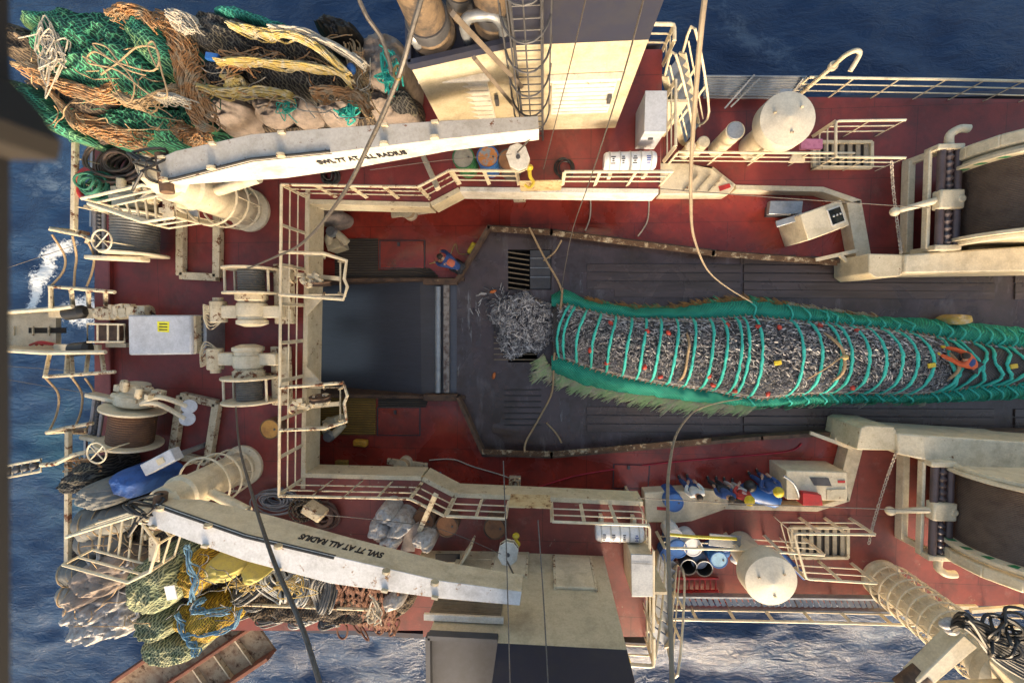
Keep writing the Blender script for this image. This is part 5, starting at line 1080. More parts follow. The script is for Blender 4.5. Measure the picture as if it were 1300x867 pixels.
cords('thin green twine strewn over the lower part of the upper heap',60,280,110,180,U+2.5,16,.012,ropeg,104)
cords('thin grey cords strewn over the lower netting heap',185,300,700,800,U+2.3,12,.011,hosek,105)
cords('thin tan cords strewn over the fenders and plastic heap',95,190,660,795,U+1.9,14,.011,rope,106)
# coils of hose and rope below the upper heap
def coil(name,label,px,py,z0,r0,r1,n,rr_,m_,seed,cat='coil',sq=1.0,h=.5,ang=0,group=None):
    q=random.Random(seed); c=P(px,py,z0+h/2); c.z=z0; b=B(); m2=Matrix.Rotation(ang,3,'Z')
    for i in range(n):
        R_=q.uniform(r0,r1); zz=z0+h*(i+.5)/n; ox,oy=q.uniform(-.06,.06),q.uniform(-.06,.06); ph=q.uniform(0,6); e=q.uniform(.92,1.08)
        b.tube([Vector((c.x+ox,c.y+oy,zz))+m2@Vector((math.cos(a)*R_*e,math.sin(a)*R_*sq/e,.04*math.sin(2*a+ph))) for a in [2*math.pi*k/26 for k in range(26)]],rr_,6,closed=True)
    return tag(b.build(name,m_),label,cat,group)
coil('hose_coil','dark brown hose coil heaped below the green nets',172,212,U,.4,1.1,34,.035,mat('brown_hose',(.10,.065,.05),.6,col2=(.06,.04,.03)),1,sq=.6,h=1.3)
coil('rope_coil','green rope coil beside the brown hose coil at the stern',136,240,U+.3,.2,.5,20,.03,ropeg,2,sq=.8,h=1.2)
coil('hose_coil','small pale hose coil hanging near the upper boom root',188,214,U+1.6,.2,.32,7,.018,ropew,3,h=.2)
tag(B().tube([P(112,235,U+1.2)+Vector((math.cos(a)*.3,math.sin(a)*.42,0)) for a in [R(60+12*k) for k in range(16)]],.07,10).build('lifebuoy',redp),'part of a red lifebuoy hanging at the stern rail','lifebuoy')
tag(B().box(P(178,190,U+.6),(1.6,.14,.14),rz=R(3)).build('pale_beam',creamr,bevel=.01),'pale wooden beam lying under the lower edge of the green nets','beam')
coil('hose_coil','black hose coil on the deck by the upper boom foot',420,224,U,.12,.24,7,.025,blackr,5,h=.15)
coil('hose_coil','dark hose loop on the deck behind the upper railing plate',716,214,U,.12,.3,4,.02,blackr,6,h=.1)
# ---------- lower heap ----------
G2='gear heaped on the lower aft deck'
mound('net_heap_core','dark tangled mass under the lower heap of gear','netting',[(80,690),(110,640),(200,640),(330,690),(500,740),(500,790),(310,790),(240,815),(130,785),(85,750)],U-.2,U+.8,nbrown,.3,seed=40,group=G2,zref=U+.6)
def sausage(name,label,a,b_,r,m_,seed,cat,group=None,z=U+1.0):
    rr=random.Random(seed); p=P(*a,z);q=P(*b_,z); n=20; pts=[p.lerp(q,i/n) for i in range(n+1)]
    b=B(); rs=[r*(.35+.65*min(1,math.sin(math.pi*(i+.6)/(n+1.2))*1.6))*(1+.08*math.sin(i*1.9+seed)) for i in range(n+1)]
    b.tube(pts,lambda t: rs[min(n,int(round(t*n)))],30); nn=[]
    for v in b.v:
        q_=Vector(v); k=min(pts,key=lambda p_:(p_-q_).length_squared); d_=(q_-k); f_=1+.16*noise.fractal(q_*2.2,1,2,4)-.12*abs(noise.noise(q_*1.3)); nn.append(tuple(k+d_*f_))
    b.v=nn; o=tag(b.build(name,m_,smooth=True),label,cat,group)
    for u in(.3,.55,.78):
        c_=p.lerp(q,u); a_,u_=frame(q-p); r_=rs[int(u*n)]*1.0; B().tube([c_+a_*math.cos(x)*r_+u_*math.sin(x)*r_ for x in [2*math.pi*j/20 for j in range(20)]],.018,5,closed=True).build('lashing',rope,o)
    return o
fg='canvas fenders at the lower stern'
sausage('canvas_fender','uppermost grey canvas fender bundle, right below the railed platform',(98,668),(166,655),.42,fend,1,'fender',fg,U+1.4)
sausage('canvas_fender','second grey canvas fender bundle under the platform rails',(100,690),(160,684),.38,fend,2,'fender',fg,U+1.2)
sausage('canvas_fender','rounded grey fender at the left edge of the lower heap',(80,728),(116,722),.36,fend,3,'fender',fg,U+1.1)
sausage('canvas_fender','pale grey fender lowest at the left edge',(78,752),(112,756),.34,mat('pale_canvas',(.30,.29,.26),.85,bump=.4,bs=6,dirt=.3),4,'fender',fg,U+1.0)
sausage('canvas_fender','small beige fender tucked under the plastic heap',(86,768),(110,778),.26,sack,5,'fender',fg,U+.8)
mound('woven_sack','large pinkish sack between the fenders and the platform','sack',[(98,748),(118,712),(160,692),(180,706),(172,735),(140,752),(110,765)],U+.2,U+1.8,sack,.3,seed=41,nu=64)
mound('plastic_heap','heap of crumpled clear and grey plastic over the lower stern edge','plastic',[(98,762),(130,742),(176,742),(186,775),(180,795),(140,804),(104,800)],U+.1,U+1.6,plas,.38,(2.2,3),0,seed=42)
rr=random.Random(8)
b=B()
for k in range(26):
    p=P(rr.uniform(105,180),rr.uniform(715,795),U+1.55); a=rr.uniform(0,3.14); b.tube([p,p+Vector((math.cos(a)*.3,math.sin(a)*.3,.1)),p+Vector((math.cos(a+.5)*.6,math.sin(a+.5)*.6,.0))],.05,5,r1=.01)
tag(b.build('plastic_strips',plas),'torn plastic strips strewn over the pinkish sack','plastic')
tag(B().bar(P(98,800,U+.6),P(130,785,U+.8),.35,.06).build('cardboard_piece',mat('cardboard',(.28,.18,.1),.9)),'brown cardboard piece under the plastic heap','cardboard')
mound('net_bundle','largest grey green net bundle with a white patch','netting',[(184,712),(205,698),(236,702),(246,725),(240,748),(215,770),(188,765),(180,738)],U+.6,U+2.4,ngrey,.22,(1.2,2.2),R(60),seed=43,group=G2)
mound('net_bundle','grey green net bundle squeezed under the biggest one','netting',[(186,772),(215,768),(232,776),(230,796),(205,804),(186,794)],U+.3,U+1.7,ngrey,.16,seed=44,group=G2)
mound('net_bundle','grey green net bundle hanging lowest over the rusty channel','netting',[(192,806),(222,798),(256,804),(264,818),(246,832),(212,832),(194,822)],U+.0,U+1.4,ngrey,.16,seed=45,group=G2)
mound('net_bundle','bright yellow net bundle wrapped with blue ropes','netting',[(252,762),(280,752),(300,768),(302,788),(276,806),(254,800),(246,782)],U+.3,U+1.8,nyel,.14,(1,2.5),R(40),seed=46,group=G2)
mound('net_bundle','small yellow net bundle left of the brightest one','netting',[(234,768),(252,758),(262,772),(256,790),(238,792)],U+.4,U+1.7,nyel,.14,seed=47,group=G2)
mound('net_bundle','yellow net bundle beside the upper boom edge','netting',[(246,700),(266,698),(276,716),(268,742),(250,750),(242,726)],U+.7,U+2.1,nyel,.16,seed=48,group=G2)
ysk=mat('yellow_sack',(.50,.44,.12),.85,col2=(.42,.37,.14),s2=5,bump=.5,bs=12)
mound('yellow_sack','crumpled yellow sack just under the lower boom','sack',[(270,708),(295,702),(314,714),(306,728),(282,728)],U+.8,U+2.1,ysk,.2,seed=49,nu=56,nv=14)
mound('yellow_sack','smaller yellow sack right of the other under the boom','sack',[(316,714),(336,716),(344,726),(326,732)],U+.8,U+2.0,ysk,.15,seed=50,nu=48,nv=12)
tag(B().box(P(217,752,U+2.55),(.28,.36,.02),rz=.2).build('white_patch',whitec),'small white patch lying on the biggest grey green net','cloth')
for i,(pa,lab) in enumerate(([[(240,690),(244,712),(250,735),(246,760)],'light blue rope running down between green and yellow nets'],[[(228,776),(238,800),(250,820),(252,828)],'light blue rope on the lowest green net'],[[(262,757),(250,765),(258,776),(296,772)],'blue rope across the top of the brightest yellow net'],[[(240,802),(270,800),(300,792),(306,772)],'blue rope looping below the brightest yellow net'])):
    S('blue_rope',lab,pa,.12,4,.035,ropeb,seed=60+i,z=U+2.35 if i==0 else U+1.75,arch=.1)
def hank(label,px,py,L_,w,n,m_,seed,z=U+1.2,ang=R(-70),r=.026,group=None,name='hose_hank'):
    q=random.Random(seed); c=P(px,py,z); m2=Matrix.Rotation(ang,3,'Z'); b=B()
    for i in range(n):
        l=L_*q.uniform(.8,1.05)/2; ww=w*q.uniform(.3,1)/2; o=Vector((q.uniform(-.05,.05),q.uniform(-w*.3,w*.3),q.uniform(-.15,.15)))
        b.tube(cr([c+m2@(o+Vector((l*math.cos(a),ww*math.sin(a),.12*math.sin(a*2)))) for a in [2*math.pi*k/9 for k in range(9)]],3,True),r,5,closed=True)
    return tag(b.build(name,m_),label,'hose',group)
hg='hose and rope hanks under the lower boom'
hank('grey hose hank nearest the yellow sacks',318,744,1.1,.55,18,hosek,1,ang=R(40),group=hg)
hank('pale grey hose hank behind a vertical rail post',352,742,1.0,.6,16,mat('pale_hose',(.27,.29,.30),.5),2,ang=R(-60),group=hg)
hank('grey hose hank with yellow cord in it',378,748,.9,.5,14,mat('pale_hose',(.27,.29,.30),.5),3,ang=R(80),group=hg)
hank('dark hose hank between the grey hanks and rusty chains',412,752,1.1,.5,16,hosek,4,ang=R(85),group=hg)
hank('low dark hose coil hanging outside the lower rail, left one',345,782,.8,.5,12,hosek,5,z=U+.5,ang=0,group=hg)
hank('low pale hose coil hanging outside the lower rail, middle one',385,784,.8,.45,12,mat('pale_hose',(.27,.29,.30),.5),6,z=U+.5,ang=0,group=hg)
hank('low hose coil outside the lower rail nearest the chains',418,788,.7,.45,10,hosek,7,z=U+.5,ang=0,group=hg)
hank('grey hose hank half hidden beside the brightest yellow net',312,770,.9,.4,12,hosek,8,z=U+.8,ang=R(10),group=hg)
tangle('rope_tangle','thin yellow cord tangle on the grey hose hanks',372,742,U+1.8,.5,.35,7,.014,ropey,31)
tangle('rope_tangle','thin yellow cord strung over the leftmost grey hank',315,740,U+1.7,.5,.25,6,.012,ropey,32)
# rusty chains hanging
def chain(b,pts,r=.035,l=.16):
    pts=[Vector(p) for p in pts]; acc=0; k=0; d=0
    for a,c in zip(pts,pts[1:]):
        n=max(1,int(round((c-a).length/(l*.75))))
        for i in range(n):
            p=a.lerp(c,(i+.5)/n); t=(c-a).normalized(); s,u=frame(t); s2=s if k%2 else u
            b.tube([p+t*l/2*math.cos(x)+s2*l*.3*math.sin(x) for x in [2*math.pi*j/8 for j in range(8)]],r*.55,4,closed=True); k+=1
rr=random.Random(12)
for k in range(13):
    x=430+k*6.0; b=B(); y0=724+ (k*1.2); pts=[P(x+rr.uniform(-3,3)+rr.uniform(-4,4)*(j%2),y0+j*13+rr.uniform(-3,3),U+1.5-.22*j+rr.uniform(-.1,.1)) for j in range(6)]
    b.tube(cr(pts,4),.045,6); chain(b,cr(pts,3),.05,.2)
    tag(b.build('rusty_chain',chainm),'rusty brown chain hanging over the rail left of the white sack','chain','rusty chains on the lower rail')
for k in range(5):
    x=430+k*17; b=B(); c=P(x+rr.uniform(-5,5),800+rr.uniform(-8,3),U+.4); b.tube([c+Vector((math.cos(a+k)*.16,math.sin(a)*.26,0)) for a in [2*math.pi*j/14 for j in range(14)]],.03,6,closed=True); tag(b.build('rusty_loop',chainm),'rusty chain loop dangling below the lower rail','chain','rusty loops below the rail')
tangle('rope_tangle','pale yellow rope tangle lying on the rusty chains',478,775,U+1.5,.3,.55,4,.022,ropew,33)
mound('white_sack','white plastic sack right of the rusty chains','sack',[(490,752),(505,742),(518,748),(512,766),(494,768)],U+.4,U+1.4,plas,.2,seed=52,nu=48,nv=12)
# items above the lower boom
coil('hose_coil','grey hose coil on deck between the two lower cranes rails',352,634,U,.25,.75,22,.02,mat('pale_hose2',(.22,.22,.24),.5),11,sq=.5,h=.4)
coil('rope_coil','brown rope coil above the lower boom lettering',414,655,U,.15,.38,12,.04,mat('brown_rope',(.14,.08,.06),.9),12,h=.4)
coil('rope_coil','dark rope coil half hidden behind the lower boom',388,645,U,.2,.45,14,.03,nbrown,13,sq=.7,h=.5)
tag(B().box(P(400,648,U+.8),(.6,.25,.5),rz=R(-30)).build('valve_stand',creamr,bevel=.04),'small cream valve stand just above the lower boom','valve')
bg_='clear plastic bags behind the lower railing'
for i,(x,y,s,lab) in enumerate(((492,650,.3,'upright plastic bag knot highest in the bag pile'),(484,668,.34,'plastic bag at the left of the bag pile'),(508,664,.36,'plastic bag in the middle of the bag pile'),(500,682,.3,'plastic bag lowest by the boom'),(541,683,.33,'round plastic bag right of the slanted post'))):
    o=[(x+20*s*2.2*math.cos(a)*(1+.2*math.sin(3*a+i)),y+18*s*2.2*math.sin(a)) for a in [2*math.pi*k/8 for k in range(8)]]
    mound('plastic_bag',lab,'bag',o,U,U+.9,plas,.3,(2,3),0,seed=70+i,group=bg_,nu=48,nv=14)
for i,(o,lab) in enumerate(([[(468,672),(484,655),(494,690),(478,688)],'beige cardboard sheet left of the plastic bags'],[[(516,670),(532,662),(526,700),(508,700)],'beige cardboard sheet right of the plastic bags'])):
    tag(B().slab(PP(o,U+.7),U+.66,U+.7).build('cardboard_sheet',sack),lab,'cardboard')
b=B(); b.bar(P(522,697,U+.1),P(553,628,U+1.5),.14,.12); tag(b.build('slanted_post',creamr,bevel=.01),'rusty slanted cream post between the plastic bags and the drums','post')
b=B(); b.bar(P(538,200,U+.3),P(556,240,U+1.0),.14,.12); tag(b.build('slanted_post',creamc,bevel=.01),'short slanted cream post left of the green oil drum','post')
# blue tarpaulin and bundle at the lower stern
mound('blue_tarpaulin','bright blue tarpaulin thrown over gear beside the junction box','tarpaulin',[(150,600),(168,593),(184,597),(199,606),(190,624),(172,629),(153,618)],U+.8,U+1.9,bluet,.12,(.9,1.6),R(20),seed=80)
mound('canvas_bundle','tied grey canvas bundle left of the blue tarpaulin','bundle',[(112,620),(130,608),(156,612),(164,632),(140,642),(118,638)],U+.6,U+1.9,fend,.2,seed=81)
coil('rope_coil','dark rope coil under the brown drum winch at the stern',118,600,U+.2,.2,.5,16,.03,hosek,14,h=.8)
tangle('rope_tangle','brown and orange cords trailing from the stern by the pole',110,590,U+1.2,.6,.25,8,.014,ropeo,34)
mound('net_bundle','dark netting hanging over the stern beside the brown drum winch','netting',[(92,608),(112,584),(132,582),(140,600),(120,618),(100,622)],U+.3,U+1.5,nblack,.25,seed=82)
t=thing('rusty_channel','rusty open steel channel hanging outboard at the lower left','channel',P(240,830,1.0))
a=P(325,790,1.0); c=P(170,895,1.0); b=B(); b.bar(a,c,2.3,.08); b.build('web',mat('rusty_web',(.33,.26,.17),.8,col2=(.2,.12,.07),rust=.7,rs=2,rcol=(.09,.04,.02)),t)
s=(c-a).normalized().cross(Vector((0,0,1)))
for k in(-1,0,1): B().bar(a+s*1.15*k+Vector((0,0,.2)),c+s*1.15*k+Vector((0,0,.2)),.12 if k else .1,.5 if k else .3).build('flange',mat('rust_red_edge',(.2,.07,.04),.8,rust=.3),t,bevel=.01)
for k in range(5): p=a.lerp(c,.15+.17*k)-s*.6; B().bar(p-s*.5+Vector((0,0,.1)),p+s*.55+Vector((0,0,.1)),.05,.18).build('rib',creamr,t)
# ---------- the codend full of fish ----------
def interp(tab,x):
    if x<=tab[0][0]: return tab[0][1]
    for (a,ya),(b_,yb) in zip(tab,tab[1:]):
        if x<=b_: t=(x-a)/(b_-a); t=t*t*(3-2*t) if 0 else t; return ya+(yb-ya)*t
    return tab[-1][1]
IU=[(705,388),(716,386),(760,398),(800,404),(870,405),(920,404),(950,401),(985,405),(1050,410),(1100,415),(1150,421),(1200,430),(1250,438),(1340,446)]
IL=[(700,452),(712,454),(760,470),(800,480),(850,488),(900,495),(940,503),(965,506),(1000,501),(1050,499),(1100,500),(1150,500),(1180,498),(1240,490),(1340,484)]
OU=[(700,374),(716,366),(745,380),(800,388),(850,390),(900,382),(950,378),(1000,384),(1060,394),(1120,402),(1180,404),(1240,410),(1340,420)]
OL=[(690,456),(700,474),(740,492),(800,503),(860,510),(920,516),(980,517),(1040,514),(1100,512),(1180,512),(1240,510),(1340,506)]
def hgt(px): return 1.15-.35*max(0,min(1,(px-1160)/80))-.45*max(0,min(1,(735-px)/35))
ZR=T+.75
def cod(px,v,dz=0):   # v -1 (upper edge in photo) .. 1
    a=P(px,interp(IU,px),ZR-.25); c=P(px,interp(IL,px),ZR-.25); p=a.lerp(c,(v+1)/2); h=hgt(px)
    p.z=T+.35+(h-.2)*math.sqrt(max(0,1-abs(v)**2.4))+dz+.05*noise.noise(Vector((p.x*1.1,p.y*1.3,1))); return p
t=thing('codend','long green trawl codend bulging with silver fish on the steel lane','fishing net',P(950,450,T))
b=B(); xs=[702+4*i for i in range(160)]; nv=22
b.v=[tuple(cod(x,-1+2*j/nv,-.03)) for x in xs for j in range(nv+1)]
b.f=[[i*(nv+1)+j,i*(nv+1)+j+1,(i+1)*(nv+1)+j+1,(i+1)*(nv+1)+j][::-1] for i in range(len(xs)-1) for j in range(nv)]
bagm=netmat('bag_netting',(.13,.13,.13),(.03,.03,.033),.06,45,.3,.2); b.m=[0]*len(b.f); b.build('bag',bagm,t,smooth=True)
def edge(name,inn,out,sgn):
    b=B(); n=7; xs=[700+3*i for i in range(214)]
    for x in xs:
        for j in range(n+1):
            u=j/n; a=cod(x,sgn*.985,-.0); o=P(x,interp(out,x),T+.15); p=a.lerp(o,u); p.z=a.z*(1-u)+(T+.06)*u+.28*math.sin(u*math.pi)*(1+.5*noise.noise(Vector((x*.05,sgn,u*2))))+.07*noise.noise(Vector((x*.16,u*3,sgn*5))); p.y+=.05*noise.noise(Vector((x*.09,u,sgn)))
            b.v.append(tuple(p))
    m_=n+1; b.f=[([i*m_+j,i*m_+j+1,(i+1)*m_+j+1,(i+1)*m_+j] if sgn<0 else [i*m_+j,(i+1)*m_+j,(i+1)*m_+j+1,i*m_+j+1])[::1 if sgn>0 else 1] for i in range(len(xs)-1) for j in range(n)]; b.m=[0]*len(b.f)
    b.build(name,ncod,t,smooth=True)
edge('side_netting',IU,OU,-1); edge('side_netting',IL,OL,1)
# lacing ropes along both edges
lace=mat('lacing',(.14,.12,.10),.8,col2=(.5,.5,.5),s2=9,t2=(.5,.52))
for s in(-.985,.985):
    pts=[cod(x,s,.05) for x in range(706,1345,5)]; B().tube(pts,.035,6).build('lacing_rope',lace,t)
    for k in range(0,1): pass
    b=B()
    for i,x in enumerate(range(708,1340,7)):
        p=cod(x,s,.06); b.tube([p+Vector((-.05,.1*-s,0)),p+Vector((0,0,.04)),p+Vector((.05,.1*s,-.02))],.014,4)
    o=b.build('lacing_knots',rope,t); o['kind']='stuff'
    b=B().tube([cod(x,s*.94,.035) for x in range(716,1180,6)],.016,5).build('white_seam',ropew,t)
# turquoise hoops
HX=[716,723,738,756,775,795,813,831,851,872,893,911,927,947,1000,1021,1044,1053,1073,1094,1113,1131,1150,1178,1191,1206,1222,1240,1258,1275,1290,1305]
HX=[716,723,738,756,775,795,813,831,851,872,893,909,926,935,951,998,1020,1042,1054,1074,1093,1112,1130,1148,1182,1196,1212,1230,1247,1262,1278,1294]
rr=random.Random(21)
for x in HX:
    pts=[]; bow=min((x-930)/370*14,9) if x<1175 else 3; sl=9 if x<940 else 5
    wob=rr.uniform(0,6); amp=0 if x<1175 else 7
    for j in range(25):
        v=-1+2*j/24; px=x+sl*(-v)*.7+bow*(1-v*v)+rr.uniform(-.25,.25)+amp*math.sin(v*3.4+wob)*(1-.6*v*v); pts.append(cod(px,v*.98,.045+.012*math.sin(j*1.7)))
    b=B(); b.tube(pts,lambda t_: .036+.014*math.sin(t_*9+wob)**2,7)
    for k in range(3): 
        i0=rr.randrange(6,17); q=[p+Vector((.03*math.sin(i*1.1+k*2),0,.02)) for i,p in enumerate(pts[i0:i0+6])]; b.tube(q,.022,5)
    b.build('hoop_rope',teal,t)
    if x>940:
        for s_,tab in((-1,OU),(1,OL)):
            q=[]
            for j in range(6):
                u=j/5*.85; a_=cod(x+sl*(-s_)*.7,s_*.985,0); o_=P(x+rr.uniform(-3,3)+4*s_*u,interp(tab,x),T+.15); p=a_.lerp(o_,u); p.z=a_.z*(1-u)+(T+.06)*u+.30*math.sin(u*math.pi)*1.1+.05; q.append(p)
            B().tube(cr(q,4),.028,6).build('hoop_rope',teal,t)
# the fish
def fishmesh(n,place,name,par,ln,seed,label=None,cat=None):
    q=random.Random(seed); V=[];Fc=[];Mi_=[]
    for k in range(n):
        r_=place(q)
        if r_ is None: continue
        p,nrm,d=r_; l=ln*q.uniform(.75,1.15); d=(d-nrm*d.dot(nrm)).normalized(); s=nrm.cross(d).normalized(); w_=l*.095; h=l*.08
        c0=len(V); 
        for u,ww in((-.5,.1),(-.28,.9),(.05,1.0),(.33,.45)):
            o=p+d*l*u+s*l*.05*math.sin(u*5+k)
            V+= [o-s*w_*ww,o+nrm*h*ww*1.6,o+s*w_*ww,o-nrm*h*ww*.5]
        V+=[p+d*l*.5+s*w_*.9,p+d*l*.5-s*w_*.9,p+d*l*.36+nrm*h*.4]
        mi=q.choice((0,0,0,1,1,2) if name!='fish_catch' else (0,0,1,1,1,2))
        for i in range(3):
            for j in range(4): Fc.append([c0+i*4+j,c0+i*4+(j+1)%4,c0+(i+1)*4+(j+1)%4,c0+(i+1)*4+j]); Mi_.append(mi if j in(0,3) else (2 if mi==2 else (1 if mi==0 and j==1 else mi)))
        Fc+=[[c0+3,c0+2,c0+1,c0],[c0+16,c0+17,c0+18]]; Mi_+=[mi,mi]
    b=B(); b.v=[tuple(v) for v in V]; b.f=Fc; b.m=Mi_
    return b.build(name,[fsA,fsB,fsC],par,label=label,cat=cat,kind='stuff')
fsA=mat('fish_silver',(.74,.72,.70),.35,.1,col2=(.5,.48,.47),s2=12); fsB=mat('fish_grey',(.24,.235,.235),.35,.1,col2=(.12,.12,.14),s2=12); fsC=mat('fish_dark',(.04,.042,.055),.35,.2,col2=(.03,.03,.04),s2=12)
def plc(q):
    px=q.uniform(708,1190); 
    if px>1160 and q.random()<(px-1160)/30: return None
    v=q.uniform(-.98,.98); p=cod(px,v,q.uniform(-.03,.035)); e=.03
    nrm=(cod(px+2,v)-cod(px-2,v)).cross(cod(px,min(1,v+e))-cod(px,max(-1,v-e)));nrm=nrm.normalized(); 
    if nrm.z<0: nrm=-nrm
    a=q.choice((R(35),R(-40)))+q.gauss(0,.4)+1.2*noise.noise(Vector((p.x*.9,p.y*.9,4))); return p,nrm,Vector((math.cos(a),math.sin(a),0))
fishmesh(10500,plc,'fish_catch',t,.155,1)
PC=P(668,411,T)
def pz(x,y): d=math.hypot((x-PC.x)/1.35,(y-PC.y)/1.2); return .52*max(0,1-d**1.8)
def plp(q):
    a=q.uniform(0,2*math.pi); u=q.random()**.5*(1.0+.0); 
    ed=1+.16*math.sin(3*a+1)+.1*math.sin(5*a)+.06*math.sin(9*a)
    x=PC.x+1.22*u*ed*math.cos(a); y=PC.y+1.05*u*ed*math.sin(a); z=pz(x,y); p=Vector((x,y,T+.05+z+q.uniform(-.03,.06)))
    nrm=Vector((-(pz(x+.05,y)-pz(x-.05,y))/.1,-(pz(x,y+.05)-pz(x,y-.05))/.1,1)); nrm+=Vector((q.gauss(0,.18),q.gauss(0,.18),0)); b_=q.uniform(0,6.28)
    return p,nrm.normalized(),Vector((math.cos(b_),math.sin(b_),0))
b=B(); n1,n2=10,48; b.v=[(PC.x+1.12*(i/n1)*math.cos(2*math.pi*j/n2),PC.y+.95*(i/n1)*math.sin(2*math.pi*j/n2),T+.02+pz(PC.x+1.12*(i/n1)*math.cos(2*math.pi*j/n2),PC.y+.95*(i/n1)*math.sin(2*math.pi*j/n2))) for i in range(n1+1) for j in range(n2)]
b.f=[[i*n2+j,(i+1)*n2+j,(i+1)*n2+(j+1)%n2,i*n2+(j+1)%n2] for i in range(n1) for j in range(n2)]; b.m=[0]*len(b.f)
b2=fishmesh(2600,plp,'fish_pile',None,.24,2,'heap of loose silver fish spilling from the net mouth over the grate','fish')
tag(b.build('fish_pile_core',fsC,b2,smooth=True),None,None)
def pls(q):
    a=q.uniform(R(120),R(175)); u=1.1+.9*q.random()**2; return Vector((PC.x+u*math.cos(a),PC.y+u*.95*math.sin(a),T+.06)),Vector((0,0,1)),Vector((math.cos(a*5),math.sin(a*5),0))
fishmesh(60,pls,'stray_fish',None,.24,3,'stray silver fish scattered above left of the heap','fish')
# redfish and tags among the catch
rf=mat('redfish',(.5,.045,.02),.4,col2=(.4,.03,.02))
for x,v in((772,-.72),(816,-.6),(841,-.58),(767,.62),(833,.75),(812,.5),(746,.35),(898,.8),(916,-.82),(952,-.75),(979,-.78),(890,.55),(966,.82),(1077,-.85),(1033,-.9),(1067,.75),(926,.85)):
    p=cod(x,v,.04); B().ball(p,.1,.075,.06,10,6,Matrix.Rotation(x,3,'Z')).build('redfish',rf,t)
for x,v in((970,.05),(1153,-.02),(1265,-.05)): p=cod(x,v,.07); B().box(p,(.22,.14,.06),rz=.2).build('yellow_tag',yel,t,bevel=.02)
pd=mat('wet_slime',(.06,.045,.045),.06,col2=(.045,.03,.028))
b=B()
for x,y,rx,ry,sd in((655,478,.7,.35,1),(640,382,.8,.4,2),(735,335,.9,.3,3),(640,545,.5,.25,4)):
    c_=P(x,y,T+.026); b.add([c_]+[c_+Vector((math.cos(a)*rx*(1+.5*noise.noise(Vector((math.cos(a)*1.5,math.sin(a)*1.5,sd)))),math.sin(a)*ry*(1+.6*noise.noise(Vector((math.cos(a)*2,math.sin(a)*2,sd+9)))),0)) for a in [2*math.pi*i/40 for i in range(40)]],[[0,1+i,1+(i+1)%40] for i in range(40)])
b.build('puddles',pd,kind='structure')
for x,y,lab in((626,370,'orange fish lying left of the silver heap'),(627,477,'orange float below the heap edge')): tag(B().ball(P(x,y,T+.1),.13,.06,.06,10,6,Matrix.Rotation(1.3 if y>400 else .3,3,'Z')).build('loose_float',mat('orange_float',(.6,.16,.03),.5)),lab,'float')
# frayed chafing strands along the outer edges
def fray(tab,x0,x1,n,sgn,cols,seed,ln):
    q=random.Random(seed); bs_=[B() for _ in cols]
    for k in range(n):
        x=q.uniform(x0,x1); a=P(x,interp(tab,x),T+.12); a.y+=sgn*-.12+q.uniform(-.1,.1); d=Vector((-q.uniform(.5,1.1),sgn*q.uniform(.25,.8)*(1),0)).normalized(); l=ln*q.uniform(.6,1.1)*(.75+.7*abs(noise.noise(Vector((x*.11,seed*3,1))))+.35*math.sin(x*.42)); zc=noise.noise(Vector((x*.06,seed,0)))
        i=int((zc+1)*1.7+q.uniform(-.5,.5))%len(cols); bs_[i].tube([a+Vector((0,0,.08)),a+d*l*.5+Vector((0,0,.10+q.uniform(0,.05))),a+d*l+Vector((0,0,.03))],.018,4,r1=.006)
    for b_,c in zip(bs_,cols):
        if b_.v: o=b_.build('chafing_strands',c,t); o['kind']='stuff'
pg=mat('pale_green_fibre',(.34,.48,.24),.9,col2=(.42,.46,.28)); pg2=mat('beige_fibre',(.50,.46,.34),.9,col2=(.4,.36,.25)); gf=mat('green_fibre',(.06,.32,.16),.9); of=mat('orange_fibre',(.36,.19,.06),.9,col2=(.28,.16,.06))
fray(OL,690,960,1900,-1,[pg,pg,pg2,gf],1,.5); fray(OL,960,1180,260,-1,[pg2,gf],2,.22)
fray(OU,745,1000,900,1,[of,of,gf,pg2],3,.26); fray(OU,1000,1120,260,1,[of,pg2],4,.2)
fray([(680,478),(715,468)],684,706,260,-1,[pg,pg2],5,.55)
# strap and securing ropes over the codend
def ropeline(name,label,pts,r,m_,cat='rope',n=6,group=None):
    return tag(B().tube(cr(pts,8),r,7).build(name,m_),label,cat,group)
ropeline('strap','tan strap across the fish between two hoops left of the bulge',[cod(866,-1,.1),cod(864,-.4,.1),cod(862,0,.1),cod(859,.6,.1),cod(856,1,.1)],.04,rope)
ropeline('strap','tan lifting strap with yellow knot across the net',[cod(1022,-1,.12),cod(1040,-.5,.12),cod(1047,-.1,.13),cod(1044,.4,.12),cod(1032,1,.1)],.045,rope)
ropeline('strap','thin rope slanting from the yellow knot to the lower edge',[cod(1046,-.15,.14),cod(1020,.3,.12),cod(985,1,.1)],.022,rope)
ropeline('strap','tan strap beside the kneeling man in orange',[cod(1176,-1,.12),cod(1182,-.3,.15),cod(1184,.2,.12),cod(1175,1,.1)],.045,rope)
ropeline('strap','tan rope closing the mouth of the codend',[P(714,366,T+.3),P(712,390,T+.7),P(708,420,T+.75),P(704,450,T+.6),P(702,468,T+.3)],.04,rope)
tag(B().ball(cod(1047,-.1,.18),.1,.08,.08).build('knot',ropey),'yellow knot on the lifting strap over the net','knot')
mound('yellow_rope_scrap','yellow green rope scrap on the upper net edge at the right','rope',[(1205,404),(1218,399),(1232,402),(1230,410),(1210,412)],T+.3,T+.7,ropey,.12,seed=90,nu=40,nv=10)
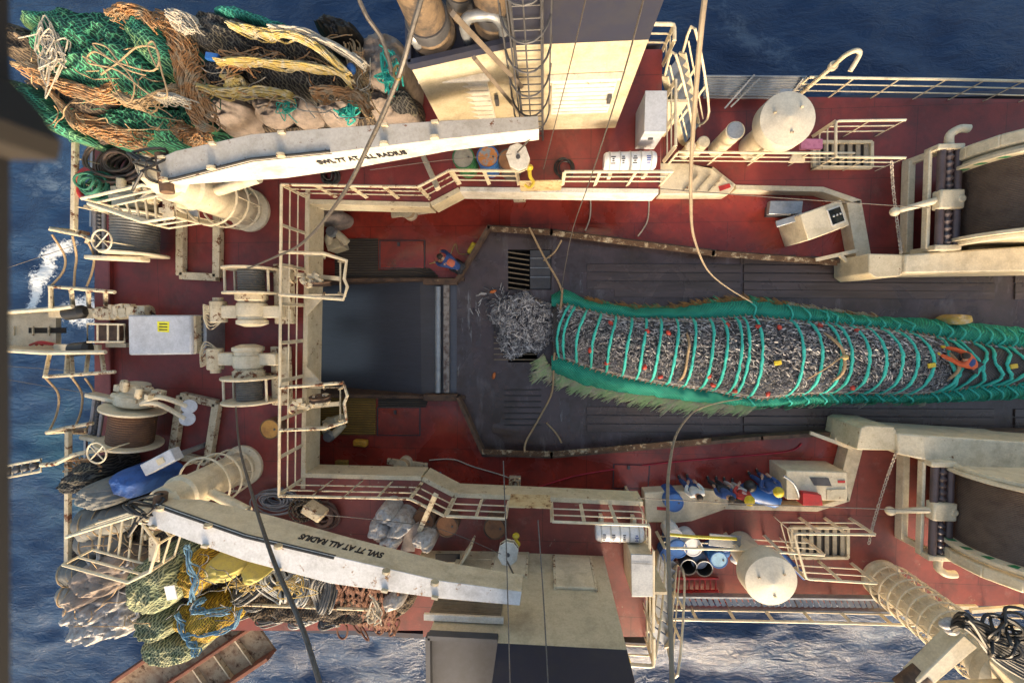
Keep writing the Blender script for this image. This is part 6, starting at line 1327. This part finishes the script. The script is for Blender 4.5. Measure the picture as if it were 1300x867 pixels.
# lines on the lane
ropeline('lashing_line','brown line from the bulwark to the codend mouth',[P(672,289,T+.5),P(690,325,T+.5),P(708,356,T+.6),P(714,372,T+.7)],.035,rope)
ropeline('lashing_line','short frayed line crossing beside the upper grate',[P(713,305,T+.4),P(704,320,T+.3),P(690,331,T+.1)],.03,rope)
ropeline('lashing_line','brown line curving from the codend to the lower bulwark',[P(703,470,T+.4),P(700,500,T+.1),P(685,530,T+.05),P(668,560,T+.2),P(666,574,T+.5)],.035,rope)
ropeline('lashing_line','short loose line near the lower bulwark',[P(694,537,T+.05),P(706,550,T+.05),P(713,562,T+.3)],.03,rope)
ropeline('lashing_line','thin line down the recess from a bulwark eye, left one',[P(750,254,T+.02),P(749,276,T+.04),P(743,293,T+.3)],.025,ropew)
ropeline('lashing_line','thin line down the recess from a bulwark eye, right one',[P(824,250,T+.02),P(822,280,T+.04),P(810,300,T+.3)],.025,ropew)
ropeline('red_hose','long thin red hose across the lower recess floor',[P(1018,563,T+.03),P(1000,573,T+.03),P(930,580,T+.03),P(840,588,T+.03),P(740,602,T+.03),P(685,618,T+.03)],.025,mat('red_hose',(.5,.02,.04),.5),'hose')
ropeline('floor_rope','pale rope winding over the lower recess floor',[P(545,584,T+.03),P(575,583,T+.03),P(600,592,T+.03),P(640,604,T+.03),P(655,612,T+.03)],.022,ropew)
ropeline('floor_rope','yellow cord from the canister to the upper red hatch',[P(598,322,T+.05),P(583,322,T+.03),P(578,310,T+.03),P(568,328,T+.03),P(545,335,T+.03)],.015,ropey)
# grates over the two wells
for nm,(x0,y0,x1,y1),n,lab in(('deck_grate',(645,317,700,368),8,'upper deck grate with slanting bars over a dark well'),('deck_grate',(627,397,682,460),9,'lower deck grate half buried by the fish heap')):
    tt=thing(nm,lab,'grate',P(x0,y0,T)); 
    for i in range(n):
        y=y0+(y1-y0)*(i+.5)/n; B().bar(P(x0,y,T),P(x1 if y0>390 else 672,y+(4 if y0<390 else 0),T-.0),.04,.05).build('bar',mat('grate_bar',(.2,.15,.09),.7,rust=.4),tt)
    if y0<390: B().slab(PP([(673,318),(699,318),(699,367),(673,367)],T-.05),T-.1,T-.03).build('cover_plate',dgrey,tt); [B().bar(P(673,y,T),P(699,y,T),.02,.02).build('bar',mgrey,tt) for y in(328,340,352)]
tt=thing('deck_grate','closed slatted grate set in the lower half of the lane','grate',P(665,520,T))
for i in range(7): B().bar(P(640,495+i*7.4,T+.035),P(687,495+i*7.4,T+.035),.035,.03).build('bar',mat('dark_bar',(.03,.025,.025),.6),tt)
# hatches and gratings in the margins
def hatch(lab,pts,m_):
    t_=thing('deck_hatch',lab,'hatch',P(pts[0][0],pts[0][1],T)); q=PP(pts,T+.06); B().slab(q,T,T+.06).build('cover',m_,t_,bevel=.01); q2=PP(pts,T+.03); c_=sum(q2,Vector())/4
    B().slab([p+(p-c_)*.06 for p in q2],T+.002,T+.03).build('frame',dgrey,t_); B().box(c_+Vector((-.1,.35,.06)),(.09,.14,.05)).build('handle',dgrey,t_)
hatch('red deck hatch with dark edge above the ramp',[(483,306),(538,306),(538,340),(483,340)],redl)
hatch('red deck hatch with dark edge below the ramp, beside yellow grating',[(480,518),(532,518),(532,552),(480,552)],redl)
hatch('flush red hatch in the lower recess left of the blue barrel',[(780,590),(824,591),(822,620),(779,619)],redl)
gm=netmat('grating_brown',(.12,.10,.07),(.03,.022,.018),.09,90,.35,0); gy=netmat('grating_yellow',(.40,.24,.03),(.14,.08,.02),.09,90,.35,0)
tag(B().slab(PP([(425,303),(480,303),(480,343),(545,340),(556,350),(556,355),(425,355)],T+.03),T,T+.03).build('floor_grating',gm),'brown floor grating above the dark ramp','grating')
tag(B().slab(PP([(480,504),(545,504),(540,517),(480,517)],T+.03),T,T+.03).build('floor_grating',gm),'narrow brown floor grating below the ramp wall','grating')
tag(B().slab(PP([(405,504),(477,504),(477,552),(405,552)],T+.03),T,T+.03).build('floor_grating',gy),'yellow floor grating beside the lower red hatch','grating')
# capstans
for lab,px,py,s in(('grey capstan head with rope on a cream bracket above the ramp',522,272,1),('pale capstan head with wound rope on a cream bracket below the ramp',516,586,-1)):
    c=P(px,py,T); tt=thing('capstan',lab,'capstan',c); B().lathe([(.24,0),(.24,.2),(.19,.25),(.18,.5),(.26,.62),(.26,.66),(.02,.68)],c,26).build('drum',cream,tt); B().lathe(ribbed(.2,.26,6,.015),c+Vector((0,0,.38)),24).build('rope_turns',rope,tt); B().box(c+Vector((.05,.05*s,.06)),(1.5,.22,.12),rz=R(6*s)).build('bracket',creamr,tt,bevel=.02)
for px,py,lab in((660,250,'small square cream fitting with a ring under the upper beam'),(654,610,'small square cream fitting with a ring above the lower beam')):
    c=P(px,py,T); tt=thing('deck_fitting',lab,'fitting',c); B().box(c+Vector((0,0,.15)),(.42,.4,.3)).build('base',creamr,tt,bevel=.02); B().tube([c+Vector((math.cos(a)*.12,math.sin(a)*.12,.32)) for a in [2*math.pi*i/14 for i in range(14)]],.03,6,closed=True).build('ring',rope,tt)
# roundish yellow items
for px,py,l,lab,mm in((600,316,.42,'yellow plastic canister by the corner of the lane bulwark',yel),(458,562,.5,'yellow orange float lump on the floor right of the yellow grating',mat('amber',(.55,.28,.03),.5))):
    c=P(px,py,T+.2); tt=thing('canister',lab,'canister',(c.x,c.y,T)); B().box(c,(l,.24,.3),rz=R(60) if py<400 else R(-4)).build('body',mm,tt,bevel=.06); B().tube(cr([c+Vector((-.1,0,.15)),c+Vector((0,0,.22)),c+Vector((.1,0,.15))],4),.02).build('handle',mm,tt)
tag(B().box(P(434,588,T+.1),(.45,.22,.2)).build('yellow_block',yelg,bevel=.02),'flat yellow block at the foot of the beam below the ramp','block')
for k,(x,y) in enumerate(((553,598),(559,600))): tag(B().lathe([(.02,0),(.05,.02),(.07,.2),(.03,.34),(.02,.4)],P(x,y,T),12).build('bottle',mat('slate_bottle',(.12,.17,.28),.5)),'small slate blue bottle standing right of the pale capstan','bottle','pair of slate bottles')
# fairlead boxes in the railing: lookout cages with sheaves
for lab,y0,s in(('projecting cream cage with a rusty sheave above the ramp',320,1),('projecting cream cage with a rusty sheave below the ramp',546,-1)):
    tt=thing('lookout_cage',lab,'cage',P(390,y0+s*28,U)); yy=lambda v: y0+s*v
    for z,rr_ in((1.2,.045),(.15,.03)):
        B().tube(PP([(355,yy(0)),(412,yy(2)),(440,yy(11)),(437,yy(34)),(441,yy(44)),(436,yy(60)),(354,yy(54))] if z>1 else [(386,yy(4)),(412,yy(4)),(432,yy(10)),(432,yy(54)),(386,yy(54))],U+z),rr_,8).build('rail',creamr if s<0 else creamc,tt)
    for x,v in((412,3),(439,12),(438,56),(410,56)): B().tube([P(x,yy(v),U+1.2),P(412 if x<420 else 430,yy(min(max(v,8),52)),U+.1)],.035,6).build('post',creamr,tt)
    B().slab(PP([(386,yy(60)),(404,yy(60)),(414,yy(68)),(404,yy(82)),(390,yy(84))] if 0 else [(386,yy(58)),(410,yy(58)),(388,yy(82))],U+.03),U-.02,U+.03).build('gusset',creamc,tt)
    c=P(400,yy(36),U+.6); rr=random.Random(int(y0))
    B().lathe([(.1,-.05),(.3,-.06),(.26,0),(.3,.06),(.1,.05)],c+Vector((.15,-.1*s,0)),26,ax=Vector((0,1,.15))).build('sheave',rusty,tt)
    for k in range(12): B().box(c+Vector((rr.uniform(-.45,.35),rr.uniform(-.16,.22),rr.uniform(-.1,.25))),(rr.uniform(.1,.25),rr.uniform(.06,.16),rr.uniform(.08,.2)),rz=rr.uniform(-.6,.6)).build('block_plate',creamr,tt,bevel=.01)
    B().bar(P(370,yy(28),U+.3),P(432,yy(34),U+.3),.12,.1).build('beam',creamc,tt); B().tube([P(372,yy(30),U+.6)+Vector((.0,math.cos(a)*.2,math.sin(a)*.2)) for a in [2*math.pi*i/16 for i in range(16)]],.03,6,closed=True).build('ring',creamr,tt)
mound('white_bag','pale cloth bag tucked under the deck edge above the ramp','bag',[(408,268),(424,264),(438,272),(434,284),(412,288)],T,T+1.1,sack,.2,seed=95,nu=48,nv=12)
for lab,px,py,s in(('cream bent pipe fitting above the upper grating',424,300,1),('cream bent pipe fitting right of the lower lookout cage',420,548,-1)):
    c=P(px,py,T+.8); tt=thing('pipe_fitting',lab,'pipe',(c.x,c.y,T)); B().tube(cr([c+Vector((-.3,-.3*s,-.5)),c+Vector((-.2,-.1*s,0)),c+Vector((.1,.1*s,.15)),c+Vector((.5,-.25*s if s>0 else .3,.1))],6),.13,14).build('pipe',creamc,tt); B().lathe([(.18,-.1),(.2,0),(.15,.12)],c+Vector((.05,.1*s,.25)),18).build('cap',mgrey,tt); B().box(c+Vector((-.1,-.25*s,-.45)),(.5,.35,.7),rz=.3).build('foot',cream,tt,bevel=.03)
# chains beside the gantry
for lab,pts in(('pale hanging chain between the upper stairwell rail and the gantry block',[P(1132,205,D+1.1),P(1134,240,D+.7),P(1140,290,D+.6),P(1144,322,D+1.25)]),('pale hanging chain between the lower stairwell rail and the gantry block',[P(1103,690,D+1.1),P(1110,660,D+.7),P(1125,610,D+.6),P(1138,574,D+1.25)])):
    b=B(); chain(b,cr(pts,6),.028,.13); tag(b.build('chain',mat('pale_chain',(.5,.43,.35),.6)),lab,'chain')
# overhead wires running down from the mast
W=lambda lab,pts,r,m_: ropeline('overhead_wire',lab,[P(*p) for p in pts],r,m_,'wire')
W('thick wire curving from the top edge down to the upper spool winch',[(540,-20,12.0),(524,35,11.9),(505,100,11.7),(470,180,11.2),(430,255,10.4),(385,308,8.8),(350,326,6.8),(312,342,3.5)],.02,wirem)
W('thick wire at the top left joining the longest one at a shackle',[(448,-20,12.0),(465,20,11.9),(485,50,11.8),(498,92,11.7)],.016,wirem)
W('thick wire from the bottom edge up to the lower spool winch',[(412,890,12.0),(385,800,11.8),(345,705,11.2),(318,620,9.4),(303,560,6.6),(299,510,3.3)],.02,wirem)
W('pale brown line looping from the top edge to the upper side of the net',[(897,-20,12.2),(888,60,12.0),(879,180,11.2),(877,250,10.2),(882,305,8.3),(900,345,5.0),(925,366,2.2),(955,384,.4)],.018,mat('line_tan',(.25,.20,.14),.8))
W('pale line looping from the bottom edge to the lower side of the net',[(854,890,12.2),(851,780,11.8),(848,660,11.0),(850,590,9.8),(862,545,7.4),(885,520,4.0),(912,511,1.6),(942,506,.4)],.018,mat('line_tan',(.25,.20,.14),.8))
W('thin wire down across the white louvre door',[(748,-20,11),(722,90,8.5),(690,215,4.6)],.008,wirem)
W('thin wire from the top edge to the codend mouth',[(822,-20,11),(790,100,9.6),(752,220,7.5),(725,300,4),(712,372,.3)],.010,wirem)
W('thin horizontal wire across the upper recess and control cabinet',[(838,240,6),(1000,252,6.2),(1180,264,6.5)],.008,wirem)
W('thin horizontal wire across the crewmen recess',[(810,632,6),(960,640,6),(1180,648,6.2)],.009,wirem)
W('thin vertical wire over the left wall of the lower house',[(639,585,9),(643,700,9.5),(648,890,10)],.008,wirem)
W('thin vertical wire over the lower house wall, right one',[(683,660,9),(690,760,9.4),(697,890,10)],.009,wirem)
W('thin wire sagging from the lower crane to its hook block',[(395,652,6),(480,660,5.6),(560,672,5),(636,703,4.8)],.008,wirem)
W('thin wire from the upper crane along the oil drums',[(470,216,6),(560,204,5.5),(650,196,5)],.006,wirem)
W('thin wire to sea across the stern below the chute, upper one',[(-30,462,4),(110,472,3.6)],.008,wirem)
W('thin wire to sea across the stern below the chute, lower one',[(-30,475,4),(115,500,3.6)],.008,wirem)
W('thin wire to sea across the white wake',[(-20,350,4),(100,310,3.6)],.008,wirem)
sh=thing('shackle','rusty shackle ring where the two thick wires meet','shackle',P(502,85,11.7)); c=P(502,85,11.7)
B().tube([c+Vector((math.cos(a)*.045,math.sin(a)*.075,0)) for a in [2*math.pi*i/18 for i in range(18)]],.012,8,closed=True).build('ring',wirem,sh)
B().tube([c+Vector((.02,-.05,0))+Vector((math.cos(a)*.03,math.sin(a)*.05,.01)) for a in [2*math.pi*i/18 for i in range(18)]],.01,8,closed=True).build('link',mat('brass',(.3,.22,.08),.4,.6),sh)
# mast structure right beside the lens
ms=thing('mast_bracket','dark out of focus mast bracket along the left edge','bracket',P(-20,430,H-.25))
fgm=mat('dark_mast',(.012,.012,.013),.7)
b=B(); b.slab(PP([(-160,-300),(12,-300),(14,1100),(-160,1100)],H-.25),H-.25,H-.2); b.build('edge_beam',fgm,ms)
b=B(); b.slab(PP([(-20,-60),(8,-60),(14,100),(50,140),(78,180),(74,204),(-20,204)],H-.252),H-.252,H-.2); b.build('clamp',mat('dark_rusty_clamp',(.02,.016,.012),.8,rust=.4,rs=20,rcol=(.06,.035,.02)),ms)
# ---------- people ----------
def skinned(J,E,name,m_,parent,sub=1):
    me=bpy.data.meshes.new('s'); ks=list(J); me.from_pydata([J[k][0] for k in ks],[(ks.index(a),ks.index(c)) for a,c in E],[])
    o=bpy.data.objects.new('s',me); sc.collection.objects.link(o)
    md=o.modifiers.new('skin','SKIN'); s=o.modifiers.new('sub','SUBSURF'); s.levels=sub
    for i,k in enumerate(ks):
        r=J[k][1]; r=r if isinstance(r,tuple) else (r,r); me.skin_vertices[0].data[i].radius=r
    me.skin_vertices[0].data[0].use_root=True
    bpy.context.view_layer.update(); r=bpy.data.meshes.new_from_object(o.evaluated_get(bpy.context.evaluated_depsgraph_get())); bpy.data.objects.remove(o)
    r.name=name; r.materials.clear(); r.materials.append(m_); r.polygons.foreach_set('use_smooth',[True]*len(r.polygons))
    p=bpy.data.objects.new(name,r); sc.collection.objects.link(p); p.parent=parent; return p
def person(label,loc,face,top,trou,head,pose='stand',arms=None,gloves=None,vest=None,scale=1.0):
    t=thing('person',label,'person',loc); t.rotation_euler=(0,0,face); t.scale=(scale,)*3
    V=Vector
    hip=V((0,0,.95)); 
    K={'hip':hip,'waist':V((0,0,1.08)),'chest':V((0,.0,1.32)),'neck':V((0,-.01,1.5)),'head':V((0,.02,1.66)),
       'shl':V((-.19,0,1.43)),'shr':V((.19,0,1.43)),'ell':V((-.26,-.02,1.15)),'elr':V((.26,-.02,1.15)),'hal':V((-.24,.12,.92)),'har':V((.24,.12,.92)),
       'hl':V((-.1,0,.92)),'hr':V((.1,0,.92)),'kl':V((-.12,.04,.5)),'kr':V((.12,.04,.5)),'al':V((-.13,0,.09)),'ar':V((.13,0,.09)),'tl':V((-.15,.17,.04)),'tr':V((.15,.17,.04))}
    if pose=='bend':
        K.update(hip=V((0,-.15,.62)),waist=V((0,-.05,.72)),chest=V((0,.22,.86)),neck=V((0,.38,.92)),head=V((0,.52,.93)),shl=V((-.19,.3,.88)),shr=V((.19,.3,.88)),
          ell=V((-.25,.5,.68)),elr=V((.24,.52,.7)),hal=V((-.22,.72,.52)),har=V((.18,.74,.5)),hl=V((-.11,-.15,.6)),hr=V((.11,-.15,.6)),kl=V((-.17,.2,.42)),kr=V((.17,.16,.38)),al=V((-.16,-.12,.09)),ar=V((.16,-.2,.09)),tl=V((-.18,.05,.04)),tr=V((.18,-.03,.04)))
    if pose=='reach':
        K.update(hip=V((0,-.2,.5)),waist=V((0,-.08,.6)),chest=V((0,.16,.76)),neck=V((0,.27,.9)),head=V((0,.36,.98)),shl=V((-.19,.22,.82)),shr=V((.19,.22,.82)),
          ell=V((-.3,.48,.72)),elr=V((.3,.46,.7)),hal=V((-.32,.78,.55)),har=V((.2,.72,.42)),hl=V((-.11,-.2,.48)),hr=V((.11,-.2,.48)),kl=V((-.2,.12,.25)),kr=V((.2,.14,.25)),al=V((-.18,-.28,.08)),ar=V((.18,-.28,.08)),tl=V((-.18,-.42,.04)),tr=V((.18,-.42,.04)))
    if arms: K.update({k:V(v) for k,v in arms.items()})
    J={'hip':(K['hip'],.13),'waist':(K['waist'],.115),'chest':(K['chest'],(.15,.12)),'neck':(K['neck'],.055),'headb':(K['neck'].lerp(K['head'],.55),.07),'head':(K['head'],.095),'headt':(K['head']+(K['head']-K['neck']).normalized()*.07,.075)}
    E=[('hip','waist'),('waist','chest'),('chest','neck'),('neck','headb'),('headb','head'),('head','headt')]
    fwd=(V((0,1,0)) if pose=='stand' else V((0,.75,-.6))).normalized()
    J['nose']=(K['head']+fwd*.115,.014); E.append(('head','nose'))
    for s in'lr':
        J['sh'+s]=(K['sh'+s],.06); J['el'+s]=(K['el'+s],.042); J['wr'+s]=(K['el'+s].lerp(K['ha'+s],.82),.03); d=(K['ha'+s]-K['el'+s]).normalized(); J['pa'+s]=(K['ha'+s],(.042,.02))
        E+=[('chest','sh'+s),('sh'+s,'el'+s),('el'+s,'wr'+s),('wr'+s,'pa'+s)]
        sd=d.cross(V((0,0,1))); sd=sd.normalized() if sd.length>.1 else V((1,0,0)); up=sd.cross(d)
        for i,(off,ln) in enumerate(((-.03,.065),(-.01,.078),(.012,.072),(.032,.055))):
            b0=K['ha'+s]+sd*off+d*.04; J['f%d%s'%(i,s)]=(b0,.011); J['g%d%s'%(i,s)]=(b0+d*ln*.5-up*.01,.009); J['h%d%s'%(i,s)]=(b0+d*ln-up*.035,.008); E+=[('pa'+s,'f%d%s'%(i,s)),('f%d%s'%(i,s),'g%d%s'%(i,s)),('g%d%s'%(i,s),'h%d%s'%(i,s))]
        J['th'+s]=(K['ha'+s]-sd*.05+d*.01,.012); J['ti'+s]=(K['ha'+s]-sd*.065+d*.05,.009); E+=[('pa'+s,'th'+s),('th'+s,'ti'+s)]
        J['h'+s]=(K['h'+s],.095); J['k'+s]=(K['k'+s],.062); J['a'+s]=(K['a'+s],.045); J['t'+s]=(K['t'+s],.035); E+=[('hip','h'+s),('h'+s,'k'+s),('k'+s,'a'+s),('a'+s,'t'+s)]
    body=skinned(J,E,'body',skin,t,1)
    C={k:(v[0],(v[1] if isinstance(v[1],float) else max(v[1]))+.025) for k,v in J.items()}
    C['chest']=(K['chest'],(.18,.14)); C['waist']=(K['waist'],.15); C['hip']=(K['hip'],.155)
    cj={k:C[k] for k in('hip','waist','chest','shl','shr','ell','elr','wrl','wrr')}; cj['col']=(K['chest'].lerp(K['neck'],.75),.08)
    skinned(cj,[('hip','waist'),('waist','chest'),('chest','col'),('chest','shl'),('chest','shr'),('shl','ell'),('shr','elr'),('ell','wrl'),('elr','wrr')],'jacket',top,t)
    tj={k:C[k] for k in('hip','hl','hr','kl','kr','al','ar')}; tj['hip']=(K['hip'],.15)
    skinned(tj,[('hip','hl'),('hip','hr'),('hl','kl'),('hr','kr'),('kl','al'),('kr','ar')],'trousers',trou,t)
    for s in'lr':
        skinned({'a':(K['a'+s]+V((0,0,.03)),.062),'b':(K['a'+s]*.6+K['t'+s]*.4-V((0,0,.01)),.055),'c':(K['t'+s],.05)},[('a','b'),('b','c')],'boot',blackr,t)
        if gloves: skinned({'a':(K['el'+s].lerp(K['ha'+s],.8),.045),'b':(K['ha'+s],.055),'c':(K['ha'+s]+(K['ha'+s]-K['el'+s]).normalized()*.07,.04)},[('a','b'),('b','c')],'glove',gloves,t)
    hc=K['head']; ax=(K['head']-K['neck']).normalized(); b=B(); 
    def lchild(b,name,m_):
        me=bpy.data.meshes.new(name); me.from_pydata(b.v,[],b.f); me.materials.append(m_); me.polygons.foreach_set('use_smooth',[True]*len(me.polygons)); o=bpy.data.objects.new(name,me); sc.collection.objects.link(o); o.parent=t; return o
    if head in('helmet',): 
        b.lathe([(.16,.0),(.165,.012),(.125,.02),(.122,.07),(.1,.115),(.055,.145),(.01,.15)],hc+ax*.015,22,ax=ax); lchild(b,'helmet',yel)
        b=B(); b.bar(hc+ax*.165-fwd*.1,hc+ax*.165+fwd*.08,.03,.012); lchild(b,'helmet_ridge',yel)
    else: b.ball(hc+ax*.035-fwd*.012,.102,.108,.10,16,10); lchild(b,'hair',hair)
    sx=V((1,0,0))
    for k in(-1,1):
        lchild(B().ball(hc+fwd*.09+sx*.035*k+ax*.0,.012,.01,.009,8,6),'eye',blk); lchild(B().ball(hc+sx*.1*k,.014,.022,.032,8,6),'ear',skin)
    lchild(B().ball(hc+fwd*.092-ax*.06,.026,.01,.008,8,6),'mouth',mat('lips',(.3,.09,.07),.5))
    if vest:
        vj={'a':(K['waist'],.165),'b':(K['chest'],(.19,.155)),'c':(K['chest'].lerp(K['neck'],.5),.12)}; skinned(vj,[('a','b'),('b','c')],'vest',vest,t)
    return t
person('man in a white shirt standing right of the lone blue barrel',P(867,607,T),R(10),wshirt,bwork,'hair',arms={'hal':(-.12,.25,1.05),'har':(.12,.25,1.05),'ell':(-.27,.05,1.15),'elr':(.27,.05,1.15)})
person('dark haired man in a blue jacket and black trousers between the white and red ones',P(903,609,T),R(0),bwork,kwork,'hair')
person('man in a red and white jacket wearing a yellow helmet',P(923,611,T),R(-8),rshirt,mat('white_trousers',(.5,.48,.47),.8,col2=(.35,.3,.32),bump=.3),'helmet',arms={'hal':(-.12,.3,1.1),'ell':(-.27,.06,1.15)},vest=mat('white_vest',(.55,.5,.48),.8,col2=(.5,.06,.05),s2=5))
person('man in dark blue overalls with a yellow helmet, nearest the long cabinet',P(956,601,T),R(20),bwork,bwork,'helmet',arms={'hal':(-.1,.3,1.05),'har':(.12,.28,1.05),'ell':(-.28,.04,1.15),'elr':(.28,.04,1.15)})
tag(B().ball(P(952,617,T+.9),.2,.2,.2).build('dark_float',blackr),'black ball float behind the men in yellow helmets','float')
person('crouching man in blue with an orange vest at the corner of the lane bulwark',P(583,340,T),R(60),bwork,kwork,'hair','bend',vest=mat('orange_vest',(.5,.13,.07),.7))
person('man in an orange jacket kneeling on the net and pulling a strap',P(1200,455,T+.78),R(62),orange,kwork,'hair','reach',gloves=yel,vest=bwork,arms={'hip':(0,-.42,.5),'hl':(-.1,-.42,.48),'hr':(.1,-.42,.48),'waist':(0,-.28,.6),'chest':(0,-.02,.72),'neck':(0,.12,.8),'head':(.05,.2,.84),'kl':(-.2,-.15,.2),'kr':(.2,-.12,.2),'al':(-.18,-.55,.08),'ar':(.18,-.55,.08),'tl':(-.18,-.7,.04),'tr':(.18,-.7,.04),'shl':(-.18,.06,.74),'shr':(.18,.06,.74),'ell':(-.15,.34,.62),'hal':(-.12,.62,.46),'elr':(.2,.3,.56),'har':(.16,.52,.36)})
